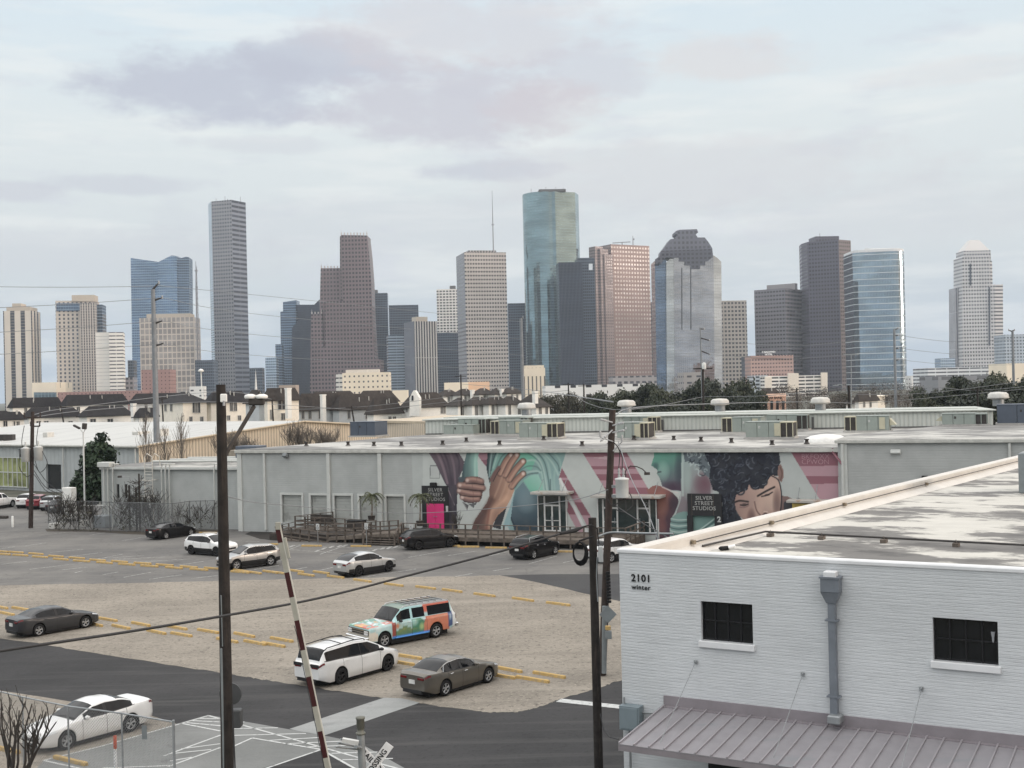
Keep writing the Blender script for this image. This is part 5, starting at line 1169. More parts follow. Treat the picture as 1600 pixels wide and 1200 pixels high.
# HVAC units on the flat roof
M_hv = pm('hvac_grey_green', S(142, 150, 144, 1.02), .45, var=.06); M_hvy = pm('hvac_tan', S(182, 178, 156, 1.02), .5, var=.06); M_hvd = pm('hvac_grille', (.045, .04, .037), .7, var=.2); M_hvb = pm('hvac_blue_grey', S(84, 92, 104), .45, var=.06)
M_curb = pm('roof_curb', (.42, .41, .39), .8)
def hvac(x0, x1, yt, yb, grille, label, mat=None, z=ROOFZ + .1, tan=True, dep=2.2, hood=False):
 b0 = G(x0, yb, z); d = b0.y
 p0, p1 = P(x0, yb, d), P(x1, yb, d)
 h = (P(x0, yt, d).z - P(x0, yb, d).z)
 w = (p1 - p0).length / (E.x + .28 * 0 + 0.02)
 r = thing('rooftop_unit', label, 'air conditioner', b0, 0, 'rooftop air conditioning units')
 o = b0 + ZUP * .0
 def bx(mb, s0, s1, q0, q1, z0, z1, bev=.03): mb.box(o + E * (s0 + s1) / 2 - N * (q0 + q1) / 2 + ZUP * (z0 + z1) / 2, (s1 - s0, q1 - q0, z1 - z0), 0, ROT, bev)
 mb=MB();bx(mb, -.15, w + .15, -.15, dep + .15, 0, .16, 0); mb.build('curb', M_curb, r)
 gl = w * .26 if grille else 0
 c0, c1 = (gl, w) if grille == 'L' else (0, w - gl)
 mb=MB();n = 3
 for k in range(n): bx(mb, c0 + (c1 - c0) * k / n + .015, c0 + (c1 - c0) * (k + 1) / n - .015, 0, dep, .16, h)
 mb.build('cabinet', mat or M_hv, r)
 mb=MB();bx(mb, c0 - .02, c1 + .02, -.04, dep + .04, h, h + .06, 0); mb.build('lid', mat or M_hv, r)
 if grille:
  g0, g1 = (0, gl) if grille == 'L' else (w - gl, w)
  mb=MB();bx(mb, g0 + .05, g1 - .05, .06, dep - .06, .2, h - .06, 0); mb.build('grille', M_hvd, r)
  mb = MB()
  for s in (g0, (g0 + g1) / 2, g1):
   for q in (0, dep): mb.box(o + E * s - N * q + ZUP * (.16 + h) / 2, (.07, .07, h - .16), 0, ROT)
  bx(mb, g0, g1, -.03, dep + .03, h - .08, h + .02, 0); mb.build('grille_frame', M_hvy if tan else M_hv, r)
 if tan:
  e0 = c0 - .03 if grille == 'L' else c1 - .55
  if grille == 'L': e0 = c1 - (c1 - c0) * .3
  mb=MB();mb.box(o + E * (e0 + .28) + N * .02 + ZUP * (h * .55), (.55, .06, h * .75), 0, ROT, .01); mb.build('access_panel', M_hvy, r)
 mb=MB();mb.box(o + E * (c0 + (c1 - c0) * .4) + N * .012 + ZUP * (h * .7), (.18, .03, .22), 0, ROT); mb.build('label_plate', M_hvd if not tan else M_white, r)
 if hood:
  mb=MB();s = -.02 if grille == 'R' else w + .02; sg = -1 if grille == 'R' else 1
  q = [o + E * s - N * .3 + ZUP * h * .85, o + E * (s + sg * .6) - N * .3 + ZUP * h * .45, o + E * s - N * .3 + ZUP * h * .4]
  q2 = [v - N * (dep - .6) for v in q]
  mb.face(q); mb.face(q2[::-1])
  for i in range(3): mb.face([q[i], q2[i], q2[(i + 1) % 3], q[(i + 1) % 3]])
  mb.build('rain_hood', M_hvy, r)
hvac(693, 741, 665, 680.5, None, 'low duct shaped rooftop unit nearest the left end of the corrugated hall', tan=False)
hvac(716, 760, 655, 679.3, 'R', 'boxy rooftop unit standing just behind the low duct unit', dep=1.6, tan=False)
hvac(767, 818, 658, 680.5, 'L', 'grey green rooftop unit with a dark grille on its left end, left of centre', dep=2.4)
hvac(779, 826, 653, 678.3, 'R', 'rooftop unit half hidden behind the left grilled unit', dep=1.6, tan=False)
hvac(811, 871, 662, 686, 'R', 'large grey green rooftop unit with brown grille, left of the transformer pole')
hvac(964, 1012, 661, 687, 'R', 'rooftop unit with brown grille directly behind the transformer pole')
hvac(974, 1025, 652, 676, 'R', 'rooftop unit behind the one at the transformer pole, up against the corrugated hall', dep=1.6)
hvac(1128, 1186, 653, 677.5, 'L', 'rooftop unit with a dark left grille above the curly haired face', tan=True)
hvac(1165, 1234, 660, 686, 'R', 'largest grey green rooftop unit in front of two others, above the mural face')
hvac(1198, 1257, 649, 673, 'R', 'rooftop unit with dials behind the largest unit', dep=1.6, tan=False)
hvac(1320, 1383, 651, 675.5, 'L', 'rooftop unit with dark left grille and rain hood, above the blue grey brick wall', hood=True)
hvac(1472, 1534, 647, 666, 'R', 'long low rooftop unit near the right end of the corrugated hall', z=HB, tan=False, hood=True)
hvac(1558, 1640, 633, 664, None, 'tall dark blue grey cabinet unit at the far right of the roof', M_hvb, z=HB, tan=False, dep=3)
hvac(547, 589, 660, 683, None, 'dark grey cabinet unit on the left part of the flat roof, before the beige gable', M_hvb, tan=False, dep=3)
# skylight, small stacks
p = G(1291, 690, ROOFZ + .1); mb=MB();mb.lathe(p, [(1.9, 0), (1.8, .25), (1.3, .5), (.6, .62), (.05, .65)], 16); tag(mb.build('skylight', pm('skylight_plastic', (.72, .71, .68), .4)), 'white domed skylight near the right end of the mural roof', 'skylight')
rnd = random.Random(11)
for i in range(16):
 x = 480 + i * 52 + rnd.uniform(-14, 14); y = rnd.uniform(687, 697) if x > 640 else rnd.uniform(694, 699)
 p = G(x, y, ROOFZ + .1)
 mb=MB();mb.lathe(p, [(.28, 0), (.16, .1), (.14, .3), (.2, .32), (.2, .4), (.05, .42)], 8)
 o = mb.build('vent_stack', M_hvd); tag(o, 'short dark vent stack sticking out of the weathered flat roof', 'vent stack', 'short vent stacks on the flat roof')
# dark bushy cap strip of gravel stops along the roof edge
# ------------------------------------------------------------------ annex and white roofed warehouse at the left
an = thing('brick_annex', 'low grey painted annex with pipes and a roof ladder left of the mural warehouse', 'annex', G(270, 826))
a0, a1 = G(160, 822), Vector((A.x, A.y, 0)) + N * .0
a1 = WF(0, -1.2, 0); ea = (a1 - a0); ea.z = 0; La = ea.length; ea.normalize(); na = Vector((ea.y, -ea.x, 0)); RA = Matrix((ea, -na, ZUP)).transposed()
def AF(s, o, z): return a0 + ea * s + na * o + ZUP * z
def asx(px, py=770): return (PL(px, py, a0, na) - a0).dot(ea)
ANZ = 6.05
mb=MB();wallcells(mb, AF, 0, La, 0, ANZ, [(1.9, 2.25, 2.9, 4.3), (2.9, 3.25, 2.9, 4.3)], 0, .12, 0, 1)
mb.face([AF(0, 0, 0), AF(0, 0, ANZ), AF(1.5, -14, ANZ), AF(1.5, -14, 0)], 0, [(0, 0), (0, 6), (14, 6), (14, 0)])
mb.build('wall', [M_greybrick, M_dark], an)
mb=MB();mb.face([AF(-.2, .3, ANZ + .02), AF(La, .3, ANZ + .02), AF(La, -15, ANZ + .1), AF(1.4, -15, ANZ + .1)]); mb.build('roof', M_flatroof, an)
mb=MB();mb.box(AF(La / 2, .2, ANZ - .12), (La, .25, .26), 0, RA, .03); mb.box(AF(.75, .15, ANZ + .25), (1.5, .9, .5), 0, RA, .03); mb.build('gutter', M_trim, an)
for px in (166, 172, 180, 256, 262, 268, 338):
 s = asx(px); mb=MB();mb.tube([AF(s, -.6, ANZ + .25), AF(s, .15, ANZ + .3), AF(s + .05, .35, ANZ - .1), AF(s, .32, ANZ - .6), AF(s, .3, .2)], .075, 6); mb.build('conduit', M_trim, an)
mb=MB();s0, s1 = asx(232), asx(244)
for s in (s0, s1): mb.tube([AF(s, .5, .6), AF(s, .5, ANZ + 1.0), AF(s, .1, ANZ + 1.35), AF(s, -.6, ANZ + 1.0), AF(s, -.7, ANZ)], .05, 6)
for k in range(18): mb.tube([AF(s0, .5, .7 + k * .33), AF(s1, .5, .7 + k * .33)], .03, 4, cap=False)
for z in (3.2, 4.8): mb.tube([AF(s0 - .25, .1, z), AF(s0 - .25, 1.1, z), AF(s1 + .25, 1.1, z), AF(s1 + .25, .1, z)], .04, 5)
mb.build('roof_ladder', pm('white_ladder', S(210, 208, 200), .5), an)
for k, (y0, y1) in enumerate(((-3, -4), (-6, -6.5), (-9, -10))):
 mb=MB();mb.tube([AF(4, y0, ANZ + .35), AF(12, (y0 + y1) / 2, ANZ + .4), AF(La - .5, y1, ANZ + .35)], .14, 6); mb.build('roof_pipe', M_trim, an)
p = G(281, 741, ANZ + .1); mb=MB();mb.box(AF(asx(303), -10, ANZ + .85), (2.6, 2, 1.5), 0, RA, .04); r = mb.build('rooftop_unit', M_hvb); tag(r, 'small blue grey rooftop unit on the low annex roof', 'air conditioner', 'rooftop air conditioning units')
for px, w_ in ((268, 2.2), (284, 2.6)):
 mb=MB();mb.box(AF(asx(px), -12, ANZ + .55), (w_, 1.5, 1.0), 0, RA, .04); r = mb.build('rooftop_unit', pm('tan_box', S(150, 140, 126), .6)); tag(r, 'tan box left of the blue grey unit on the low annex roof' if px == 284 else 'leftmost tan box on the low annex roof', 'air conditioner', 'rooftop air conditioning units')
# faded white street pipe rails in front of the annex
mb=MB();q0, q1 = G(124, 826), G(176, 826); z = 2.3
mb.tube([q0, q0 + ZUP * 1.9, q0 + ZUP * z + (q1 - q0) * .06, q1 + ZUP * z - (q1 - q0) * .06, q1 + ZUP * 1.9, q1], .07, 6); mb.tube([(q0 * .7 + q1 * .3), (q0 * .7 + q1 * .3) + ZUP * z], .06, 6)
tag(mb.build('pipe_rail', M_trim), 'white bent pipe rail in front of the annex end', 'railing')
M_whiteroof = roof_mat('white_metal_roof', (0.53, 0.53, 0.505), (0.36, 0.36, 0.345), R(58), .55, .45, .65, (0.03, 0.55), .5)
lw = thing('metal_warehouse', 'wide metal warehouse with a white low pitched roof and beige corrugated gable', 'warehouse', (-45, 185, 0))
K0 = Vector((-49.6, 161, 0)); eg = Vector((.571, .82, 0)).normalized(); el_ = Vector((-.82, .571, 0)).normalized(); LG, LL = 61.0, 66.0; EZ, RZ = 6.6, 8.8
def KF(g, l, z): return K0 + eg * g + el_ * l + ZUP * z
mb = MB()
mb.face([KF(0, 0, 0), KF(LG, 0, 0), KF(LG, 0, EZ), KF(LG / 2, 0, RZ), KF(0, 0, EZ)], 0, [(0, 0), (LG, 0), (LG, EZ), (LG / 2, RZ), (0, EZ)])
mb.face([KF(0, LL, 0), KF(LG, LL, 0), KF(LG, LL, EZ), KF(LG / 2, LL, RZ), KF(0, LL, EZ)], 0, [(0, 0), (LG, 0), (LG, EZ), (LG / 2, RZ), (0, EZ)])
mb.build('gable_wall', M_beigecorr, lw)
MGW = ribbed('grey_sheet_wall', S(168, 172, 172, 1.1), .9, .6, 0, .08)
hole = [(38.5, 60, 0.6, 4.0)]
mb=MB();wallcells(mb, lambda s, o, z: K0 + el_ * s - eg * o + ZUP * z, 0, LL, 0, EZ, [(17, 20.5, .4, 3.9), (23, 27, 4.6, 6.0)], 0, .3, 0, 1); mb.build('wall', [MGW, M_glassd], lw)
s0 = 21.5
mb=MB();mb.box(KF(-.1, 29.5, 2.6), (0.1, 9.5, 4.4), 0, Matrix((eg, el_, ZUP)).transposed()); wo_ = mb.build('window', pm('lit_olive_window', S(150, 156, 110, .8), .15, var=.6, scale=.4), lw)
mb = MB()
for k in range(9): mb.box(KF(-.18, 24.9 + k * 1.15, 2.6), (.12, .12, 4.4), 0, Matrix((eg, el_, ZUP)).transposed())
for z in (.5, 2.6, 4.75): mb.box(KF(-.19, 29.5, z), (.12, 9.4, .14), 0, Matrix((eg, el_, ZUP)).transposed())
mb.build('window_frame', M_trim, wo_)
ov = .5
mb = MB()
mb.face([KF(-ov, -ov, EZ + .1 - .05), KF(LG / 2, -ov, RZ + .1), KF(LG / 2, LL + ov, RZ + .1), KF(-ov, LL + ov, EZ + .1 - .05)]); mb.face([KF(LG + ov, -ov, EZ + .05), KF(LG / 2, -ov, RZ + .1), KF(LG / 2, LL + ov, RZ + .1), KF(LG + ov, LL + ov, EZ + .05)][::-1])
mb.build('roof', M_whiteroof, lw)
mb=MB();mb.tube([KF(-ov, -ov, EZ - .05), KF(-ov, LL + ov, EZ - .05)], .2, 6); mb.build('gutter', M_gutter, lw)
mb=MB();mb.tube([KF(-ov, -ov + .1, EZ - .05), KF(LG / 2, -ov + .1, RZ), KF(LG + ov, -ov + .1, EZ - .05)], .16, 5); mb.build('rake_trim', pm('tan_trim', S(186, 172, 150), .6), lw)
for l in (.3, 11.5, 16): mb=MB();mb.tube([KF(-.35, l, EZ), KF(-.35, l, 0)], .1, 6); mb.build('downspout', M_trim, lw)
for g, l, sz, lab in ((11, 9, (1.6, 1.6, 1.1), 'small white vent box on the white metal roof, right of the others'), (13, 16, (2.2, 1.4, .5), 'low flat vent on the white metal roof'), (9, 33, (1.2, 1.2, .8), 'pale vent on the white metal roof above the magnolia')):
 mb=MB();mb.box(KF(g, l, EZ + (RZ - EZ) * g / (LG / 2) + sz[2] / 2), sz, 0, Matrix((eg, el_, ZUP)).transposed(), .05); tag(mb.build('roof_vent', pm('pale_vent', S(196, 194, 188), .5)), lab, 'roof vent')
for k, px in enumerate((3, 15)):
 p = G(px, 689, 6.9); mb=MB();mb.box(p + ZUP * .5, (1.4, 1.2, 1.0), 0, None, .05); tag(mb.build('rooftop_unit', M_hvd), 'dark fan unit at the left end of the white roof, ' + ('outer one of the pair' if k == 0 else 'inner one of the pair'), 'air conditioner')
# beige block between the gable and the corrugated hall
mb=MB();q0, q1 = G(640, 683, 6.0), P(664, 676, 150);
bb = thing('beige_shed', 'low beige corrugated building between the big gable and the pale corrugated hall', 'warehouse', (-20, 165, 0))
p0, p1 = P(590, 690, 165), P(664, 690, 152)
mb.prism([(p0.x, p0.y), (p1.x, p1.y), (p1.x + 8, p1.y + 24), (p0.x + 8, p0.y + 24)], 0, Z(590, 660, 165), 0, None, False); mb.build('wall', M_beigecorr, bb)
mb=MB();zz = Z(590, 660, 165); mb.prism([(p0.x - .3, p0.y - .3), (p1.x + .3, p1.y - .3), (p1.x + 8, p1.y + 24), (p0.x + 8, p0.y + 24)], zz, zz + .3, 0, None, True); mb.build('roof', pm('tan_trim', S(186, 172, 150), .6), bb)
# ------------------------------------------------------------------ townhouses
M_hw = pm('white_stucco', S(224, 223, 218, 1.1), .8, var=.05); M_hc = pm('cream_stucco', S(228, 221, 208, 1.08), .8, var=.05); M_hg = pm('pale_grey_stucco', S(184, 188, 190, 1.08), .8, var=.05)
M_shingle = pm('dark_shingles', (0.019, 0.0185, 0.021), .85, var=.3, scale=1.2); M_shbr = pm('brown_shingles', (0.040, 0.034, 0.031), .85, var=.3, scale=1.2)
M_win = pm('house_window', (0.03, 0.034, 0.042), .1, spec=.6, var=0); M_wf = pm('window_frame_white', (.5, .49, .46), .6)
def house(label, x0, xc, x2, ye, yr, d, th=42, wall=None, roof=None, wins=(), chim=None, ov=.5, base=0.0, hip=.85):
 ym = ye + 12
 f = foot(x0, xc, x2, ym, d, th)
 ze, zr = Z(xc, ye, d), Z((x0 + x2) / 2, yr, d + 5)
 c = Vector((sum(p[0] for p in f) / 4, sum(p[1] for p in f) / 4, 0))
 r = thing('townhouse', label, 'house', c, 0, 'townhouses in front of the skyline')
 mb=MB();mb.prism(f, base, ze, 0, None, False); w = mb.build('wall', wall or M_hw, r)
 F_ = [Vector((p[0], p[1], 0)) for p in f]
 eaves = []
 for i in range(4):
  v = F_[i] - c; a = (F_[i] - F_[i - 1]).normalized(); b = (F_[i] - F_[(i + 1) % 4]).normalized(); eaves.append(F_[i] + (a + b) * ov)
 La_, Lb_ = (F_[1] - F_[0]).length, (F_[3] - F_[0]).length
 if La_ >= Lb_: m0, m1 = (eaves[0] + eaves[3]) / 2, (eaves[1] + eaves[2]) / 2; sh = Lb_ * hip; order = 0
 else: m0, m1 = (eaves[0] + eaves[1]) / 2, (eaves[3] + eaves[2]) / 2; sh = La_ * hip; order = 1
 dv = (m1 - m0); sh = min(sh, dv.length * .45); dv.normalize(); r0, r1 = m0 + dv * sh + ZUP * zr, m1 - dv * sh + ZUP * zr
 e4 = [e + ZUP * (ze - .12) for e in eaves]; mb = MB()
 if order == 0: fs = [[e4[0], e4[1], r1, r0], [e4[1], e4[2], r1], [e4[2], e4[3], r0, r1], [e4[3], e4[0], r0]]
 else: fs = [[e4[0], e4[1], r0], [e4[1], e4[2], r1, r0], [e4[2], e4[3], r1], [e4[3], e4[0], r0, r1]]
 for q in fs: mb.face(q)
 mb.face([e - ZUP * .15 for e in e4][::-1])
 for i in range(4): mb.face([e4[i] - ZUP * .15, e4[(i + 1) % 4] - ZUP * .15, e4[(i + 1) % 4], e4[i]])
 ro = mb.build('roof', roof or M_shingle, r)
 hu = random.Random(label)
 for k in range(2):
  t = hu.uniform(.2, .8); p = r0.lerp(r1, t); q = p.lerp((e4[0] + e4[1]) / 2, hu.uniform(.25, .5)); mb=MB();mb.tube([q - ZUP * .3, q + ZUP * .8], .12, 5); mb.build('vent_pipe', M_wf, ro)
 if chim:
  cx0, cx1, cy, mat = chim; p = P((cx0 + cx1) / 2, cy, d + 1); wd = max(1.0, (cx1 - cx0) * d / FPX * .8); mb=MB();mb.box((p.x, p.y, (p.z + ze - 4) / 2), (wd, wd * .8, p.z - ze + 4), 0, Matrix.Rotation(R(th), 3, 'Z')); mb.box((p.x, p.y, p.z + .1), (wd * 1.15, wd * .95, .3), 0, Matrix.Rotation(R(th), 3, 'Z')); mb.build('chimney', mat or M_hw, r)
 for (wx, wy, ww, wh_) in wins:            # on whichever face is seen at that pixel
  er = (F_[1] - F_[0]).normalized(); nr = Vector((er.y, -er.x, 0)); elf = (F_[3] - F_[0]).normalized(); nl = Vector((-elf.y, elf.x, 0))
  p = PL(wx, wy, F_[0], nr); s = (p - F_[0]).dot(er)
  if not (0 < s < La_):
   p = PL(wx, wy, F_[0], nl); er, nr = elf, nl
  m = Matrix((er, nr, ZUP)).transposed(); mb=MB();mb.box(p, (ww, .12, wh_), 0, m); wn = mb.build('window', M_win, r)
  mb = MB()
  for sx in (-ww / 2 - .04, 0, ww / 2 + .04): mb.box(p + er * sx + nr * .07, (.10, .1, wh_ + .1), 0, m)
  for sz in (-wh_ / 2 - .05, wh_ / 2 + .05): mb.box(p + ZUP * sz + nr * .072, (ww + .2, .1, .1), 0, m)
  mb.build('window_frame', M_wf, wn)
 return r, f, ze
def ws(y, *xs, w=1.0, h=1.7): return [(x, y, w, h) for x in xs]
H = house
H('white house with a long low dark roof at the far left, rear row', 15, 20, 96, 636, 621, 330, 62, wins=ws(641, 40, 58, w=.9, h=1.2))
H('house with a broad black hip roof, second from the left in the rear row', 97, 104, 200, 633, 616, 335, 62, wins=ws(640, 122, 160, w=1.1, h=1.4))
H('house with a broad black roof behind the tall steel pole', 203, 212, 306, 630, 614, 340, 62, M_hg, wins=ws(636, 228, 240, w=1, h=1.5))
H('small dark roofed house cut by the left edge of the picture', -30, -22, 21, 656, 642, 270, 60, wins=ws(662, 8, w=1, h=1.2))
H('low white house with a small dark hip roof left of the pole with two transformers', 6, 12, 38, 655, 643, 275, 60, wins=ws(664, 21, 28, w=.7, h=1.6))
H('white front row house with a dark roof right behind the pole with two transformers', 36, 46, 126, 652, 636, 285, 60, wins=ws(662, 60, 72, 110, w=1.2, h=1.2))
H('front row house with a dark roof and a tall white chimney on its right', 124, 136, 206, 650, 634, 285, 60, wins=ws(658, 145, 172, w=1.6, h=1), chim=(205, 212, 632, None))
H('dark roofed house between the white chimney and the tall steel pole', 210, 218, 247, 651, 637, 285, 60, wins=ws(656, 226, w=1, h=1))
H('grey and cream house with a dark roof just right of the tall steel pole', 250, 286, 323, 628, 612, 260, 47, M_hc, wins=ws(637, 259, 268, w=.8, h=1.4) + ws(637, 304, 309, w=1, h=2.1) + ws(655, 298, 315, w=.7, h=1))
H('cream house partly hidden by the wooden pole with the street lamps', 322, 330, 389, 628, 611, 265, 47, M_hc, wins=ws(635, 362, 367, w=.9, h=2) + ws(653, 357, 374, w=.7, h=1))
H('pale grey wall house with brown roof right of the wooden pole', 384, 405, 416, 629, 609, 260, 47, M_hg, M_shbr, wins=ws(640, 392, w=.8, h=1.5))
H('cream house with a twin window and tall white chimney', 413, 418, 467, 625, 606, 255, 47, M_hc, M_shbr, wins=[(440, 631.5, 1.9, 2.2), (442, 651, .9, 1.4), (424, 648, .6, 2)], chim=(445, 455, 608, M_hw))
H('house under a large brown hip roof above the bare bushes', 462, 470, 556, 641, 614, 270, 50, M_hg, M_shbr, wins=ws(648, 473, 484, 500, w=.8, h=1.8), chim=(500, 509, 618, M_hw))
H('brown roofed house behind the dark grey cabinet unit', 520, 530, 612, 640, 615, 275, 50, M_hg, M_shbr, wins=ws(648, 545, 573, 578, w=.8, h=1.8))
H('rear house with a broad dark brown hip roof', 556, 566, 622, 628, 610, 320, 50, M_hg, M_shbr)
H('dark brown roofed rear house above the beige gable', 480, 490, 560, 626, 611, 325, 50, M_hg, M_shbr)
H('steep brown roofed house with a low porch roof right of the cabinet unit', 574, 584, 628, 646, 620, 262, 50, M_hw, M_shbr, wins=ws(655, 609, 616, w=.8, h=1.1))
H('white gabled house with the small dormer tower', 628, 641, 700, 636, 613, 268, 44, M_hw, M_shbr, wins=ws(641, 636, 644, 652, w=.5, h=.7) + ws(640, 690, 694, w=.6, h=1.7), chim=None)
r = thing('townhouse', 'narrow white gable front with one slit window', 'house', P(647, 640, 262), 0, 'townhouses in front of the skyline'); r.location.z = 0; ORG[r] = Vector(r.location)
mb=MB();mb.slab([(640, 622), (644, 613), (646, 610), (648, 610), (650, 613), (655, 622), (655, 650), (640, 650)], 262, 6); mb.build('wall', M_hw, r); mb=MB();mb.slab([(643, 618), (646, 618), (646, 626), (643, 626)], 261.8, .1); mb.build('window', M_win, r)
for i, (x0, x2, yr, ye) in enumerate(((681, 719, 609, 618), (707, 744, 607.5, 616.5), (737, 772, 606.5, 615.5), (762, 790, 606, 615), (780, 816, 605, 614))):
 H(['back row house with a brown roof, nearest to the white gable front', 'back row house with a brown roof above the second white front', 'back row house with a brown roof below the peach sunlit box', 'narrow back row house between two wider brown roofs', 'back row house with a brown roof, nearest to the grey steel pole'][i], x0, x0 + 12, x2, ye, yr, 330, 48, M_hw, M_shbr, wins=ws(ye + 6, x0 + 20, x2 - 8, w=.7, h=1.3), chim=(x2 - 8, x2 - 4, yr + 3, M_hw) if i % 2 else None)
for i, (x0, xc, x2, yr, ye) in enumerate(((697, 716, 738, 621, 633), (727, 738, 766, 620, 632), (755, 764, 792, 619.5, 631), (778, 790, 816, 619, 631), (803, 838, 859, 616, 635))):
 H(['first white house of the front row with brown hip roofs, beside the white gabled house', 'white house with paired windows, second of the brown roofed front row', 'middle white house of the brown roofed front row', 'fourth white house of the brown roofed front row', 'last house of the front row, with a chimney, behind the grey steel pole'][i], x0, xc, x2, ye, yr, 258, 46, M_hw, M_shbr, wins=ws(ye + 9, xc + 6, x2 - 5, w=.7, h=2.2), chim=(833, 839, 613, M_hw) if i == 4 else None)
# right of the oaks
r = thing('shop_building', 'small peach coloured shop building with three dark openings and a dark sign', 'shop', P(1209, 625, 330), 0); r.location.z = 0; ORG[r] = Vector(r.location)
f = foot(None, 1190, 1228, 625, 330, 4, 14); zt = Z(1209, 617, 330); mb=MB();mb.prism(f, 0, zt); mb.build('wall', pm('peach_stucco', S(222, 180, 158, 1.1), .8), r)
mb=MB();mb.prism(foot(None, 1189.5, 1228.5, 617, 329.7, 4, 1), zt - .5, zt + .3); mb.build('cornice', pm('peach_cornice', S(230, 196, 176, 1.1), .8), r)
for x in (1197, 1206, 1215, 1224):
 mb=MB();mb.slab([(x - 2, 626), (x + 2, 626), (x + 2, 640), (x - 2, 640)], 329.6, .3); mb.build('opening', M_dark, r)
q = P(1206, 622, 329.6); put_text('STELLAR BANK', .85, q, Vector((1, 0, 0)), ZUP, 'lettering', M_dark, r, bold=.02, depth=.1)
H('brown roofed house behind the peach shop building', 1186, 1192, 1218, 617, 606, 360, 30, M_hg, M_shbr)
H('white house with a pointed brown tower roof beside the cream gabled one', 1336, 1342, 1372, 626, 613, 330, 40, M_hw, M_shbr, wins=ws(632, 1350, 1360, w=.8, h=1.4))
H('cream flat house catching the sun, left of the slim steel pole', 1362, 1368, 1383, 618, 617, 340, 30, M_hc, M_hc, wins=())
H('white house at the edge of the bare trees, left of the pointed tower roof', 1322, 1328, 1340, 630, 624, 335, 40, M_hw, M_shbr)
# ------------------------------------------------------------------ trees
def leafmesh(name, blobs, n, size, seed, mats, tip=0.0):
 """leaf sized faces spread through the volume of several clumps"""
 r = np.random.default_rng(seed)
 bl = np.array([b[:6] for b in blobs]); wts = bl[:, 3] * bl[:, 4] * bl[:, 5]; wts = wts / wts.sum()
 k = r.choice(len(bl), n, p=wts)
 d = r.normal(size=(n, 3)); d /= np.linalg.norm(d, axis=1)[:, None]
 rad = r.random(n) ** 0.45
 c = bl[k, :3] + d * rad[:, None] * bl[k, 3:6] * (1 + r.normal(size=(n, 1)) * .10)
 nn = d * .6 + r.normal(size=(n, 3)) * .6 + np.array([0, 0, .35]); nn /= np.linalg.norm(nn, axis=1)[:, None]
 a = np.cross(nn, r.normal(size=(n, 3))); a /= np.linalg.norm(a, axis=1)[:, None]; b = np.cross(nn, a)
 s = size * r.uniform(.6, 1.4, (n, 1))
 v = np.stack([c - a * s, c - b * s * .55, c + a * s, c + b * s * .55], 1).reshape(-1, 3)
 f = np.arange(n * 4).reshape(n, 4)
 me = bpy.data.meshes.new(name); me.vertices.add(n * 4); me.vertices.foreach_set('co', v.astype(np.float32).ravel())
 me.loops.add(n * 4); me.loops.foreach_set('vertex_index', f.ravel().astype(np.int32)); me.polygons.add(n); me.polygons.foreach_set('loop_start', np.arange(0, n * 4, 4, dtype=np.int32))
 for m in mats: me.materials.append(m)
 cl_ = r.integers(0, len(mats), len(bl))
 mi = np.where(r.random(n) < .7, cl_[k], r.integers(0, len(mats), n))
 me.polygons.foreach_set('material_index', mi.astype(np.int32)); me.update(calc_edges=True); me.validate()
 return me
def leaf_mat(name, c):
 m = pm(name, c, .55, var=.35, scale=.8, spec=.3)
 return m
L_oak = [leaf_mat('oak_leaf_dark', (.026, .034, .024)), leaf_mat('oak_leaf', (.032, .042, .024)), leaf_mat('oak_leaf_light', (.050, .058, .034))]
L_mag = [leaf_mat('magnolia_leaf_dark', (.012, .024, .014)), leaf_mat('magnolia_leaf', (.022, .040, .022)), leaf_mat('magnolia_leaf_light', (.040, .064, .036))]
L_olive = [leaf_mat('olive_brush', (.060, .058, .040)), leaf_mat('olive_brush_light', (.085, .080, .055)), leaf_mat('olive_brush_dark', (.040, .042, .030))]
L_brown = [leaf_mat('brown_twigs', (.085, .070, .058)), leaf_mat('brown_twigs_light', (.115, .098, .082)), leaf_mat('brown_twigs_dark', (.055, .046, .04))]
M_bark = pm('bark', (.075, .062, .052), .9, var=.3, scale=3, bump=.4, bscale=8); M_barkp = pm('pale_bark', (.20, .175, .15), .9, var=.25, scale=3)
def clumps(seed, R_, hgt, n, flat=.7):
 r = random.Random(seed); out = [(0, 0, hgt * .62, R_ * .62, R_ * .62, hgt * .26)]
 for i in range(n):
  a = r.uniform(0, 6.28); q = R_ * r.uniform(.35, .85); z = hgt * r.uniform(.42, .9); s = R_ * r.uniform(.22, .42)
  out.append((q * math.cos(a), q * math.sin(a), z, s, s, s * flat))
 return out
def branches(mb, p, dr, L, r, depth, rnd, mi=0, spread=.6, n=3, up=.15, minr=.012):
 segs = 3; q = Vector(p); d = Vector(dr).normalized(); pts = [q.copy()]
 for i in range(segs):
  d = (d + Vector((rnd.uniform(-1, 1), rnd.uniform(-1, 1), rnd.uniform(-.3, 1) * up * 2)) * .18).normalized(); q = q + d * L / segs; pts.append(q.copy())
 mb.tube(pts, [max(minr, r * (1 - .5 * i / segs)) for i in range(segs + 1)], 5 if depth > 2 else 3, mi, False)
 if depth <= 0: return
 for i in range(n):
  t = rnd.uniform(.45, 1.0); b = pts[min(segs, int(t * segs) + 0)]
  nd = (d + Vector((rnd.uniform(-1, 1), rnd.uniform(-1, 1), rnd.uniform(-.4, 1))) * spread + ZUP * up).normalized()
  branches(mb, b if i else pts[-1], nd, L * rnd.uniform(.6, .85), r * .6, depth - 1, rnd, mi, spread, n, up, minr)
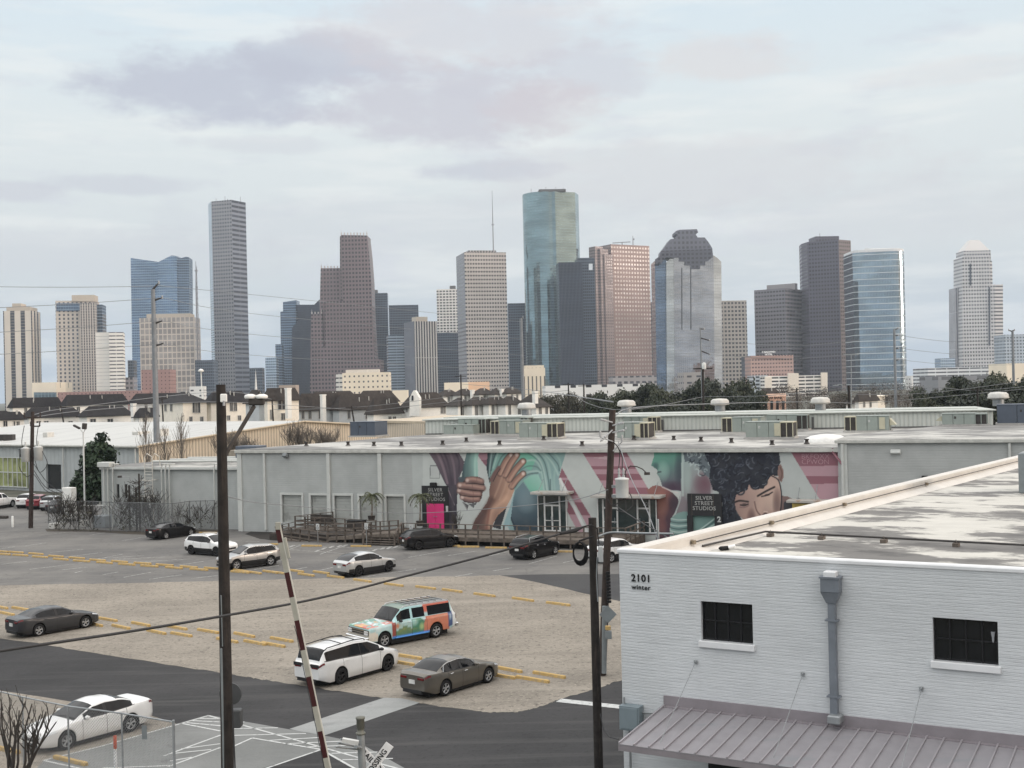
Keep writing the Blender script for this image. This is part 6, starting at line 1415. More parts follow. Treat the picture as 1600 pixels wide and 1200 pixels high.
def make_tree(name, mats, label, R_, hgt, seed, n, size, nb=9, group=None, bark=None):
 root = bpy.data.objects.new(name, None); COL.objects.link(root); tag(root, label, 'tree', group); ORG[root] = Vector((0, 0, 0))
 cm = leafmesh('crown', clumps(seed, R_, hgt, nb), n, size, seed, mats); o = bpy.data.objects.new('crown', cm); COL.objects.link(o); o.parent = root
 mb=MB();rr = random.Random(seed)
 mb.tube([(0, 0, 0), (.1, 0, hgt * .2), (0, .1, hgt * .4)], [hgt * .035, hgt * .027, hgt * .02], 8)
 for k in range(5): branches(mb, (0, 0, hgt * .36), (rr.uniform(-1, 1), rr.uniform(-1, 1), 1.1), hgt * .28, hgt * .014, 1, rr)
 mb.build('trunk', bark or M_bark, root, world=False)
 return root
proto = {}
def plant(kind, px, ytop, d, label, wpx=None, group=None, rz=None):
 """a copy of one of the grown trees with its top at a pixel"""
 r0, hgt, rad = proto[kind]
 h = Z(px, ytop, d); s = h / hgt
 sx = s if wpx is None else (wpx / 2 * d / FPX) / rad
 loc = P(px, 700, d); loc.z = 0
 o = dup(r0, loc, rz if rz is not None else random.uniform(0, 6.28), label, (sx, sx, s)) if proto[kind][0].get('used') else r0
 if o is r0: o.location = loc; o.scale = (sx, sx, s); o['label'] = label; o['used'] = 1
 if 'used' in o and o is not r0: del o['used']
 if group: o['group'] = group
 return o
for i in range(3): proto['oak%d' % i] = (make_tree('oak_tree', L_oak, 'oak', 7.0, 12.0, 40 + i, 5200, .36, 12, 'trees before the skyline'), 12.0 * .98, 7.0 * .95)
proto['olive'] = (make_tree('brush_tree', L_olive, 'brush', 6.0, 9.0, 50, 3800, .26, 10, 'trees before the skyline'), 9.0, 6.0)
proto['brown'] = (make_tree('bare_tree', L_brown, 'bare', 6.0, 10.0, 51, 2600, .16, 10, 'trees before the skyline', M_barkp), 10.0, 6.0)
oaks = [(930, 612, 300, 60), (975, 603, 290, 78), (1005, 596, 300, 60), (1042, 604, 285, 70), (1078, 597, 300, 70), (1110, 588, 290, 84), (1150, 592, 300, 80), (1178, 604, 285, 60), (1030, 622, 230, 60), (960, 622, 235, 70), (1090, 615, 230, 90), (1160, 616, 235, 70),
  (1452, 606, 260, 70), (1492, 594, 255, 84), (1532, 584, 250, 90), (1570, 582, 255, 84), (1605, 580, 250, 90), (1510, 610, 205, 110), (1440, 618, 215, 60), (1580, 606, 205, 110)]
olab = ['dark oak at the left end of the middle oak group', 'dark oak right of the green mirrored tower foot', 'tall dark oak in front of the pink granite tower', 'dark oak in front of the mirrored capped tower', 'rounded oak left of the thin transformer pole', 'highest dark oak of the middle group, right of the thin transformer pole', 'broad dark oak left of the white parking garage', 'low dark oak beside the peach shop building', 'low near oak below the pink granite tower', 'low near oak with bright twigs at its left side', 'low wide oak in front of the highest oak', 'low near oak left of the peach shop',
  'oak at the left end of the right hand group, below the blue oval tower', 'dark oak below the long white parking garage', 'dark oak at the foot of the white stepped tower', 'dark oak between the stepped tower and right picture edge', 'dark oak cut by the right picture edge', 'low wide near oak of the right hand group', 'low oak behind the slim steel pole on the right', 'low near oak behind the dark cabinet unit']
for i, (px, yt, d, w_) in enumerate(oaks): plant('oak%d' % (i % 3), px, yt, d, olab[i], w_)
for px, yt, d, w_, lab in ((842, 612, 330, 50, 'olive brush tree right of the grey steel pole'), (872, 606, 320, 60, 'olive brush tree below the civic tower'), (905, 609, 310, 50, 'olive brush tree left of the oaks'), (1320, 608, 380, 50, 'olive brush tree right of the white parking garage')):
 plant('olive', px, yt, d, lab, w_)
for px, yt, d, w_, lab in ((1245, 600, 340, 60, 'bare brown tree right of the peach shop'), (1275, 608, 320, 50, 'low bare brown tree below the parking garage'), (1305, 604, 360, 56, 'bare brown tree below the dark brown tower'), (1345, 600, 400, 60, 'bare brown tree behind the pointed tower roof'), (1385, 596, 420, 60, 'bare brown tree below the blue oval tower'), (1420, 600, 400, 56, 'bare brown tree left of the right hand oaks'), (1290, 620, 290, 60, 'near bare tree in front of the brown ones'), (1405, 616, 300, 50, 'near bare tree behind the slim steel pole'), (1240, 622, 280, 44, 'near bare tree right beside the shop')):
 plant('brown', px, yt, d, lab, w_)
# magnolia by the annex
mg = thing('magnolia_tree', 'dense dark evergreen magnolia beside the grey warehouse wall', 'tree', G(143, 806), 0)
bl = []; rr = random.Random(5)
gb_ = G(143, 806); dd = 132.0
for (px, py, rx, ry) in ((160, 684, 12, 9), (152, 700, 17, 13), (170, 706, 13, 12), (145, 722, 22, 16), (168, 730, 16, 16), (135, 745, 18, 16), (158, 750, 22, 16), (125, 760, 15, 15), (148, 770, 24, 16), (132, 782, 20, 14), (165, 770, 14, 16), (118, 755, 8, 8), (176, 722, 8, 8), (140, 705, 9, 8)):
 p = P(px, py, dd) - gb_; bl.append((p.x, p.y, p.z, rx * dd / FPX, rx * dd / FPX * .9, ry * dd / FPX))
me = leafmesh('crown', bl, 5200, .27, 9, L_mag); o = bpy.data.objects.new('crown', me); COL.objects.link(o); o.parent = mg
mb=MB();mb.tube([(0, 0, 0), (0.1, 0, 3), (.5, 0, 6.5)], [.22, .18, .08], 8); mb.build('trunk', M_bark, mg, world=False)
# bare bushes behind the roof edge, and slim bare poplars
def bare(name, px, yb, yt, d, wide, label, seed, depth=4, stems=9, mat=None):
 b = P(px, yb, d); z0 = 0.0; r = thing(name, label, 'tree', (b.x, b.y, z0)); rr = random.Random(seed); hgt = Z(px, yt, d); mb=MB();zb = max(0, b.z - 1)
 for k in range(stems):
  a = rr.uniform(0, 6.28); sp = wide * rr.uniform(.1, .5)
  branches(mb, (0, 0, zb), (math.cos(a) * sp, math.sin(a) * sp, 1), (hgt - zb) * .40, .06, depth, rr, 0, .5, 3, .25, .016)
 mb.tube([(0, 0, 0), (0, 0, zb + .2)], [.16, .12], 6)
 mb.build('branches', mat or M_barkp, r, world=False)
bare('bare_bush', 355, 715, 676, 135, 1.6, 'wide bare bush behind the annex, left of the other bush', 1, 4, 12)
bare('bare_bush', 385, 712, 684, 133, 1.4, 'low bare bush beside the wooden pole and warehouse corner', 4, 4, 9)
bare('bare_bush', 470, 705, 664, 150, 1.8, 'wide bare bush in front of the beige gable', 2, 4, 13)
bare('bare_bush', 510, 703, 670, 148, 1.6, 'bare bush right in front of the beige gable, before the cabinet unit', 3, 4, 10)
def poplar(px, yb, yt, d, label, seed):
 b = P(px, yb, d); r = thing('bare_tree', label, 'tree', (b.x, b.y, 0)); rr = random.Random(seed); h = Z(px, yt, d); mb=MB();mb.tube([(0, 0, 0), (0, 0, h)], [.14, .02], 6)
 for k in range(46):
  z = h * rr.uniform(.35, .97); a = rr.uniform(0, 6.28); L = (h - z) * .33 + .5; q = Vector((math.cos(a) * .35, math.sin(a) * .35, 1)).normalized(); branches(mb, (0, 0, z), q, L, .035, 1, rr, 0, .35, 2, .3, .014)
 mb.build('branches', M_barkp, r, world=False)
poplar(229, 730, 653, 140, 'slim upright bare tree left of the tall steel pole', 1); poplar(284, 720, 652, 145, 'slim upright bare tree right of the tall steel pole', 2); poplar(258, 720, 672, 147, 'short slim bare tree close beside the tall steel pole', 3)
# ------------------------------------------------------------------ cars
def cpaint(name, c, metal=0.0, rough=.32, flake=.05):
 return pm(name, c, rough, metal, flake, 1.2, spec=.5, coat=.7)
M_cglass = pm('car_glass', (0.006, 0.007, 0.009), .05, spec=.28, var=0)
M_ctrim = pm('black_plastic', (.018, .018, .019), .55, var=.1)
M_chrome = pm('chrome', (.62, .63, .64), .15, 1.0, var=0)
M_alloy = pm('alloy_rim', (.50, .51, .52), .3, .8, var=0); M_alloyd = pm('black_rim', (.025, .025, .027), .35, .3, var=0)
M_red = pm('tail_light_red', (.13, .008, .010), .15, var=.1, spec=.6); M_lamp = pm('headlight_lens', (.62, .64, .66), .1, .2, var=.1, spec=.7); M_amber = pm('amber_lens', (.55, .22, .03), .2, var=0)
M_plate = pm('number_plate', (.62, .62, .60), .4, var=.1)
def interp(pts, x):
 if x <= pts[0][0]: return pts[0][1]
 for (x0, y0), (x1, y1) in zip(pts[:-1], pts[1:]):
  if x <= x1:
   t = (x - x0) / (x1 - x0); m = t * t * (3 - 2 * t) * .5 + t * .5
   return y0 + (y1 - y0) * m
 return pts[-1][1]
SPECS = dict(
 sedan=dict(L=4.86, W=1.84, H=1.46, wb=2.78, fo=.95, R=.335, gc=.19, belt=[(0, .60), (.12, .70), (.5, .80), (1.4, .95), (2.4, .94), (3.6, .99), (4.1, 1.05), (4.7, 1.07), (4.86, .98)], ws=(1.35, 2.2), rw=(3.25, 4.15), roof=[(2.2, 1.40), (2.75, 1.46), (3.25, 1.42)], doors=(1.62, 2.66, 3.55), sg=(1.72, 3.85), rwf=.66),
 fastback=dict(L=4.75, W=1.86, H=1.44, wb=2.875, fo=.84, R=.335, gc=.16, belt=[(0, .56), (.12, .66), (.5, .76), (1.2, .92), (2.4, .93), (3.6, .99), (4.2, 1.04), (4.65, 1.06), (4.75, .96)], ws=(1.1, 2.05), rw=(2.95, 4.25), roof=[(2.05, 1.39), (2.5, 1.44), (2.95, 1.42)], doors=(1.5, 2.55, 3.4), sg=(1.55, 3.75), rwf=.66),
 suv=dict(L=4.75, W=1.88, H=1.69, wb=2.85, fo=.92, R=.37, gc=.26, belt=[(0, .74), (.10, .88), (.5, .98), (1.3, 1.08), (2.5, 1.07), (4.0, 1.16), (4.62, 1.18), (4.75, 1.05)], ws=(1.25, 2.05), rw=(4.0, 4.58), roof=[(2.05, 1.61), (2.6, 1.69), (4.0, 1.62)], doors=(1.55, 2.6, 3.5), sg=(1.65, 4.25), rwf=.70, clad=True),
 coupesuv=dict(L=4.73, W=1.93, H=1.62, wb=2.81, fo=.92, R=.37, gc=.22, belt=[(0, .66), (.10, .78), (.5, .90), (1.3, 1.04), (2.5, 1.05), (3.9, 1.13), (4.55, 1.12), (4.73, .98)], ws=(1.3, 2.15), rw=(3.5, 4.5), roof=[(2.15, 1.56), (2.6, 1.62), (3.5, 1.54)], doors=(1.6, 2.6, 3.45), sg=(1.7, 4.0), rwf=.68, clad=True),
 minivan=dict(L=5.2, W=1.99, H=1.76, wb=3.0, fo=1.0, R=.365, gc=.19, belt=[(0, .66), (.10, .80), (.5, .94), (1.1, 1.06), (2.5, 1.05), (4.3, 1.14), (5.0, 1.15), (5.2, 1.02)], ws=(1.0, 2.15), rw=(4.72, 5.1), roof=[(2.15, 1.69), (3.0, 1.76), (4.72, 1.68)], doors=(1.5, 2.7, 3.85), sg=(1.45, 4.85), rwf=.74),
 wagonsuv=dict(L=5.57, W=2.02, H=1.90, wb=3.29, fo=.92, R=.38, gc=.33, belt=[(0, 1.04), (.04, 1.08), (1.4, 1.16), (1.6, 1.18), (5.45, 1.18), (5.57, 1.12)], ws=(1.45, 2.05), rw=(5.2, 5.48), roof=[(2.05, 1.83), (2.4, 1.89), (5.2, 1.86)], doors=(1.62, 2.65, 3.6), sg=(1.75, 5.2), rwf=.78, boxy=True),
 pickup=dict(L=5.8, W=2.0, H=1.9, wb=3.6, fo=.95, R=.40, gc=.36, belt=[(0, .95), (.06, 1.06), (1.4, 1.2), (5.7, 1.24), (5.8, 1.15)], ws=(1.45, 2.2), rw=(3.55, 3.75), roof=[(2.2, 1.84), (2.6, 1.9), (3.55, 1.86)], doors=(1.65, 2.65, 3.5), sg=(1.75, 3.6), rwf=.74, boxy=True))
class Car: pass
def build_car(label, spec, paint, name='parked_car', cat='car', rim='alloy', clad=None, rails=False, hl=None, paintfn=None, roofpaint=None, chrome_line=False, black_roof=False, plate_back=True):
 s_ = SPECS[spec]; L, Wd, Hh, wb, fo, Rr, gc = (s_[k] for k in ('L', 'W', 'H', 'wb', 'fo', 'R', 'gc'))
 boxy = s_.get('boxy', False); clad = s_.get('clad', False) if clad is None else clad
 ws0, ws1 = s_['ws']; rw0, rw1 = s_['rw']; d0, d1, d2 = s_['doors']; g0, g1 = s_['sg']
 xf, xr = fo, fo + wb; Ra = Rr * 1.14
 root = thing(name, label, cat, (0, 0, 0))
 def X(s): return wb / 2 + fo - s
 def hw(s):
  e = min(s, L - s); k = 1.0
  if boxy: k = .93 + .07 * min(1, e / .15)
  else:
   k = .70 + .30 * (1 - max(0, 1 - s / .75) ** 2.4) if s < L / 2 else .78 + .22 * (1 - max(0, 1 - (L - s) / .6) ** 2.6)
  return Wd / 2 * k
 def low(s):
  z = gc
  if s < .3: z = gc + (.3 - s) * .12
  if s > L - .5: z = gc + (s - L + .5) * .35
  for xc in (xf, xr):
   dd = abs(s - xc)
   if dd < Ra: z = max(z, Rr + math.sqrt(Ra * Ra - dd * dd))
  return z
 def section(s):
  h = hw(s); zb = interp(s_['belt'], s); zl = low(s); crown = .035 if not boxy else .03
  rwid = Wd / 2 * s_['rwf']
  if ws0 <= s <= rw1:
   if s < ws1: t = (s - ws0) / (ws1 - ws0); zr = interp(s_['roof'], ws1); zt = zb + crown + (zr - zb - crown) * (t ** .92)
   elif s > rw0: t = (rw1 - s) / (rw1 - rw0); zr = interp(s_['roof'], rw0); zt = zb + crown + (zr - zb - crown) * (math.sin(t * math.pi / 2) if not boxy else t ** .9)
   else: t = 1; zt = interp(s_['roof'], s)
   tt = min(1, t * 1.0); ry = h * .80 * (1 - tt) + rwid * tt
  else: zt = zb + crown; ry = h * .80; t = 0
  drop = .055 * t + crown * .5 * (1 - t)
  p = [(h * .82, zl), (h * .97, min(zl + .03, zb - .05)), (h * 1.0, max(zl + .06, gc + .42 * (zb - gc))), (h * .985, max(zl + .09, zb - .13 * (zb - gc))), (h * .935, zb)]
  q7 = (ry, zt - drop)
  a = p[4]
  p += [(a[0] + (q7[0] - a[0]) * .10, a[1] + (q7[1] - a[1]) * .10), (a[0] + (q7[0] - a[0]) * .86, a[1] + (q7[1] - a[1]) * .86), q7, (ry * .62, zt - drop * .28), (0, zt)]
  return p
 def sp(s, t, off=0.0, sg=1):
  p = section(s); i = min(int(t), 8); f = t - i; y = p[i][0] + (p[i + 1][0] - p[i][0]) * f; z = p[i][1] + (p[i + 1][1] - p[i][1]) * f
  dy, dz = p[i + 1][0] - p[i][0], p[i + 1][1] - p[i][1]; l = math.hypot(dy, dz) + 1e-6
  return Vector((X(s), sg * (y + off * dz / l), z - off * dy / l))
 dens = .07 if paintfn else .13
 st = set(np.round(np.arange(0, L + .001, dens), 3)) | {0, .03, .08, .16, L, L - .03, L - .08, L - .16, ws0, ws1, rw0, rw1, g0, g1}
 for xc in (xf, xr):
  for k in range(-5, 6): st.add(round(xc + Ra * math.sin(k / 5 * math.pi / 2) * .999, 4))
  st.add(xc - Ra - .01); st.add(xc + Ra + .01)
 gaps = [d0, d1, d2]
 for g in gaps: st |= {g - .009, g + .009}
 st = sorted(x for x in st if 0 <= x <= L)
 st = [x for i, x in enumerate(st) if i == 0 or x - st[i - 1] > .0035]
 sub = 4 if paintfn else 1
 ts = []
 for j in range(9):
  for k in range(sub): ts.append(j + k / sub)
 ts.append(9.0)
 V = np.array([[tuple(sp(s, t)) for t in ts] for s in st]); nS, nT = V.shape[:2]
 du = np.gradient(V, axis=0); dv = np.gradient(V, axis=1); NN = np.cross(dv, du); NN /= (np.linalg.norm(NN, axis=2, keepdims=True) + 1e-9)
 NN[:, -1, :] = NN[:, -1, :] * np.array([1, 0, 1]); NN /= (np.linalg.norm(NN, axis=2, keepdims=True) + 1e-9)
 if NN[nS // 2, -1, 2] < 0: NN = -NN
 parts = {}
 bp = [d1 - .05, d1 + .05]
 for i in range(nS - 1):
  sm = (st[i] + st[i + 1]) / 2; gap = any(abs(sm - g) < .0095 for g in gaps)
  arch = any(abs(sm - xc) < Ra * 1.0 for xc in (xf, xr))
  for j in range(nT - 1):
   r = int(ts[j])
   key, mi = 'body', 0
   if r in (7, 8):
    if ws0 + .02 < sm < ws1 - .02: key = 'windscreen' if (r == 8 or ts[j] >= 7) else 'body'
    elif rw0 + .04 < sm < rw1 - .03: key = 'rear_window'
    elif black_roof and ws1 < sm < rw0: mi = 2
   elif r == 5 and g0 < sm < g1:
    if any(abs(sm - g) < (.085 if boxy else .05) for g in ((d1, d2) if boxy else (d1,))): mi = 0 if boxy else 1
    elif sm > g1 - .4 and spec in ('sedan',) and sm > rw0 + .35: key = 'side_window'
    else: key = 'side_window'
   elif r in (4, 6) and g0 - .1 < sm < g1 + .1 and not boxy: mi = 1 if r == 4 else 0
   elif r <= 3 and gap and r >= 1: mi = 1
   elif r == 0 or (clad and r == 1 and sm > .15 and sm < L - .15 and V[i, j, 2] < gc + .18): mi = 1
   elif 1 <= r <= 3 and d0 < sm < d1: key = 'front_door'
   elif 1 <= r <= 3 and d1 < sm < d2 and not (abs(sm - xr) < Ra + .05 and False): key = 'rear_door'
   parts.setdefault(key, []).append((i, j, mi))
 mats = [paint, M_ctrim, roofpaint or M_ctrim]
 made = {}
 def emit(nm, cells, sgs, mlist, label=None):
  idx, vs, ns_, fs, mi_, cols = {}, [], [], [], [], []
  for sg in sgs:
   for i, j, mi in cells:
    q = []
    for a, b in ((i, j), (i + 1, j), (i + 1, j + 1), (i, j + 1)):
     k = (a, b, sg if abs(V[a, b, 1]) > 1e-6 else 0)
     if k not in idx:
      idx[k] = len(vs); vs.append((V[a, b, 0], sg * V[a, b, 1], V[a, b, 2])); ns_.append((NN[a, b, 0], sg * NN[a, b, 1], NN[a, b, 2])); cols.append((st[a], V[a, b, 2], ts[b], sg))
     q.append(idx[k])
    fs.append(q if sg > 0 else q[::-1]); mi_.append(mi)
  if not fs: return None
  nb = len(vs)
  if nm == 'body':
   for end in (0, nS - 1):
    for j in range(nT - 1):
     q = []
     for sg, b in ((1, j), (-1, j), (-1, j + 1), (1, j + 1)):
      q.append(len(vs)); vs.append((V[end, b, 0], sg * V[end, b, 1], V[end, b, 2])); ns_.append((1 if end == 0 else -1, 0, 0)); cols.append((st[end], V[end, b, 2], ts[b], sg))
     fs.append(q[::-1] if end == 0 else q); mi_.append(1 if ts[j] < 1 else 0)
  me = bpy.data.meshes.new(nm); me.from_pydata(vs, [], fs)
  for m in mlist: me.materials.append(m)
  me.polygons.foreach_set('material_index', mi_); me.polygons.foreach_set('use_smooth', [True] * len(fs)); me.update()
  if paintfn and mlist[0] is paint:
   c = paintfn(np.array(cols), L); ca = me.color_attributes.new('paint', 'FLOAT_COLOR', 'POINT'); ca.data.foreach_set('color', np.concatenate([c, np.ones((len(c), 1))], 1).astype(np.float32).ravel())
  me.normals_split_custom_set_from_vertices(ns_)
  o = bpy.data.objects.new(nm, me); COL.objects.link(o); o.parent = root; ORG[o] = Vector((0, 0, 0))
  return o
 bo = emit('body', parts['body'], (1, -1), mats)
 for nm in ('windscreen', 'rear_window'):
  if nm in parts: emit(nm, parts[nm], (1, -1), [M_cglass])
 if 'side_window' in parts:
  for sg in (1, -1):
   for lo, hi in ((0, d1), (d1, 9)):
    emit('side_window', [c for c in parts['side_window'] if lo < st[c[0]] < hi], (sg,), [M_cglass])
 for nm in ('front_door', 'rear_door'):
  for sg in (1, -1):
   o = emit(nm.split('_')[1], parts[nm], (sg,), mats)
   hs = (d1 if nm == 'front_door' else d2) - .2
   mb=MB();p = sp(hs, 3.15, .025, sg); mb.box(p, (.20, .035, .03), 0, None, .01); mb.build('handle', M_chrome if chrome_line else paint if not paintfn else M_chrome, o, world=False)
 # underbody and wheel wells
 mb=MB();mb.box((X(L / 2), 0, gc + .18), (L * .86, Wd * .70, .30)); mb.box((X((xf + xr) / 2), 0, gc * .5 + .16), (wb - 2 * Ra, Wd * .90, gc + .12)); mb.box((X(L / 2), 0, gc * .5 + .14), (L * .84, Wd * .72, gc + .1))  # boxes set low and dark to block light and deepen the contact shadow
 for xc in (xf, xr): mb.box((X(xc), 0, Rr + Ra * .45), (Ra * 1.96, Wd * .80, Ra * 1.0))
 mb.build('underbody_shade_box', M_dark, root, world=False)
 for xc in (xf, xr):
  for sg in (1, -1):
   c = Vector((X(xc), sg * (Wd / 2 - .125), Rr)); mb = MB()
   mb.lathe(c, [(Rr * .4, -.06), (Rr * .4, .06)], 12, axis='Y'); w = mb.build('wheel', M_ctrim, root, world=False)
   mb=MB();mb.lathe(c, [(Rr * .64, -.10), (Rr * .93, -.115), (Rr, -.08), (Rr, .08), (Rr * .93, .115), (Rr * .64, .10), (Rr * .64, -.10)], 26, axis='Y', closed_ends=False); mb.build('tyre', M_rubber, w, world=False)
   mb=MB();rm = M_alloy if rim == 'alloy' else M_alloyd; o_y = sg * .085
   mb.lathe(c, [(Rr * .66, -.09), (Rr * .66, .09)], 24, axis='Y', closed_ends=False)
   mb.lathe(c + Vector((0, o_y, 0)), [(Rr * .67, -.012), (Rr * .67, .012), (Rr * .58, .012), (Rr * .58, -.012), (Rr * .67, -.012)], 24, axis='Y', closed_ends=False)
   mb.lathe(c + Vector((0, o_y, 0)), [(Rr * .16, -.02), (Rr * .16, .02)], 10, axis='Y')
   for k in range(5):
    a = k * 2 * math.pi / 5 + .3
    for da in (-.16, .16):
     q0 = c + Vector((math.cos(a + da * .4) * Rr * .1, o_y, math.sin(a + da * .4) * Rr * .1)); q1 = c + Vector((math.cos(a + da) * Rr * .62, o_y, math.sin(a + da) * Rr * .62)); mb.tube([q0, q1], Rr * .055, 5)
   mb.build('rim', rm, w, world=False)
 def patch(nm, mat, s0, s1, t0, t1, off=.012, n=5, sgs=(1, -1), parent=None):
  for sg in sgs:
   mb=MB();rows = [[sp(s0 + (s1 - s0) * i / n, t0 + (t1 - t0) * k / 2, off, sg) for k in range(3)] for i in range(n + 1)]
   mb.grid(rows, 0, True, False, sg > 0); mb.build(nm, mat, parent or root, world=False)
 zF = interp(s_['belt'], 0); zB = interp(s_['belt'], L)
 hF, hB = hw(0), hw(L)
 # front: lamps, grille, plate;  rear: lamps, plate, bumper
 if not boxy:
  patch('headlight', M_lamp, .02, .52, 3.0, 3.9)
  for sg in (1, -1):
   pass
  mb=MB();mb.box((X(0) + .006, 0, zF * .80), (.03, hF * 1.25, zF * .20), 0, None, .01); mb.box((X(0) + .006, 0, zF * .48), (.03, hF * 1.5, zF * .22), 0, None, .01); mb.build('grille', M_ctrim, root, world=False)
  mb=MB();mb.box((X(0) + .026, 0, zF * .90), (.015, hF * 1.3, .02)); mb.build('grille_bar', M_chrome, root, world=False)
  patch('tail_light', M_red, L - .26, L - .015, 3.0, 3.7)
  for sg in (1, -1):
   mb=MB();mb.box((X(L) - .006, sg * hB * .70, zB * .90), (.03, hB * .5, .10 if spec in ('sedan', 'fastback') else .13), 0, None, .01); mb.build('tail_light', M_red, root, world=False)
  mb=MB();mb.box((X(L) - .004, 0, gc + .13), (.03, hB * 1.55, .16), 0, None, .01); mb.build('rear_valance', M_ctrim, root, world=False)
 else:
  mb=MB();mb.box((X(0) + .01, 0, zF * .80), (.05, hF * 1.95, zF * .27), 0, None, .01); mb.build('grille', M_ctrim, root, world=False)
  for z in (.70, .80, .90): mb=MB();mb.box((X(0) + .04, 0, zF * z), (.03, hF * 1.92, .025)); mb.build('grille_bar', M_chrome, root, world=False)
  for sg in (1, -1):
   mb = MB()
   for z in (.855, .745): mb.box((X(0) + .045, sg * hF * .78, zF * z), (.04, hF * .36, .085), 0, None, .01)
   mb.build('headlight', M_lamp, root, world=False)
  mb=MB();mb.box((X(0) + .10, 0, zF * .52), (.18, hF * 2.06, .20), 0, None, .04); mb.box((X(L) - .08, 0, zF * .50), (.18, hF * 2.04, .20), 0, None, .04); mb.build('bumper', M_chrome, root, world=False)
  patch('tail_light', M_red, L - .05, L - .005, 2.5, 3.6)
 if plate_back:
  mb=MB();mb.box((X(L) - .02, 0, zB * .74), (.03, .34, .17)); mb.build('number_plate', M_plate, root, world=False)
 for sg in (1, -1):
  mb=MB();p = sp(ws0 + .45, 4.2, .11, sg); mb.box(p, (.14, .20, .13), 0, None, .04); mb.build('wing_mirror', M_ctrim if (paintfn or rim == 'black') else paint, root, world=False)
 mb = MB()
 for y in (-.3, .25): mb.tube([(X(ws0 + .04), y, sp(ws0 + .04, 9).z + .02), (X(ws0 + .1), y + .5, sp(ws0 + .1, 9).z - .01)], .012, 4)
 mb.build('wiper', M_ctrim, root, world=False)
 if chrome_line:
  for sg in (1, -1):
   mb=MB();mb.tube([sp(g0 + (g1 - g0) * k / 12, 6.35 if 0 < k < 12 else 4.6, .012, sg) for k in range(13)], .014, 4); mb.build('window_trim', M_chrome, root, world=False)
 if rails:
  for sg in (1, -1):
   mb=MB();mb.tube([sp(ws1 + .1, 7.1, .01, sg)] + [sp(ws1 + .2 + (rw0 - ws1 - .3) * k / 6, 7.1, .07, sg) for k in range(7)] + [sp(rw0 + .02, 7.1, .01, sg)], .025, 6); mb.build('roof_rail', M_ctrim if rails == 'black' else M_alloy, root, world=False)
  if rails == 'black':
   for q in (.3, .62):
    s = ws1 + (rw0 - ws1) * q; mb=MB();mb.tube([sp(s, 7.1, .08, 1), sp(s, 9, .09), sp(s, 7.1, .08, -1)], .022, 6); mb.build('cross_bar', M_ctrim, root, world=False)
 c = Car(); c.root, c.wb, c.W, c.R, c.sp, c.L, c.X, c.st = root, wb, Wd, Rr, sp, L, X, s_
 return c
def place(c, rear, front, k=1.0):
 """stand the car on its visible pair of wheels (pixels where those tyres meet the ground)"""
 a, b = G(*rear), G(*front); d = (b - a); d.z = 0
 if abs(d.length / c.wb - 1) > .12: print('WB', c.root['label'][:30], round(d.length / c.wb, 2))
 yaw = math.atan2(d.y, d.x); m = (a + b) / 2; dn = d.normalized(); side = Vector((-dn.y, dn.x, 0))
 if side.y < 0: side = -side
 c.root.location = m + side * (c.W / 2 - .13); c.root.rotation_euler = (0, 0, yaw); c.root.location.z = .008
P_white = cpaint('white_car_paint', (.74, .74, .73)); P_black = pm('black_car_paint', (.006, .006, .007), .3, var=.05, spec=.25, coat=.2); P_char = pm('charcoal_car_paint', (.042, .043, .047), .32, .3, .05, spec=.35, coat=.3); P_taupe = pm('taupe_car_paint', (.14, .128, .11), .33, .5, .05, spec=.4, coat=.4); P_silver = cpaint('silver_car_paint', (.48, .49, .49), .6); P_champ = cpaint('champagne_car_paint', (.40, .39, .375), .6); P_redc = cpaint('red_car_paint', (.22, .02, .03))
c = build_car('white sedan parked behind the chain link fence, nose to the lower left', 'sedan', P_white, chrome_line=False); place(c, (203.3, 1143.3), (101.7, 1171.7))
c = build_car('dark grey sedan alone on the left part of the gravel lot', 'sedan', P_char); place(c, (61.7, 994), (131, 981.7))
c = build_car('taupe brown sedan with bright window trim right of the white minivan', 'sedan', P_taupe, chrome_line=True, rim='alloy'); place(c, (694.5, 1087.5), (761, 1067))
c = build_car('white minivan with black wheels and black roof rails on the gravel', 'minivan', P_white, rim='black', rails='black', plate_back=False); place(c, (530, 1069.5), (605.5, 1048))
mb = MB()
for sg in (1, -1): mb.box((c.X(c.L) - .012, sg * .55, .98), (.03, .52, .16), 0, None, .02)
mb.box((c.X(c.L) - .01, 0, 1.0), (.03, 1.3, .05)); mb.build('rear_garnish', M_ctrim, c.root, world=False)
c = build_car('silver sloping roof SUV with black wheels in front of the ramp', 'coupesuv', P_silver, rim='black'); place(c, (563, 900.5), (604, 893.7))
c = build_car('champagne SUV half behind the wooden pole, facing left', 'suv', P_champ, chrome_line=True); place(c, (418, 884.5), (373.7, 890))
c = build_car('white crossover wagon left of the champagne SUV, rear to the left', 'suv', P_white, clad=True, rails='alloy', rim='black'); place(c, (301.7, 866.7), (337, 869.3))
c = build_car('black fastback sedan in front of the vine covered fence', 'fastback', P_black); place(c, (258.7, 842.5), (297.5, 837))
c = build_car('black SUV by the ramp steps in front of the pink doors', 'suv', P_black, rim='black'); place(c, (662.5, 859), (694.5, 856))
c = build_car('black SUV with silver wheels and plate in front of the draped mural figure', 'suv', P_black, chrome_line=True, rails='alloy'); place(c, (833, 874), (866.7, 866.7))
c = build_car('white SUV half hidden behind the white painted building corner', 'suv', P_white); place(c, (957, 879), (991, 873))
M_far = {}
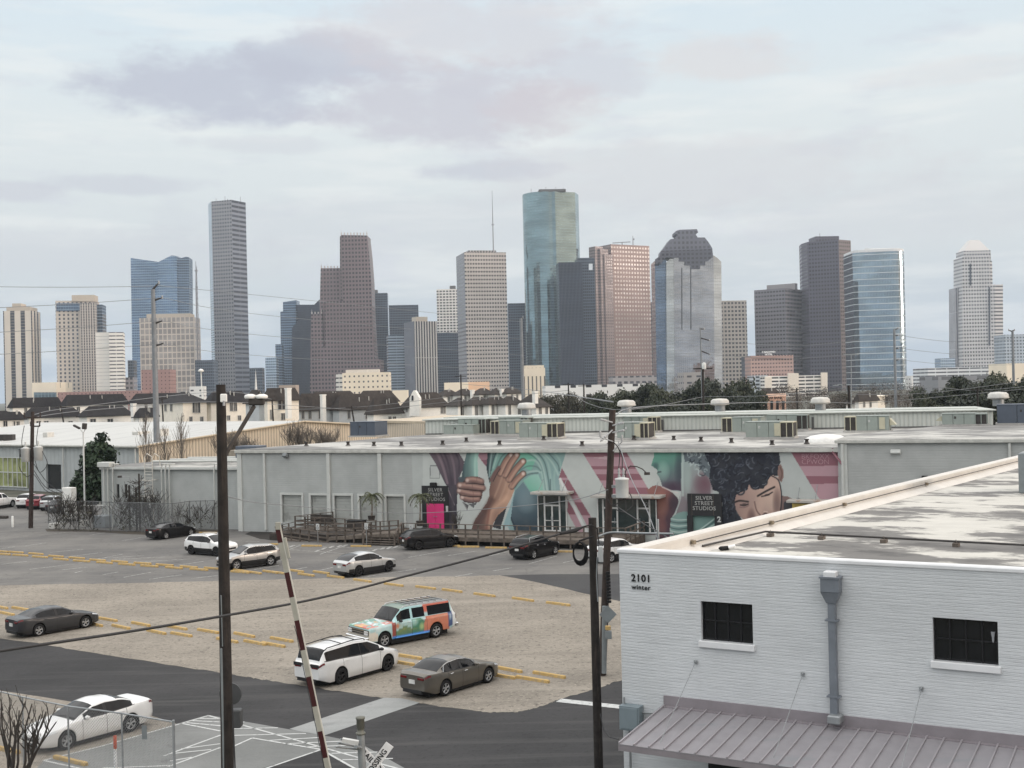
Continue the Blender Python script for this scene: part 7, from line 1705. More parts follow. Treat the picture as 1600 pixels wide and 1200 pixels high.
for (spec, paint, rear, front, lab) in (('pickup', P_white, (-14, 797), (20, 792), 'white pickup truck at the left edge in front of the big window'), ('suv', P_white, (24, 795), (46, 789), 'white hatchback beside the white pickup truck'), ('suv', P_redc, (40, 797), (62, 791), 'dark red car between white and silver cars at the left'),
          ('suv', P_silver, (62, 799), (84, 793), 'silver car beside the dark red one, right of the transformer pole'), ('sedan', P_char, (70, 803), (96, 796), 'dark car at the right end of the row of five, by the vine fence')):
 c = build_car(lab, spec, paint); place(c, rear, front)
# the painted wagon
def wagon_paint(a, L):
 s, z, t, sg = a.T
 n = len(s); base = np.zeros((n, 3)); base[:] = (176, 208, 208)
 cv = Canvas(s[:, None], z[:, None], (176, 208, 208)); r = random.Random(8)
 def poly(p, c, **k): cv.poly(p, c, curve=False, **k)
 poly([(1.4, .3), (1.62, .3), (1.62, 1.3), (1.4, 1.3)], (150, 70, 60))
 poly([(.0, .4), (.5, .4), (.5, .8), (.0, .9)], (222, 214, 200)); cv.blob((.55, .98), .30, .2, (214, 228, 226), 1); cv.blob((1.0, 1.0), .35, .2, (198, 220, 220), .9)
 poly([(1.62, .3), (2.65, .3), (2.65, .75), (2.2, .95), (1.62, .7)], (96, 134, 96)); cv.blob((1.72, .98), .14, .16, (214, 122, 82), 1)
 poly([(2.65, .3), (3.62, .3), (3.5, 1.0), (3.2, 1.2), (2.65, 1.2)], (64, 128, 100)); cv.blob((2.8, 1.02), .3, .22, (170, 208, 206), .9); cv.blob((3.25, .75), .2, .25, (190, 206, 140), .9)
 for i in range(26): x = r.uniform(1.65, 3.0); y = r.uniform(.45, .95); cv.stroke([(x, y), (x + r.uniform(-.2, .2), y + r.uniform(.05, .3))], .05, r.choice([(226, 176, 60), (214, 150, 44), (236, 200, 120), (60, 110, 70)]), 1)
 cv.stroke([(1.75, .62), (2.1, .80), (2.5, .72), (2.95, .66)], .10, (222, 170, 60), 1)
 for i in range(7): x = 2.0 + i * .17; cv.stroke([(x, 1.0), (x + .05, 1.16)], .07, (230, 236, 238), .9)
 poly([(3.45, .3), (5.05, .3), (5.05, 1.22), (3.55, 1.22), (3.4, .8)], (206, 124, 96)); poly([(3.3, 1.4), (5.2, 1.4), (5.2, 2.2), (3.6, 2.2)], (200, 104, 84))
 for k in range(4): cv.stroke([(3.05 + k * .1, .4), (3.4 + k * .12, .8), (3.9, 1.02 + k * .03), (4.9, 1.12)], .035, (236, 214, 196), .9)
 cv.stroke([(4.1, 1.05), (4.7, 1.12)], .07, (50, 40, 40), .8); cv.stroke([(4.4, 1.1), (4.75, 1.14)], .05, (240, 200, 120), .9)
 poly([(5.02, .5), (5.3, .5), (5.3, 1.3), (5.02, 1.3)], (60, 84, 130)); cv.blob((5.15, 1.0), .1, .2, (190, 206, 214), 1); poly([(5.3, .4), (5.6, .4), (5.6, 2.0), (5.3, 2.0)], (226, 228, 226))
 poly([(1.4, .2), (4.0, .2), (4.0, .47), (1.4, .47)], (84, 146, 214))
 for i in range(120):
  x, y = r.uniform(.2, 5.1), r.uniform(.5, 1.2); cv.stroke([(x, y), (x + r.uniform(-.12, .2), y + r.uniform(-.05, .16))], r.uniform(.02, .05), r.choice([(236, 196, 80), (230, 236, 236), (70, 130, 110), (204, 110, 84), (120, 180, 200), (40, 70, 60), (240, 210, 150)]), .85)
 C_ = cv.C[:, 0, :]
 hood = (t > 4) & (s < 1.47); C_[hood] = (150, 186, 176)
 y_ = sg * np.interp(t, [4, 7, 9], [1, .8, 0]); m = hood & (y_ < -.1); C_[m] = (88, 150, 124); m = hood & (s < .42); C_[m] = (214, 160, 84); m = hood & (s < .6) & (y_ > .3); C_[m] = (190, 92, 70); m = hood & (s < .5) & (y_ < -.35); C_[m] = (86, 148, 120)
 m = hood & (np.sin(s * 11 + y_ * 4) > .55) & (s > .5); C_[m] = (206, 220, 222); m = hood & (s > 1.0) & (y_ > .35); C_[m] = (196, 116, 100)
 for i in range(40):
  a0, b0 = r.uniform(.1, 1.4), r.uniform(-.9, .9); m = hood & (np.hypot((s - a0) * 1.2, y_ - b0) < r.uniform(.05, .16)); C_[m] = r.choice([(212, 226, 226), (204, 150, 90), (120, 176, 160), (196, 120, 100), (90, 140, 120)])
 rf = (t > 7) & (s > 1.5); C_[rf] = (84, 108, 90); C_[rf & (s > 2.7)] = (112, 116, 112)
 pil = (t > 4) & (t <= 7) & (s > 1.47) & (s < 3.4); C_[pil] = (176, 216, 218)
 x = np.clip(C_, 0, 255) / 255; return np.where(x <= .04045, x / 12.92, ((x + .055) / 1.055) ** 2.4)
M_wag = vcol('painted_bodywork', .35, .5, .5)
c = build_car('old boxy wagon painted all over in bright mural colours, behind the white minivan', 'wagonsuv', M_wag, paintfn=wagon_paint, rails='alloy', chrome_line=False); place(c, (672, 998), (608.7, 1010))
mb = MB()
for k in range(6): mb.tube([c.sp(2.75 + k * .42, 7.4, .08, 1), c.sp(2.75 + k * .42, 7.4, .08, -1)], .02, 5)
mb.build('roof_rack', M_ctrim, c.root, world=False)
mb=MB();mb.tube([(c.X(1.35), .75, 1.2), (c.X(1.38), .75, 1.95)], .008, 4); mb.build('antenna', M_ctrim, c.root, world=False)
for sg in (1, -1): mb=MB();mb.box((c.X(2.6), sg * .96, .40), (2.1, .2, .06), 0, None, .02); mb.build('running_board', pm('blue_board', S(84, 146, 214), .5), c.root, world=False)
# ------------------------------------------------------------------ concrete wheel stops
M_yel = pm('yellow_stop', S(200, 168, 108, .85), .75, var=.12, scale=2.5, spots=((.30, .25, .18), 5, .56, .66, .6))
mb=MB();ln = 1.83
prof = [(-.09, 0), (-.075, .115), (-.05, .135), (.05, .135), (.075, .115), (.09, 0)]
mb.grid([[(x, y, z) for y, z in prof] for x in (-ln / 2 + .05, ln / 2 - .05)], 0, False, False, True)
for sx in (-1, 1):
 e = [(sx * ln / 2, y * .8, z * (.85 if z > 0 else 1)) for y, z in prof]; i_ = [(sx * (ln / 2 - .05), y, z) for y, z in prof]
 mb.grid([e, i_] if sx < 0 else [i_, e], 0, False, False, True); mb.face(e if sx > 0 else e[::-1])
stop0 = mb.build('wheel_stop', M_yel, None, world=False); stop0_used = [False]
def stop(px, py, yaw, label, group):
 p = G(px, py); p.z = .008
 if not stop0_used[0]: o = stop0; stop0_used[0] = True
 else: o = stop0.copy(); COL.objects.link(o)
 o.location = p; o.rotation_euler = (0, 0, yaw + random.uniform(-.04, .04)); tag(o, label, 'wheel stop', group)
def dirpx(a, b): d = G(*b) - G(*a); return math.atan2(d.y, d.x)
ya = dirpx((25, 866), (300, 886.5)); yb = dirpx((828, 1052), (887, 1062)); yc = dirpx((552, 902), (810, 938)); yd_ = dirpx((487, 854), (735, 855.5))
for x, y in [(5, 188), (75, 192), (168, 199), (262, 211), (360, 219), (457, 229), (560, 236), (668, 244), (772, 252), (885, 261), (1000, 268)]: stop(x / 3, 800 + y / 3, ya, 'yellow concrete wheel stop in the rear line of the long double row across the asphalt', 'wheel stops, rear line of the long double row')
for x, y in [(15, 201), (95, 206), (187, 214), (285, 225), (382, 233), (490, 241), (594, 249), (700, 257), (815, 265), (932, 273), (1125, 285)]: stop(x / 3, 800 + y / 3, ya, 'yellow concrete wheel stop in the front line of the long double row across the asphalt', 'wheel stops, front line of the long double row')
for x, y in [(145, 452), (225, 463), (330, 459), (385, 465), (490, 453), (553, 477), (648, 463), (737, 490), (905, 514), (1100, 540), (1300, 558), (1465, 577)]: stop(340 + x / 4, 780 + y / 4, yc, 'yellow wheel stop along the far edge of the gravel lot, from champagne SUV rightwards', 'wheel stops along the far gravel edge')
for x, y in [(757, 931), (817, 938), (872, 945)]: stop(x, y, yc, 'yellow wheel stop at the right end of the far gravel edge row', 'wheel stops at the right end of the far gravel edge')
for x, y in [(0, 450), (95, 457), (505, 508), (660, 530), (830, 547), (975, 563), (1145, 581)]: stop(x / 3, 800 + y / 3, yb, 'yellow wheel stop in the rear line of the gravel row behind the dark grey sedan', 'wheel stops, rear line of the gravel row')
for x, y in [(30, 480), (440, 531), (567, 543), (733, 567), (850, 579), (1065, 606), (1195, 617)]: stop(x / 3, 800 + y / 3, yb, 'yellow wheel stop in the front line of the gravel row beside the dark grey sedan', 'wheel stops, front line of the gravel row')
for x, y in [(440, 1001), (637, 1027.5), (792, 1047.5), (858, 1056.5)]: stop(x, y, yb, 'yellow wheel stop in the rear line by the minivan and the taupe sedan', 'wheel stops by the minivan, rear line')
for x, y in [(427, 1009), (625, 1037), (780, 1057.5), (832, 1063.5)]: stop(x, y, yb, 'yellow wheel stop in the front line by the minivan and the taupe sedan', 'wheel stops by the minivan, front line')
for x, y in [(432, 851.5), (487, 854), (564, 854.5), (702, 854), (732, 855.5), (775, 857), (877, 863), (1005, 866)]: stop(x, y, yd_, 'yellow wheel stop at the foot of the timber ramp and deck', 'wheel stops at the foot of the deck')
stop(110, 1191, dirpx((82, 1185), (140, 1198)), 'yellow wheel stop on the concrete right in front of the white sedan, behind the fence', 'wheel stops near the fence')
stop(6, 1173, dirpx((82, 1185), (140, 1198)), 'yellow wheel stop at the left edge behind the bare shrub', 'wheel stops near the fence')
stop(325, 833.5, yd_, 'yellow wheel stop beside the nose of the black fastback sedan', 'wheel stops by the fastback')
# ------------------------------------------------------------------ timber ramp and deck
dk = thing('timber_deck', 'long weathered timber deck with railings in front of the mural doors', 'deck', WF(30, 3, 0))
DZ, DO = .72, 5.4
sd0, sd1 = sof(622, 810), sof(1008, 822)
def railrun(p0, p1, h, par, n=None, rails=(1.0, .62, .28), post='post', mat=None):
 L = (p1 - p0).length; n = n or max(2, int(round(L / 1.25))); d = (p1 - p0) / n
 yaw = math.atan2(d.y, d.x); m3 = Matrix.Rotation(yaw, 3, 'Z')
 for i in range(n + 1):
  q = p0 + d * i; mb=MB();zlow = 0.0; mb.box((q.x, q.y, (q.z + zlow) / 2), (.11, .11, q.z - zlow), 0, m3); mb.build(post, mat or M_wood, par)
 u = (p1 - p0).normalized(); nn = Vector((-math.sin(yaw), math.cos(yaw), 0)); m = Matrix((u, nn, u.cross(nn))).transposed()
 for k, f in enumerate(rails):
  c = (p0 + p1) / 2 - ZUP * h * (1 - f); mb=MB();mb.box(c - nn * (.06 if k else 0) + ZUP * (.03 if k == 0 else 0), (L + .1, .16 if k == 0 else .045, .05 if k == 0 else .12), 0, m); mb.build('rail', mat or M_wood, par)
mb=MB();n = 26
for i in range(n):
 o0 = .4 + (DO - .4) * i / n; mb.box(WF((sd0 + sd1) / 2, o0 + .09, DZ - .02), (sd1 - sd0, (DO - .4) / n * .93, .05), 0, ROT)
mb.build('floor_boards', pm('deck_boards', (.155, .13, .108), .85, var=.3, scale=1.5), dk)
mb=MB();mb.box(WF((sd0 + sd1) / 2, DO + .06, DZ - .17), (sd1 - sd0, .06, .28), 0, ROT); mb.box(WF((sd0 + sd1) / 2, 2.2, DZ - .36), (sd1 - sd0, 4.2, .6), 0, ROT); mb.build('fascia', M_wood, dk)
mb=MB();mb.box(WF((sd0 + sd1) / 2, DO - .5, .25), (sd1 - sd0, .05, .48), 0, ROT); mb.build('dark_infill', M_dark, dk)  # black panel added for the shade beneath the deck
railrun(WF(sd0 + 3.4, DO + .02, DZ + 1.05), WF(sd1, DO + .02, DZ + 1.05), 1.05, dk, 17)
railrun(WF(sd1, DO, DZ + 1.05), WF(sd1, .3, DZ + 1.05), 1.05, dk, 4)
# zigzag ramp
rp = thing('timber_ramp', 'weathered timber zigzag access ramp with railings before the roll up doors', 'ramp', WF(14, 4, 0))
def pr(px, py, out): return W(px, py, out)
def floorrun(p0, p1, w, par, h=1.05):
 u = (p1 - p0); a, b = p0 - ZUP * h, p1 - ZUP * h; mb=MB();nn = -N * w
 k = max(3, int((p1 - p0).length / .3))
 for i in range(k):
  q0, q1 = a.lerp(b, i / k), a.lerp(b, (i + .93) / k); mb.face([q0, q1, q1 + nn, q0 + nn]); mb.face([q0, q1, q1 - ZUP * .28, q0 - ZUP * .28][::-1])
 mb.build('floor_boards', pm('deck_boards', (.155, .13, .108), .85, var=.3, scale=1.5), par)
r1a, r1b = pr(441, 823, 5.8), pr(511, 833.5, 5.8)
railrun(r1a, r1b, 1.05, rp, 5); floorrun(r1a, r1b, 2.2, rp)
r2a, r2b = pr(511, 820.5, 5.2), pr(620, 813, 5.2)
r2a, r2b = pr(462, 819.5, 5.8), pr(622, 816.5, 5.8)
railrun(pr(512, 821, 5.8), pr(622, 813.5, 5.8), 1.05, rp, 8); floorrun(pr(512, 821, 5.8), pr(622, 813.5, 5.8), 2.0, rp)
railrun(pr(461, 807, 2.6), pr(587, 814, 2.6), 1.05, rp, 8); floorrun(pr(461, 807, 2.6), pr(587, 814, 2.6), 2.2, rp)
railrun(pr(461, 807, 2.6), pr(520, 800.5, .5), 1.05, rp, 3)
railrun(pr(441, 820.5, 3.6), pr(461, 816, 3.6), 1.05, rp, 2)
mb=MB();mb.box(WF(sof(512, 800), 1.2, 1.45), (2.2, .1, .9), 0, ROT); mb.build('screen_panel', M_woodd, rp)
mb=MB();mb.box(WF((sof(470, 810) + sd0) / 2, 3.6, .30), (sd0 - sof(470, 810), 3.2, .6), 0, ROT); mb.build('dark_infill', M_woodd, rp)
st_ = thing('timber_steps', 'timber steps with a handrail at the deck end beside the black SUV', 'steps', WF(sd0 + 1.6, DO + .8, 0))
for k in range(4):
 mb=MB();mb.box(WF(sd0 + 1.7, DO + 1.2 - k * .3, .12 + k * .16), (3.0, .32, .06), 0, ROT); mb.build('tread', M_wood, st_)
railrun(WF(sd0 + .2, DO + 1.3, 1.0), WF(sd0 + .2, DO, DZ + 1.05), 1.0, st_, 2, rails=(1.0,)); railrun(WF(sd0 + 3.2, DO + 1.3, 1.0), WF(sd0 + 3.2, DO, DZ + 1.05), 1.0, st_, 2, rails=(1.0,))
mb=MB();r = thing('litter_bin', 'dark square bin on the deck beside the steps', 'bin', WF(sof(583, 815), 3, .9)); mb.box(WF(sof(583, 815), 3, 1.25), (1.6, .8, .75), 0, ROT, .04); mb.build('bin_body', M_woodd, r); mb=MB();mb.box(WF(sof(583, 815), 3, 1.66), (1.7, .9, .07), 0, ROT, .02); mb.build('lid', M_ctrim, r)
# accessible parking signs
for px, yb, yt, lab in ((497, 851, 818, 'white accessible parking sign on a post, left of the three'), (573, 853, 817, 'white accessible parking sign in the middle, right of the left one'), (643, 840, 819, 'white accessible parking sign next to the black SUV roof')):
 g = G(px, yb if yb > 845 else 853); r = thing('parking_sign', lab, 'sign', g); zt = Z(px, yt, g.y)
 mb=MB();mb.tube([g, g + ZUP * zt], .03, 6); mb.build('post', M_galv, r)
 c = g + ZUP * (zt - .28) - Vector((0, .05, 0)); mb=MB();mb.box(c, (.34, .02, .52), 0, ROT, .008); mb.build('sign_plate', M_white, r)
 mb=MB();m = ROT; mb.lathe(c + N * .015 + ZUP * .12, [(.035, -.004), (.035, .004)], 10, axis='Y'); mb.tube([c + N * .015 + ZUP * .09, c + N * .015 - ZUP * .02, c + N * .015 - ZUP * .02 + E * .07, c + N * .015 - ZUP * .12 + E * .1], .018, 4)
 mb.tube([c + N * .015 + E * (.09 * math.cos(a * .5) - .01) + ZUP * (.09 * math.sin(a * .5) - .1) for a in range(5, 13)], .014, 4); mb.build('wheelchair_symbol', pm('sign_dark_blue', (.02, .03, .07), .5), r)
# potted palms
M_palm = pm('palm_leaf', (.075, .085, .040), .6, var=.3)
def palm(px, yb, yt, out, label, seed):
 b = W(px, yb, out); r = thing('palm_tree', label, 'palm tree', b); rr = random.Random(seed); top = W(px, yt + 7, out); h = top - b
 mb=MB();mb.tube([b, b + h * .5 + Vector((.05, 0, 0)), top], [.11, .075, .06], 7); mb.build('trunk', M_barkp, r)
 mb = MB()
 for k in range(13):
  a = k * 6.28 / 13 + rr.uniform(-.2, .2); L = rr.uniform(.8, 1.25); up = rr.uniform(.5, 1.2); pts = []
  for i in range(7):
   t = i / 6; pts.append(top + Vector((math.cos(a) * L * t, math.sin(a) * L * t, up * t * 1.2 - 1.35 * t * t)))
  mb.tube(pts, .02, 3)
  for i in range(1, 7):
   for sgn in (-1, 1):
    q = pts[i]; tdir = (pts[i] - pts[i - 1]).normalized(); sd = tdir.cross(ZUP).normalized() * sgn
    tip = q + sd * .34 * (1 - .4 * abs(i / 6 - .4)) + tdir * .16 - ZUP * .14; mb.face([q - tdir * .05, q + tdir * .05, tip]); mb.face([q - tdir * .16, q - tdir * .07, tip - tdir * .12])
 mb.build('fronds', M_palm, r)
 mb=MB();mb.lathe(b - ZUP * .1, [(.26, 0), (.33, .42), (.35, .45), (.28, .45)], 12); mb.build('pot', M_woodd, r)
palm(580.5, 812, 768, 1.8, 'small potted palm in front of the fourth roll up door', 1); palm(656, 820, 769, 2.0, 'small potted palm just left of the pink doors', 2)
mb=MB();rr = random.Random(4); q = G(763, 838);
r = thing('potted_shrub', 'dark leafless shrub on the deck in front of the black panel edge', 'shrub', W(716, 832, 3.0)); b = W(716, 832, 3.0)
for k in range(10): branches(mb, b, (rr.uniform(-.5, .5), rr.uniform(-.5, .5), 1), .9, .02, 2, rr)
mb.build('branches', M_woodd, r)
# ------------------------------------------------------------------ vine covered fence, annex front, far lot
M_fence = pm('fence_pipe', S(120, 122, 122), .5, .4)
vf = thing('chain_link_fence', 'chain link fence with leafless vines in front of the annex', 'fence', G(200, 828))
pts = [(76, 826), (100, 826.5), (123, 828), (146, 828.5), (172, 830), (198, 830.5), (222, 831.5), (246, 833), (270, 833.5), (297, 829), (314, 828.5), (336, 828)]
gp = [G(*p) for p in pts]
for q in gp: mb=MB();mb.tube([q, q + ZUP * 2.9], .05, 6); mb.build('fence_post', M_fence, vf)
mb=MB();mb.tube([q + ZUP * 2.85 for q in gp], .035, 5); mb.build('top_rail', M_fence, vf)
def chain_mat():
 m = bpy.data.materials.new('chain_link'); m.use_nodes = True; t = NT(m.node_tree); b = m.node_tree.nodes['Principled BSDF']
 u, v, _ = t.xyz(t.n('ShaderNodeUVMap').outputs[0])
 a = t.m('ABSOLUTE', t.m('SUBTRACT', t.m('FRACT', t.m('MULTIPLY', t.m('ADD', u, v), 9.0)), .5)); c_ = t.m('ABSOLUTE', t.m('SUBTRACT', t.m('FRACT', t.m('MULTIPLY', t.m('SUBTRACT', u, v), 9.0)), .5))
 k = t.m('MAXIMUM', t.m('GREATER_THAN', a, .43), t.m('GREATER_THAN', c_, .43))
 b.inputs['Base Color'].default_value = (.30, .31, .32, 1); b.inputs['Metallic'].default_value = .5; b.inputs['Roughness'].default_value = .5
 t.put(b.inputs['Alpha'], k); return m
M_chain = chain_mat()
def meshrun(gp, h0, h1, par):
 mb=MB();u = 0
 for a, b in zip(gp[:-1], gp[1:]):
  L = (b - a).length; mb.face([a + ZUP * h0, b + ZUP * h0, b + ZUP * h1, a + ZUP * h1], 0, [(u, h0), (u + L, h0), (u + L, h1), (u, h1)]); u += L
 return mb.build('mesh_panel', M_chain, par)
meshrun(gp, .05, 2.85, vf)
M_vine = pm('dry_vine', (.055, .048, .042), .9, var=.3)
for i, (x0, x1, h, n, lab) in enumerate(((84, 116, 2.8, 34, 'tangle of dry vines on the left end of the chain link fence'), (118, 150, 2.4, 22, 'thin dry vines around the lamp post foot'), (186, 252, 3.1, 64, 'dense mass of dark vines on the middle of the fence'), (278, 330, 2.2, 20, 'thin vines on the right end of the chain link fence'))):
 r = thing('climbing_vine', lab, 'vine', G((x0 + x1) / 2, 830)); mb=MB();rr = random.Random(20 + i)
 for k in range(n):
  g = G(rr.uniform(x0, x1), 829); branches(mb, g + Vector((0, rr.uniform(-.3, .3), rr.uniform(0, h * .6))), (rr.uniform(-1, 1), rr.uniform(-.4, .4), 1), h * .45, .03, 2, rr, 0, .9, 3, .1, .016)
 mb.build('vines', M_vine, r)
 lm = leafmesh('vine_leaves', [(rr.uniform(-1.0, 1.0) * (x1 - x0) * .032, rr.uniform(-.3, .3), rr.uniform(.4, h), 1.0, .5, .7) for k in range(7)], int(n * 4), .10, 3 + i, L_olive); o = bpy.data.objects.new('vine_leaves', lm); COL.objects.link(o); o.parent = r; o['kind'] = 'stuff'
# tall vine column and floodlight posts
r = thing('climbing_vine', 'tall vine clad pole rising beside the annex ladder', 'vine', G(219, 829)); mb=MB();g = G(219, 829); rr = random.Random(9); mb.tube([g, g + ZUP * 9.0 * .62], .09, 6)
for k in range(34): branches(mb, g + ZUP * rr.uniform(.5, 4.8), (rr.uniform(-1, 1), rr.uniform(-1, 1), .1), .6, .03, 2, rr, 0, .9, 3, .1, .016)
mb.build('vines', M_vine, r)
for px, yt, lab in ((203, 758, 'dark steel post left of the vine clad pole in front of the annex'), (214, 762, 'second dark steel post beside the vine clad pole')):
 g = G(px, 829); mb=MB();mb.tube([g, g + ZUP * Z(px, yt, g.y)], .09, 6); tag(mb.build('steel_post', M_woodd, loc=g), lab, 'post')
# boxes along the fence
def crate(px0, px1, yt, yb, lab, mat, cat='concrete block', name='concrete_block', dep=.9):
 a, b = G(px0, yb), G(px1, yb); h = Z(px0, yt, a.y); mb=MB();mb.box((a + b) / 2 + ZUP * h / 2 + Vector((0, dep / 2, 0)), ((b - a).length, dep, h), 0, ROT, .06); o = mb.build(name, mat); tag(o, lab, cat)
M_cb = pm('pale_concrete', (.52, .51, .48), .85, var=.12)
crate(77, 88, 818, 827, 'pale concrete block at the foot of the left fence end', M_cb)
r = thing('electrical_cabinet', 'white utility cabinet with conduits standing behind the vine fence', 'cabinet', G(109, 815)); q = G(109, 815); mb=MB();zz = Z(109, 760, q.y); mb.box(q + ZUP * (zz - 1.75), (1.3, .8, 3.3), 0, ROT, .05); mb.build('cabinet_body', M_hw, r); mb=MB();mb.box(q + ZUP * (zz - 4.2), (.2, .2, 2), 0, ROT); mb.build('support', M_fence, r)
crate(149, 170, 806, 825, 'grey metal box behind the fence, right of the lamp post', pm('grey_box', S(150, 156, 160), .6), 'utility box', 'utility_box', 1.5)
crate(183, 195, 800, 826, 'pale board standing behind the fence in the vines', pm('pale_board', S(170, 172, 170), .7), 'board', 'board', .2)
g = G(20, 823.5); mb=MB();mb.lathe(g, [(.12, 0), (.12, 1.1), (.02, 1.15)], 8); tag(mb.build('bollard', M_hw, loc=g), 'white bollard at the far left behind the asphalt lot', 'bollard')
mb=MB();p0, p1 = G(-6, 811), G(13, 809); mb.box((p0 + p1) / 2 + ZUP * .15, ((p1 - p0).length, .5, .3), 0, ROT, .05); tag(mb.build('kerb_block', M_woodd), 'dark low block lying at the far left edge of the lot', 'block')
# small flood light posts over the fence
r = thing('flood_light', 'thin mast with two small flood heads above the vine fence', 'flood light', G(199, 828)); g = G(205, 829); zt = Z(205, 746, g.y); mb=MB();mb.tube([g + ZUP * 3.0, g + ZUP * zt, g + ZUP * zt + Vector((-1.0, 0, .1))], .04, 5); mb.build('mast', M_galv, r); mb=MB();mb.box(g + ZUP * (zt + .1) + Vector((-1.0, 0, 0)), (.4, .25, .2), 0, None, .03); mb.build('lamp_head', M_hvd, r)
ORG[r] = ORG[r]
# ------------------------------------------------------------------ poles and wires
M_pole = pm('creosote_pole', (.022, .018, .016), .85, var=.35, scale=3, bump=.5, bscale=6, streak=((.055, .042, .035), (9, 9, .5), .54, .7, .7)); M_poleb = pm('brown_pole', (.040, .029, .025), .85, var=.3, scale=3, streak=((.08, .06, .05), (9, 9, .5), .55, .7, .7))
M_steel = pm('weathered_steel_pole', S(128, 132, 136), .55, .2, var=.12); M_insul = pm('porcelain', (.40, .40, .40), .25, var=.1); M_wire = pm('wire', (.030, .030, .032), .6, var=0); M_wirel = pm('light_wire', (.20, .21, .22), .5, var=0); M_trf = pm('transformer_grey', S(200, 202, 200), .45, var=.08)
def pole(name, label, px0, yt, px1, yb, d, r0, r1, mat, n=12, z0=None):
 a, b = P(px0, yt, d), P(px1, yb, d); k = (a.z - 0) / max(.1, a.z - b.z)
 base = a + (b - a) * k; base.z = 0; r = thing(name, label, 'pole', base); mb=MB();m = [base.lerp(a, i / 6) for i in range(7)]
 mb.tube(m, [r1 + (r0 - r1) * i / 6 for i in range(7)], n, 0); mb.build('shaft', mat, r); return r, base, a
def insul(mb, p, up=.3, r=.06):
 mb.lathe(p, [(r * .5, 0), (r, up * .2), (r * .5, up * .35), (r, up * .5), (r * .5, up * .65), (r * .9, up * .8), (r * .3, up)], 8)
# big wooden pole with the street lamps
r, base, top = pole('utility_pole', 'tall dark wooden utility pole in the left foreground with a lamp arm', 345, 601, 355.5, 1200, 32, .125, .185, M_pole, 14)
mb=MB();q = P(352, 711, 32); e = P(397, 635, 33.2); mb.tube([q, e], [.055, .055], 8); mb.build('brace_arm', M_woodd, r)
arm = P(402, 628, 33.2)
lh = thing('street_light', 'twin headed street light on the brace of the tall wooden pole', 'street light', P(400, 628, 33.2))
mb=MB();mb.box(P(401, 628, 33.2), (.42, .2, .18), 0, None, .03); mb.tube([P(401, 628, 33.2), P(404, 612, 33.2)], .03, 6); mb.build('bracket', M_hvd, lh)
for px in (391, 409): mb=MB();mb.lathe(P(px, 618.5, 33.2) - ZUP * .05, [(.15, -.02), (.17, .02), (.15, .07), (.06, .10)], 12); mb.build('lamp_head', M_hw, lh); mb=MB();mb.tube([P(px, 616, 33.2), P(401, 622, 33.2)], .015, 5); mb.build('arm', M_hvd, lh)
mb=MB();mb.box(P(349.5, 622, 31.82), (.17, .08, .22), 0, None, .02); mb.build('junction_box', M_hw, r); mb=MB();mb.tube([P(350, 626, 31.8), P(350, 634, 31.8)], .035, 6); mb.build('insulator', M_insul, r)
mb=MB();mb.box(P(348.5, 1108, 31.9), (.06, .12, 3.2), 0, None, .01); mb.tube([P(345.5, 930, 31.86), P(348, 1010, 31.86)], .02, 5); mb.build('conduit', M_metalgrey, r)
mb=MB();mb.tube([P(363, 1100, 31.82), P(367.5, 1205, 31.7)], .02, 5); mb.build('ground_wire', M_wire, r)
sb = thing('railway_signal', 'dark round backplate and box of a railway signal seen behind the tall wooden pole', 'railway signal', P(369, 1210, 33.5));
mb=MB();p = P(360, 1084, 33.6); mb.lathe(p, [(.30, -.03), (.315, 0), (.30, .03)], 28, axis='Y'); mb.build('backplate', pm('signal_grey', (.06, .063, .066), .5), sb)
mb=MB();mb.box(P(366, 1122, 33.5), (.42, .3, .50), 0, None, .03); mb.build('housing', pm('signal_grey', (.06, .063, .066), .5), sb)
g = P(356, 1122, 33.5); mb=MB();mb.tube([(g.x, g.y, 0), g, P(355, 1080, 33.5)], .06, 8); mb.build('mast', M_steel, sb)
# stub pole with cable coil
r, base, top = pole('utility_pole', 'dark wooden stub pole with coiled black cable in front of the gravel', 925.5, 809, 935.5, 1200, 41, .135, .155, M_pole, 14)
mb=MB();cc = P(905, 862, 40.4)
for k in range(5): mb.tube([cc + Vector(((.20 + .012 * k) * math.cos(a * .42) + .012 * k, .03 * k - .06, (.32 + .015 * k) * math.sin(a * .42) - .02 * k)) for a in range(16)], .028, 5)
mb.build('cable_coil', M_rubber, r)
mb=MB();mb.tube([P(928, 838, 40.6), P(905, 845, 40.4), P(903, 852, 40.4)], .03, 6); mb.build('coil_hook', M_rubber, r)
mb=MB();mb.box(P(938.5, 866, 40.7), (.16, .14, .55), 0, None, .03); mb.build('cable_closure', pm('closure_grey', S(176, 178, 178), .5), r)
mb=MB();mb.tube([P(933, 870, 40.75), P(932, 900, 40.75), P(934, 940, 40.75)], .02, 5); mb.build('conduit', M_galv, r)
mb=MB();mb.tube([P(875, 834, 39.0), P(898, 829, 39.9), P(912, 823, 40.4), P(924, 820, 40.7), P(933, 826, 40.7), P(936, 850, 40.7)], [.05, .075, .03, .025, .02, .02], 7); mb.build('splice_sleeve', M_rubber, r)
mb=MB();mb.tube([P(938, 1115, 40.7), P(943, 1140, 40.4), P(953, 1152, 39.5), P(966, 1155, 38)], .018, 5); tag(mb.build('power_cable', M_wire), 'thin black cable sagging from the stub pole to the electrical box', 'cable')
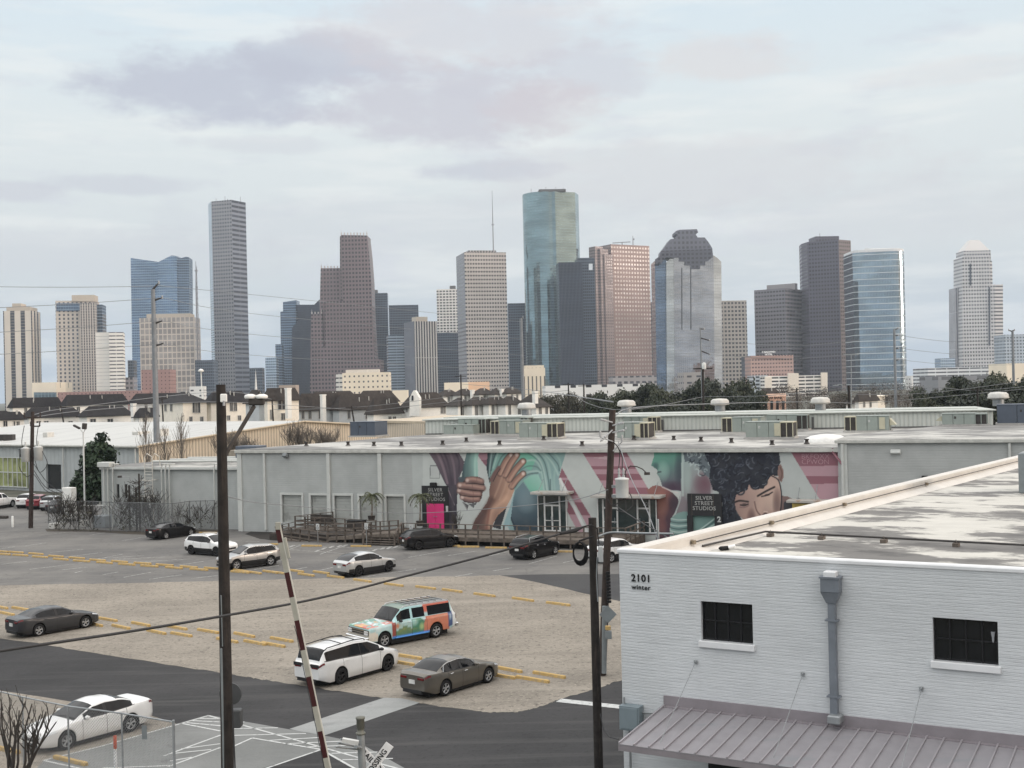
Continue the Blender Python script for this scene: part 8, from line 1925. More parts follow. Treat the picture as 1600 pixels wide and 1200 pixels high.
# transformer pole
r, base, top = pole('utility_pole', 'brown wooden pole with a white transformer can, beside the stub pole', 957, 640, 941, 1055, 54.9, .15, .18, M_poleb, 12)
mb=MB();c = P(972, 763, 54.3); mb.lathe(c, [(.02, -.42), (.27, -.42), (.29, -.38), (.29, .36), (.32, .38), (.32, .44), (.1, .5)], 18); mb.build('transformer_can', M_trf, r)
mb = MB()
for dx in (-.12, .08): insul(mb, c + Vector((dx, 0, .46)), .45, .07)
mb.build('bushing', M_insul, r)
mb=MB();mb.box(P(962, 760, 54.5), (.35, .25, .12)); mb.box(P(962, 775, 54.5), (.35, .25, .12)); mb.build('bracket', M_galv, r)
for (a0, b0, a1, b1) in ((957, 660, 938, 655), (957, 672, 938, 690), (957, 665, 975, 660), (957, 676, 976, 672)):
 mb=MB();p, q = P(a0, b0, 54.7), P(a1, b1, 54.5); mb.tube([p, q], .035, 5); m = q - p
 for k in range(3): mb.lathe(q - m * (.12 + .14 * k), [(.04, -.05), (.075, 0), (.04, .05)], 8)
 mb.build('insulator', M_insul, r)
for (a0, b0, a1, b1) in ((958, 690, 938, 683), (958, 705, 972, 690)):
 mb=MB();p, q = P(a0, b0, 54.7), P(a1, b1, 54.5); mb.tube([p, q], .03, 5); insul(mb, q, .3, .06); mb.build('cutout_fuse', M_insul, r)
mb=MB();mb.tube([P(944.5, 947, 54.6), P(944, 1052, 54.6)], .11, 8); mb.build('conduit', M_metalgrey, r)
mb=MB();cr_ = [P(950 + k * .2, 895 + k * 5, 54.6) for k in range(10)]
for q in cr_: mb.lathe(q, [(.10, -.05), (.10, .05)], 8)
mb.build('riser_guard', M_rubber, r)
mb=MB();mb.tube([P(975, 745, 54.3), P(978, 735, 54.3), P(985, 728, 54.2), P(995, 729, 54), P(1004, 733, 54), P(1011, 740, 54)], .025, 5); mb.box(P(1011, 740, 54), (.25, .12, .12)); mb.build('lamp_arm', M_hvd, r)
for cur in ([(966, 700), (972, 712), (972, 735)], [(958, 690), (968, 705), (966, 738)], [(976, 760), (986, 775), (988, 790), (975, 800), (962, 796)], [(950, 780), (958, 790), (980, 775)], [(978, 740), (977, 770), (978, 800)]):
 mb=MB();mb.tube([P(x, y, 54.3) for x, y in spline(cur, 4)], .022, 5); mb.build('jumper_wire', M_wire, r)
# sign backs on that pole
sg_ = thing('road_sign', 'grey back of a diamond road sign on the transformer pole', 'sign', P(952, 960, 54)); mb=MB();mb.box(P(950, 960, 53.8), (.55, .02, .55), 0, Matrix.Rotation(R(45), 3, 'Y') , .004); mb.build('sign_plate', M_metalgrey, sg_)
sg_ = thing('pole_box', 'small yellow topped grey box low on the transformer pole', 'utility box', P(951, 988, 54)); mb=MB();mb.box(P(951, 992, 53.8), (.26, .16, .36), 0, None, .02); mb.build('box_body', M_metalgrey, sg_); mb=MB();mb.box(P(950, 981, 53.8), (.24, .18, .18), 0, None, .02); mb.build('cap', M_yel, sg_)
# left pole with two transformers
r, base, top = pole('utility_pole', 'brown pole with two transformer cans at the far left of the asphalt lot', 51, 643, 48, 825, 124, .18, .24, M_poleb, 10)
for px, py in ((40, 710), (60, 708)):
 mb=MB();c = P(px, py, 123.6); mb.lathe(c, [(.02, -.75), (.42, -.75), (.45, .55), (.5, .6), (.15, .75)], 14); insul(mb, c + ZUP * .7, .6, .12); mb.build('transformer_can', M_trf, r)
for y, x0, x1 in ((652, 38, 63), (666, 48, 62)): mb=MB();mb.box((P(x0, y, 124) + P(x1, y, 124)) / 2, ((P(x1, y, 124) - P(x0, y, 124)).length, .14, .14)); insul(mb, P(x0, y, 124), .5, .1); insul(mb, P(x1, y, 124), .5, .1); mb.build('cross_arm', M_poleb, r)
for cur in ([(38, 665), (34, 690), (37, 705)], [(60, 665), (57, 690), (60, 702)], [(66, 705), (74, 725), (62, 738), (55, 720)], [(32, 710), (30, 730), (42, 745), (52, 740), (70, 765), (88, 774)], [(53, 735), (70, 760), (92, 772)], [(53, 725), (75, 755), (98, 770)]):
 mb=MB();mb.tube([P(x, y, 123.5) for x, y in spline(cur, 4)], .035, 4); mb.build('jumper_wire', M_wire, r)
# lot lamp post
r, base, top = pole('lamp_post', 'white lamp post with two dark flood heads on a concrete foot by the fence', 130, 675, 133, 824, 124, .07, .10, M_trf, 10); r['category'] = 'lamp post'
mb=MB();mb.box(base + ZUP * .35, (.72, .72, .7), 0, None, .05); mb.build('foot', M_cb, r)
mb=MB();mb.tube([P(126, 671, 124), P(130, 677, 124), P(133, 671, 124)], .05, 6); mb.build('bracket', M_trf, r)
for px, py, an in ((120, 667, .5), (132, 666, 1.2)): mb=MB();mb.box(P(px, py, 124), (.75 if an < 1 else .42, .35, .2 if an < 1 else .62), 0, Matrix.Rotation(an if an < 1 else .1, 3, 'Y'), .04); mb.build('lamp_head', M_hvd, r)
# tall steel transmission poles
def steelpole(px0, yt, px1, yb, d, label, arms, side=1, r0=.28, r1=.48, mat=None):
 r, base, top = pole('transmission_pole', label, px0, yt, px1, yb, d, r0, r1, mat or M_steel, 12)
 for (y, dx, dy) in arms:
  xx = px0 + (px1 - px0) * (y - yt) / (yb - yt); mb=MB();p, q = P(xx, y, d), P(xx + dx, y - dy, d); mb.tube([p, q], [.16, .10], 6); mb.build('davit_arm', mat or M_hvd, r)
  mb=MB();m = (q - p).normalized(); insul(mb, q - ZUP * .2, .5, .15); mb.build('insulator', M_insul, r)
 return r
steelpole(239, 452, 246, 728, 165, 'tall grey steel transmission pole behind the annex', ((452, 9, 10), (470, 14, 5), (506, 14, 5), (541, 15, 5)))
steelpole(814, 497, 818, 645, 300, 'slim grey steel pole in front of the green mirrored tower', ((500, 3, 4),), r0=.35, r1=.45)
steelpole(1397, 514, 1400, 640, 260, 'slim steel pole with three short arms in front of the blue oval tower', ((516, 6, 3), (524, 6, 0), (545, 6, 1), (563, 6, 1)), r0=.25, r1=.36)
steelpole(1582, 517, 1584, 600, 260, 'slim steel pole near the right edge before the stepped tower', ((518, -6, 2), (517, 3, 1)), r0=.25, r1=.34)
steelpole(1094, 512, 1096, 575, 250, 'upper thin steel pole with arms in front of the mirrored capped tower', ((514, 6, 0), (528, 14, -4), (548, 14, -6)), r0=.16, r1=.2)
r, base, top = pole('utility_pole', 'dark thin wooden pole with a white can before the mirrored capped tower', 1098, 570, 1099, 641, 200, .18, .24, M_pole, 8)
mb=MB();c = P(1100, 572, 199.5); mb.lathe(c, [(.35, -.5), (.37, .4), (.1, .6)], 10); mb.build('transformer_can', M_trf, r); mb=MB();mb.box(P(1098, 576, 200), (3.2, .2, .2)); mb.build('cross_arm', M_pole, r)
r, base, top = pole('utility_pole', 'short dark wooden pole between the peach shop and the pointed tower roof', 1326, 602, 1327, 640, 190, .2, .26, M_pole, 8)
mb=MB();mb.tube([P(x, y, 190) for x, y in spline([(1306, 602), (1314, 601), (1322, 608), (1326, 618)], 4)], .05, 5); mb.box(P(1306, 602, 190), (.8, .3, .15)); mb.build('lamp_arm', M_galv, r)
r, base, top = pole('light_mast', 'thin light mast with a crossbar in front of the dark brown tower', 1330, 554, 1330, 640, 300, .09, .15, M_galv, 6); mb=MB();mb.box(P(1330, 554, 300), (3.6, .3, .3)); mb.build('crossbar', M_galv, r)
r, base, top = pole('light_mast', 'thin white light mast at the foot of the radio mast', 314, 580, 316, 625, 300, .12, .18, M_hw, 6); mb=MB();mb.lathe(P(314, 580, 300), [(.1, -.3), (.8, 0), (.5, .4), (.05, .6)], 8); mb.build('lamp_head', M_hw, r)
for px, yt, d, lab in ((95, 634, 240, 'dark thin wooden pole in front of the left townhouses'), (253, 620, 238, 'dark thin wooden pole just right of the tall steel pole'), (425, 622, 236, 'dark thin wooden pole in front of the cream house'), (549, 634, 232, 'dark thin wooden pole in front of the brown roofed houses'), (720, 585, 240, 'grey thin pole left of the white townhouse row'), (888, 598, 240, 'dark thin pole left of the oaks'), (912, 600, 240, 'dark thin pole right beside another before the oaks'), (1245, 606, 230, 'dark thin pole right of the peach shop'), (1527, 606, 190, 'dark thin pole before the right hand oaks')):
 r, b_, t_ = pole('utility_pole', lab, px, yt, px + 1, 640, d, .14, .2, M_pole, 6)
 mb=MB();mb.box(P(px, yt + 3, d), (2.2, .12, .14)); mb.build('cross_arm', M_pole, r)
# wires
def wire(pts, rad, label, mat=None, name='power_line', n=14):
 """pts: (px, py, distance) along the span"""
 Q = [P(*p) for p in pts]; mb = MB()
 if len(Q) == 2: Q = [Q[0].lerp(Q[1], i / n) - ZUP * (Q[1] - Q[0]).length * .006 * (1 - (2 * i / n - 1) ** 2) for i in range(n + 1)]
 else: Q = [Vector(q) for q in smooth_edge3(Q, 6)]
 mb.tube(Q, rad, 5); o = mb.build(name, mat or M_wire); tag(o, label, 'cable'); return o
def smooth_edge3(pts, n):
 out = []
 for i in range(len(pts) - 1):
  p0, p1, p2, p3 = pts[max(i - 1, 0)], pts[i], pts[i + 1], pts[min(i + 2, len(pts) - 1)]
  for k in range(n):
   t = k / n; out.append(0.5 * (2 * p1 + (p2 - p0) * t + (2 * p0 - 5 * p1 + 4 * p2 - p3) * t * t + (3 * p1 - p0 - 3 * p2 + p3) * t ** 3))
 return out + [pts[-1]]
wire([(-160, 1045, 22), (0, 1017, 24.5), (200, 987, 28), (350, 962, 31.2), (500, 934, 34), (650, 896, 36.5), (780, 862, 38), (875, 834, 39)], .035, 'thick black cable slanting across the picture to the stub pole', name='power_cable')
for pts, lab in (([(-60, 447, 150), (239, 447, 165)], 'top wire left of the tall steel pole'), ([(-60, 483, 150), (253, 465, 165)], 'second wire left of the tall steel pole'), ([(-60, 522, 150), (253, 501, 165)], 'third wire left of the tall steel pole'), ([(-60, 556, 150), (253, 537, 165)], 'lowest wire left of the tall steel pole'),
    ([(253, 465, 165), (420, 493, 210), (817, 530, 300)], 'upper wire between the tall steel pole and the slim grey one'), ([(253, 501, 165), (420, 525, 210), (817, 555, 300)], 'middle wire between the tall steel pole and the slim grey one'), ([(253, 537, 165), (420, 557, 210), (817, 580, 300)], 'lower wire between the tall steel pole and the slim grey one'), ([(245, 446, 165), (420, 463, 210), (817, 503, 300)], 'faint topmost wire right of the tall steel pole'),
    ([(1108, 532, 250), (1250, 540, 255), (1400, 524, 260)], 'upper wire left of the slim steel pole with three arms'), ([(1108, 554, 250), (1250, 560, 255), (1400, 545, 260)], 'lower wire left of the slim steel pole with three arms'), ([(1403, 524, 260), (1490, 534, 260), (1582, 530, 260)], 'upper wire right of the slim steel pole with three arms'), ([(1403, 544, 260), (1490, 553, 260), (1582, 552, 260)], 'middle wire right of the slim steel pole with three arms'), ([(1403, 562, 260), (1490, 570, 260), (1582, 570, 260)], 'lower wire right of the slim steel pole with three arms')):
 wire(pts, .036, lab, M_wirel)
for pts, lab in (([(52, 648, 124), (120, 636, 150), (345, 612, 200), (425, 624, 236)], 'upper house wire from the far left pole'), ([(52, 652, 124), (150, 640, 150), (345, 628, 200), (549, 640, 232)], 'lower house wire from the far left pole'), ([(425, 640, 236), (560, 636, 232), (720, 618, 240)], 'wire sagging before the brown roofed houses'), ([(549, 646, 232), (700, 628, 236), (888, 610, 240)], 'wire before the white townhouse row'),
    ([(720, 600, 240), (820, 608, 240), (958, 628, 60)], 'wire running to the top of the transformer pole'), ([(888, 612, 240), (960, 640, 150), (1098, 620, 200)], 'wire before the middle oaks, left part'), ([(1098, 620, 200), (1200, 618, 195), (1326, 606, 190)], 'upper wire before the peach shop'), ([(958, 650, 55), (1030, 634, 90), (1245, 628, 150), (1330, 630, 190)], 'low wire from the transformer pole to the right'),
    ([(1326, 606, 190), (1450, 604, 190), (1527, 610, 190), (1640, 600, 190)], 'upper bright wire before the right hand oaks'), ([(1326, 616, 190), (1450, 614, 190), (1640, 590, 190)], 'middle bright wire before the right hand oaks'), ([(1326, 632, 190), (1450, 622, 190), (1640, 604, 190)], 'lower bright wire before the right hand oaks')):
 wire(pts, .04, lab, M_wirel)
wire([(966, 690, 54.5), (985, 745, 50), (1012, 800, 47), (1040, 880, 44)], .02, 'pale guy wire slanting down from the transformer pole', M_wirel)
wire([(962, 790, 54.3), (1000, 815, 48), (1040, 838, 43), (1062, 862, 38)], .022, 'dark service wire from the transformer pole to the white building')
wire([(352, 775, 32), (430, 788, 60), (640, 802, 80), (860, 786, 60), (950, 765, 54)], .018, 'pale thin service wire crossing in front of the mural', M_wirel)
wire([(935, 838, 41), (955, 832, 41), (1000, 833, 40), (1052, 834, 39)], .035, 'grey pipe running from the poles to the white building corner', M_galv, 'service_pipe')
# ------------------------------------------------------------------ railway crossing
rx = thing('crossing_mast', 'grey steel railway crossing mast with crossed white CROSSING boards', 'crossing signal', (P(566, 1200, 30).x, 30, 0))
a = P(563, 1121, 30); b = P(566.5, 1200, 30); k = a.z / (a.z - b.z); base = a + (b - a) * k
mb=MB();mb.tube([base, a - ZUP * .42], .095, 12); mb.build('shaft', M_galv, rx)
mb=MB();mb.lathe(a - ZUP * .42, [(.10, 0), (.12, .02), (.12, .05), (.085, .06), (.085, .16), (.10, .17), (.10, .38), (.115, .39), (.115, .43), (.02, .45)], 16); mb.build('bell_housing', pm('bell_grey', S(112, 112, 104), .5, .3), rx)
M_sign = pm('sign_white', (.8, .8, .8), .5); M_black = pm('sign_black', (.01, .01, .01), .5)
cp = P(586, 1194, 30.25)
for ang, txt in ((R(52), 'CROSSING'), (R(-47), 'RAILROAD')):
 u = Vector((math.cos(ang), 0, math.sin(ang))); v = Vector((-math.sin(ang), 0, math.cos(ang))); off = Vector((0, -.03 if ang > 0 else 0, 0))
 mb=MB();m = Matrix((u, Vector((0, 1, 0)), v)).transposed()
 mb.box(cp + off, (1.25, .012, .225), 0, m, .004); o = mb.build('sign_blade', M_sign, rx)
 put_text(txt, .185, cp + off - Vector((0, .012, 0)), u, v, 'lettering', M_black, o, spacing=1.02, bold=.003)
for k in range(3):
 mb=MB();p, q = P(560, 1163 + k * 4, 30), P(532 - k * 4, 1155 + k * 6, 29.4); mb.tube([p, q], .022, 5); mb.build('bracket_arm', M_galv, rx)
mb=MB();mb.tube([P(566, 1169, 30), P(556, 1167, 29.7)], .05, 6); mb.build('clamp', M_galv, rx)
mb=MB();p, q = P(535, 1156, 29.4), P(560, 1161, 29.4); mb.box((p + q) / 2, ((q - p).length, .12, .10), 0, Matrix.Rotation(.2, 3, 'Y')); mb.build('lamp_bracket', M_white, rx)
ga = thing('crossing_gate', 'red and white striped crossing gate arm raised almost upright', 'crossing gate', P(520, 1240, 28.5)); ORG[ga].z = 0; ga.location.z = 0
t0, t1 = P(433, 822, 28.5), P(513, 1205, 28.5); t1 = t1 + (t1 - t0) * .35
dr = (t1 - t0); Lg = dr.length; u = dr.normalized(); w_ = Vector((0, 1, 0)).cross(u).normalized()
M_gr = pm('gate_red', (.045, .009, .010), .45, var=.12); M_gw = pm('gate_white', (.33, .325, .28), .5, var=.12)
mb=MB();k = 0; x = 0.0
bands_ = [(0, .05, 1), (.05, .14, 0), (.14, .215, 1), (.215, .285, 0), (.285, .375, 1), (.375, .455, 0), (.455, .545, 1), (.545, .62, 0), (.62, .70, 1), (.70, .78, 0), (.78, .86, 1), (.86, 1.0, 0)]
Ltot = Lg
for f0, f1, c_ in bands_:
 mb.box(t0 + u * Lg * (f0 + f1) / 2, (Lg * (f1 - f0), .035, .115 if f0 > .0 else .11), 0 if c_ == 0 else 1, Matrix((u, Vector((0, 1, 0)), w_)).transposed())
# order: the white bands carry a narrow pale edge strip as in the photograph
go = mb.build('gate_arm', [M_gw, M_gr], ga)
mb=MB();mb.box(t0 + u * Lg / 2 + w_ * (-.07), (Lg, .03, .028), 0, Matrix((u, Vector((0, 1, 0)), w_)).transposed()); mb.build('edge_strip', pm('gate_edge', (.55, .53, .47), .5), ga)
mb=MB();mb.box(t0 + u * .55 - w_ * .12, (.5, .06, .07), 0, Matrix((u, Vector((0, 1, 0)), w_)).transposed(), .01); mb.box(t0 - w_ * .02, (.12, .06, .18), 0, None, .01); mb.build('gate_lamp', M_gw, ga)
mb=MB();mb.tube([t0 + u * q * Lg + w_ * (.075 + .008 * math.sin(q * 90)) for q in [i / 40 for i in range(12, 41)]], .008, 4); mb.build('lamp_cable', M_wire, ga)
# ------------------------------------------------------------------ near chain link fence, shrub, marker
nf = thing('chain_link_fence', 'grey chain link fence across the lower left corner', 'fence', (-14, 41, 0))
fp_ = [P(-40, 1071, 45.6), P(35, 1089, 43.6), P(106, 1103.5, 42), P(190, 1114.5, 41), P(271, 1128, 40)]
fz = 2.42
for q in fp_: mb=MB();mb.tube([(q.x, q.y, 0), (q.x, q.y, q.z + (.06 if q is fp_[-1] else 0))], .045 if q is fp_[-1] else .032, 8); mb.build('fence_post', M_galv, nf)
mb=MB();mb.tube(fp_, .028, 6); mb.build('top_rail', M_galv, nf)
mb=MB();uu = 0
for a, b in zip(fp_[:-1], fp_[1:]):
 L = (b - a).length; mb.face([(a.x, a.y, .05), (b.x, b.y, .05), b, a], 0, [(uu, 0), (uu + L, 0), (uu + L, b.z), (uu, a.z)]); uu += L
mb.build('mesh_panel', M_chain, nf)
mb=MB();mb.box(P(225.5, 1144.5, 40.5), (.17, .02, .45), 0, None, .004); tag(mb.build('sign_plate', M_metalgrey), 'small grey plate sign wired to the near chain link fence', 'sign')
mk = thing('marker_post', 'slim marker post, white below and orange red on top, behind the near fence', 'marker post', G(181, 1215)); q = G(181, 1215); zt = Z(181, 1149, q.y)
mb=MB();mb.lathe(q, [(.055, 0), (.055, zt - .45)], 12); mb.build('post', M_sign, mk); mb=MB();mb.lathe(q, [(.058, zt - .45), (.058, zt - .02), (.03, zt)], 12); mb.build('cap', pm('orange_marker', (.45, .075, .03), .5), mk)
sh = thing('bare_shrub', 'leafless pruned dark shrub in the bottom left corner', 'shrub', P(25, 1250, 37)); ORG[sh].z = 0; sh.location.z = 0
mb=MB();rr = random.Random(12); b = P(25, 1240, 37)
for px, py, w in ((2, 1098, 1), (14, 1105, 1), (30, 1110, 1), (40, 1096, 1), (50, 1100, 1), (62, 1118, 1), (72, 1112, 1), (80, 1118, 1), (88, 1128, .8), (22, 1125, .8), (-12, 1105, 1), (55, 1140, .8)):
 e = P(px, py, 37 + rr.uniform(-.8, .8)); s = b + Vector((rr.uniform(-.35, .35), rr.uniform(-.2, .2), 0)); m1 = s.lerp(e, .4) + Vector((rr.uniform(-.12, .12), 0, -.05)); m2 = s.lerp(e, .72) + Vector((rr.uniform(-.14, .14), 0, .05))
 mb.tube([s, m1, m2, e], [.05, .038, .028, .02], 6)
 for k in range(4):
  t = rr.uniform(.45, .95); q = s.lerp(e, t); branches(mb, q, (rr.uniform(-.8, .8), rr.uniform(-.4, .4), 1), .42, .022, 1, rr, 0, .7, 2, .2, .01)
mb.build('branches', M_woodd, sh)
# ------------------------------------------------------------------ white painted building in the right foreground
D0 = P(967, 858, 35.0); PZ = D0.z; D0g = Vector((D0.x, D0.y, 0))
e1 = Vector((.868, -.497, 0)).normalized(); n1_ = Vector((e1.y, -e1.x, 0)); e2 = Vector((.585, .811, 0)).normalized(); n2_ = Vector((-e2.y, e2.x, 0))
RB = Matrix((e1, -n1_, ZUP)).transposed()
def BF(s, o, z): return D0g + e1 * s + n1_ * o + ZUP * z
def bw(px, py, off=0): return PL(px, py, D0g + n1_ * off, n1_)
def bs(p): return (p - D0g).dot(e1)
wb_ = thing('brick_building', 'white painted brick building numbered 2101 winter with a flat stained roof', 'building', BF(8, -10, 0))
M_wbrick = brick_mat('white_painted_brick', (.555, .575, .59), bump=.5, var=.05, rough=.6, mortar=.96, courses=.085, patch=.35)
def brect(x0, x1, y0, y1, y2=None):
 p, q = bw(x0, (y0 + y1) / 2), bw(x1, (y0 + y1) / 2); return [bs(p), bs(q), bw((x0 + x1) / 2, y1).z, bw((x0 + x1) / 2, y0).z]
w1 = brect(1095.5, 1176, 940.5, 1002); w2 = brect(1458, 1559.5, 969.5, 1038)
w3 = brect(1110, 1145, 1186, 1230); w3[2] = 1.0
zt_ = (w1[3] + w2[3]) / 2; zb_ = (w1[2] + w2[2]) / 2
w1[2], w1[3], w2[2], w2[3] = zb_, zt_, zb_, zt_
WB = 30.0
mb=MB();wallcells(mb, BF, 0, WB, 0, PZ - .1, [w1, w2], 0, .22, 0)
S2 = lambda s, z: D0g + e2 * s + ZUP * z
SB = 62.0
mb.face([S2(0, 0), S2(0, PZ - .1), S2(SB, PZ - .1), S2(SB, 0)], 0, [(0, 0), (0, 8), (SB, 8), (SB, 0)])
mb.build('wall', M_wbrick, wb_)
RZF = PZ - .50
M_roofw = roof_mat('stained_cream_roof', (.54, .525, .48), (.115, .11, .105), math.atan2(e1.y, e1.x), .92, .47, .535, (.16, .30), .75)
rp_ = [BF(.35, -.35, RZF), BF(WB, -.35, RZF), BF(WB, -SB, RZF), S2(SB, RZF) + e1 * .35]
mb=MB();mb.face([BF(0, 0, RZF) + e2 * .4 + e1 * .3, BF(WB, -.3, RZF), BF(WB, 0, RZF) + e2 * SB, S2(SB, RZF) + e1 * .3]); mb.build('roof', M_roofw, wb_)
M_coping = pm('white_coping', (.66, .67, .68), .6, var=.05, scale=1.5); M_cream = pm('cream_parapet', (.60, .575, .535), .65, var=.05, scale=1.2)
mb=MB();mb.box(BF(WB / 2 - .03, -.13, PZ - .05), (WB + .06, .34, .13), 0, RB, .03); mb.build('coping', M_coping, wb_)
mb=MB();mb.box(BF(WB / 2 + .2, -.28, PZ - .28), (WB, .04, .45), 0, RB); mb.build('parapet_back', M_coping, wb_)
RS = Matrix((e2, n2_, ZUP)).transposed()
mb=MB();c = D0g + e2 * (SB / 2 + .2) - n2_ * .16; mb.box(c + ZUP * (PZ - .055), (SB, .40, .13), 0, RS, .03); mb.box(c - n2_ * .26 + ZUP * (PZ - .05), (SB, .09, .10), 0, RS); mb.build('coping', M_cream, wb_)
mb=MB();mb.box(D0g + e2 * (SB / 2 + .3) - n2_ * .40 + ZUP * (PZ - .34), (SB, .10, .48), 0, RS)
q0, q1 = D0g + e2 * .4 - n2_ * .44 + ZUP * (PZ - .28), D0g + e2 * SB - n2_ * .44 + ZUP * (PZ - .28)
mb.face([q0, q1, q1 - n2_ * .42 - ZUP * .215, q0 - n2_ * .42 - ZUP * .215]); mb.build('parapet_inside', M_cream, wb_)
mb=MB();mb.tube([D0g + e2 * s - n2_ * .50 + ZUP * (PZ - .20) for s in (3.5, 10, 20, 35, SB)], .018, 5); mb.build('parapet_cable', M_wire, wb_)
for s in (3.6, 9.5, 16.5, 27): mb=MB();mb.box(D0g + e2 * s - n2_ * .52 + ZUP * (PZ - .19), (.16, .12, .13), 0, RS, .01); mb.build('cable_clip', pm('brass_clip', (.20, .16, .11), .5), wb_)
# windows
M_mull = pm('black_mullion', (.012, .012, .014), .4, var=0)
for k, w in enumerate((w1, w2)):
 a, b, c0, c1 = w
 mb=MB();mb.box(BF((a + b) / 2, -.17, (c0 + c1) / 2), (b - a, .03, c1 - c0), 0, RB); wd = mb.build('window', pm('dark_pane', (.008, .009, .011), .12, spec=.45, var=.25, scale=3), wb_)
 mb = MB()
 for i in range(5): s = a + (b - a) * i / 4; mb.box(BF(min(max(s, a + .02), b - .02), -.14, (c0 + c1) / 2), (.035, .05, c1 - c0), 0, RB)
 for z in (c0 + .02, (c0 + c1) / 2, c1 - .02): mb.box(BF((a + b) / 2, -.142, z), (b - a, .05, .03), 0, RB)
 mb.build('window_frame', M_mull, wd)
 mb=MB();mb.box(BF((a + b) / 2, .03, c0 - .09), (b - a + .12, .14, .18), 0, RB, .015); mb.build('sill', M_coping, wd)
o = MB(); a, b, c0, c1 = w2; q = BF(b - .13, -.12, (c0 + c1) / 2 + .12); o.lathe(q, [(.012, -.12), (.03, -.06), (.03, .0), (.05, .10), (.055, .14)], 8); tag(o.build('glass_ornament', pm('white_figurine', (.35, .36, .38), .3)), 'small pale glass ornament inside the right window pane', 'ornament')
# number and name
M_num = pm('black_numerals', (.008, .008, .009), .45, var=0)
p = bw(1001.5, 904, .015); put_text('2101', .29, p, e1, ZUP, 'house_number', M_num, wb_, depth=.03, bold=.004, spacing=1.08)
p = bw(1001.5, 918, .015); put_text('winter', .20, p, e1, ZUP, 'street_name', M_num, wb_, depth=.03, bold=.0, spacing=1.1)
# conductor head and downspout
ds = thing('downspout', 'grey rainwater head and square downspout on the white brick wall', 'downspout', bw(1303, 930)); M_dsp = pm('grey_sheet_metal', S(122, 128, 136), .45, .3, var=.1, scale=2)
c = bw(1301.5, 912, .0); sH = bs(c); zh = c.z; hh = (bw(1301.5, 903).z - bw(1301.5, 924.5).z); wd = .48
mb=MB();mb.box(BF(sH, .19, zh), (wd, .34, hh), 0, RB, .01); mb.box(BF(sH, .19, zh + hh / 2 + .02), (wd + .05, .40, .05), 0, RB)
lo = [BF(sH - wd / 2, .02, zh - hh / 2), BF(sH + wd / 2, .02, zh - hh / 2), BF(sH + wd / 2, .36, zh - hh / 2), BF(sH - wd / 2, .36, zh - hh / 2)]; zz = zh - hh / 2 - .30
hi = [BF(sH - .12, .04, zz), BF(sH + .12, .04, zz), BF(sH + .12, .26, zz), BF(sH - .12, .26, zz)]
for i in range(4): mb.face([lo[i], lo[(i + 1) % 4], hi[(i + 1) % 4], hi[i]])
mb.build('rain_head', M_dsp, ds)
mb=MB();mb.box(BF(sH, .20, zh + hh / 2 + .1), (.32, .30, .16), 0, RB, .02); mb.build('scupper', M_coping, ds)
aw_top = bw(1039, 1090); zA = aw_top.z - .02
mb=MB();mb.box(BF(sH, .15, (zz + zA - .1) / 2), (.19, .18, zz - zA + .1), 0, RB, .012); mb.build('pipe', M_dsp, ds)
mb=MB();mb.box(BF(sH + .05, .26, zA + .05), (.34, .4, .22), 0, RB, .03); mb.build('outlet', M_galv, ds)
for z in (zz - .45, zA + .6): mb=MB();mb.box(BF(sH, .155, z), (.34, .23, .04), 0, RB); mb.build('strap', M_dsp, ds)
# awning
aw = thing('metal_awning', 'mauve grey standing seam metal awning along the white wall', 'awning', BF(7, .5, zA)); sA = bs(aw_top) - .02
M_awn = ribbed('mauve_standing_seam', S(150, 144, 150, 1.0), 50, .42, .25, .06, .05); M_awnf = pm('mauve_flashing', S(138, 132, 136), .5, .2, var=.08)
ep = PL(966, 1163, BF(sA, 0, 0), e1); eo = (ep - BF(sA, 0, 0)).dot(n1_); ez = ep.z
print('awning out', round(eo, 2), 'drop', round(zA - ez, 2), 'zA', round(zA, 2), 'PZ', round(PZ, 2), 'win', [round(x, 2) for x in w1], [round(x, 2) for x in w2])
LA = WB - sA
top0, bot0 = BF(sA, .06, zA - .22), BF(sA, eo, ez); sl = (bot0 - top0); sll = sl.length; sld = sl.normalized(); slo = e1.cross(sld)
if slo.z < 0: slo = -slo
m = Matrix((e1, sld, slo)).transposed()
mb=MB();mb.box((top0 + bot0) / 2 + e1 * LA / 2, (LA, sll, .03), 0, m); mb.build('sheet', M_awnf if False else pm('mauve_sheet', S(146, 143, 147), .42, .2, var=.09, scale=.9, streak=(S(132, 138, 142), (.5, 2.2, 1), .55, .7, .55)), aw)
mb=MB();k = 0; pitch = .42
while k * pitch < LA:
 mb.box((top0 + bot0) / 2 + e1 * (k * pitch + .02) + slo * .035, (.04, sll, .05), 0, m); k += 1
mb.build('seam', pm('mauve_seam', S(154, 150, 154), .4, .2, var=.05), aw)
mb=MB();mb.box(BF(sA + LA / 2, .03, zA - .06), (LA, .06, .30), 0, RB); mb.box(BF(sA + LA / 2, .10, zA - .205), (LA, .16, .04), 0, RB); mb.build('flashing', M_awnf, aw)
mb=MB();mb.box(bot0 + e1 * LA / 2 - ZUP * .09 + n1_ * -.02, (LA, .05, .14), 0, RB); mb.box((top0 + bot0) / 2 - slo * .08 + e1 * .03, (.05, sll, .10), 0, m); mb.build('edge_trim', M_awnf, aw)
mb = MB()
for i in range(int(LA / 2.2)): mb.tube([BF(sA + .4 + i * 2.2, .05, ez - .3), BF(sA + .4 + i * 2.2, eo - .1, ez - .05)], .035, 5)
mb.build('support_arm', M_awnf, aw)
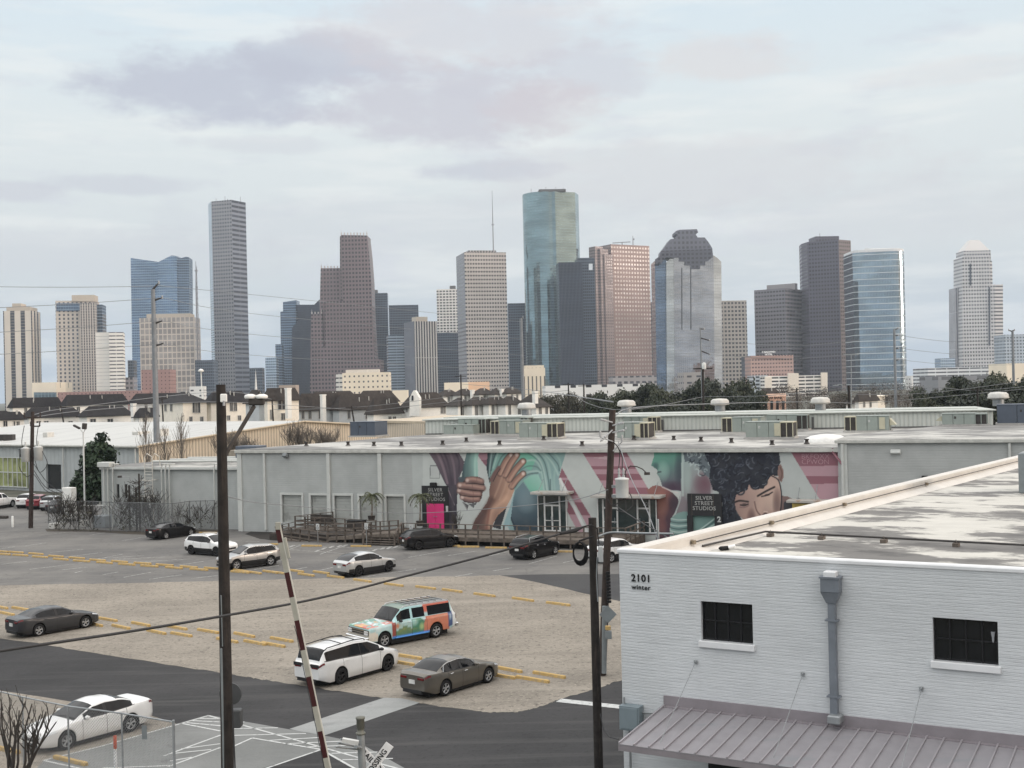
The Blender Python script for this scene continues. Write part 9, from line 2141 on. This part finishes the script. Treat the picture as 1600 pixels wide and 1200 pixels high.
for wx, wy, bx, by in ((1087.5, 1034, 1060, 1090), (1254.5, 1053.5, 1222, 1125), (1440, 1076, 1398, 1200)):
 p = bw(wx, wy, .02); s = bs(p); q = top0 + e1 * (s - sA) + sld * (sll * .86); mb=MB();mb.tube([p + n1_ * .03, q], .011, 6); o = mb.build('tie_rod', M_galv, aw)
 mb=MB();mb.box(p + n1_ * .02, (.10, .04, .12), 0, RB, .01); mb.tube([p + n1_ * .03 + ZUP * .06, p + n1_ * .08], .015, 5); mb.build('rod_anchor', M_galv, o)
# lower opening under the awning
mb=MB();c = bw(1126, 1215, .02); mb.box(BF(bs(c) + .2, .012, c.z - .3), (1.1, .03, 1.6), 0, RB); mb.build('lower_window', M_dark, wb_)
# electrical box, conduits
eb = thing('electrical_box', 'grey electrical cabinet with conduits on the white wall corner', 'electrical box', bw(983, 1120)); p = bw(985, 1121, .2)
mb=MB();mb.box(BF(bs(p) + .02, .17, p.z), (.62, .32, .70), 0, RB, .015); mb.build('cabinet', pm('cabinet_grey', S(118, 130, 136), .5, var=.06), eb)
mb=MB();mb.box(BF(bs(p) + .02, .34, p.z), (.52, .02, .60), 0, RB, .008); mb.build('door', pm('cabinet_grey', S(118, 130, 136), .5, var=.06), eb)
mb=MB();mb.tube([BF(bs(p) - .2, .16, p.z + .35), BF(bs(p) - .2, .16, p.z + .55)], .03, 6); mb.tube([BF(bs(p) - .05, .16, p.z - .35), BF(bs(p) - .05, .16, .3)], .035, 6); mb.tube([BF(bs(p) + .3, .10, p.z + .15), BF(sA + .6, .10, zA - .35)], .03, 6); mb.build('conduit', M_galv, eb)
# roof pipe on blocks, antenna stub, debris
gl = thing('gas_pipe', 'dark gas pipe on small wooden blocks crossing the stained white roof', 'pipe', G(1300, 852, RZF)); q0 = G(1196, 838, RZF); q1 = G(1640, 862, RZF); q2 = G(1098, 861, RZF)
mb=MB();up = ZUP * .16; mb.tube([q2 + up, q0 + up, q1 + up], .035, 7); mb.build('pipe', pm('dark_pipe', (.045, .042, .04), .6), gl)
for t in (0.02, .22, .45, .70, .95): p = q0.lerp(q1, t); mb=MB();mb.box(p + ZUP * .06, (.18, .32, .12), 0, RB, .01); mb.tube([p + up + Vector((0, .06, -.04)), p + up + ZUP * .05, p + up + Vector((0, -.06, -.04))], .012, 4); mb.build('pipe_block', M_wood, gl)
p = G(1132, 860, RZF); r = thing('roof_flashing', 'crumpled dark flashing with a pale pipe end on the near edge of the white roof', 'debris', p); mb=MB();mb.box(p + ZUP * .07, (.35, .18, .12), 0, Matrix.Rotation(.4, 3, 'Z'), .04); mb.build('flashing', M_rubber, r); mb=MB();mb.tube([p + Vector((.12, -.05, .1)), p + Vector((.32, -.1, .15))], .05, 8); mb.build('pipe_end', M_sign, r)
p = P(1029, 857, 37.6); mb=MB();mb.tube([(p.x, p.y, PZ - .1), (p.x, p.y, PZ + .55)], .035, 6); tag(mb.build('stub_pipe', M_galv), 'short grey pipe standing up at the near corner of the white roof', 'pipe')
p0, p1 = P(955, 836, 42), P(1029, 834, 38); mb=MB();mb.tube([p0, p1], .05, 6)
p = G(1602, 770, RZF); mb=MB();zq = Z(1602, 758, p.y); mb.box((p.x + 1.6, p.y, RZF + .9), (3.2, 2.5, 1.8), 0, RB, .05); tag(mb.build('rooftop_unit', M_metalgrey), 'grey unit at the right edge of the stained white roof', 'air conditioner')
# ------------------------------------------------------------------ the evening air
hz = MB(); hz.box((0, 2950, 200 - 1.5), (8800, 6900, 404))
hm = bpy.data.materials.new('haze_air'); hm.use_nodes = True; ht = hm.node_tree; ht.nodes.clear()
pv = ht.nodes.new('ShaderNodeVolumePrincipled'); pv.inputs['Color'].default_value = (.80, .89, 1.0, 1); pv.inputs['Density'].default_value = 0.00007; pv.inputs['Anisotropy'].default_value = 0.2
ho = ht.nodes.new('ShaderNodeOutputMaterial'); ht.links.new(pv.outputs[0], ho.inputs['Volume'])
hzo = hz.build('haze', hm, loc=(0, 2950, 0)); tag(hzo, kind='stuff')
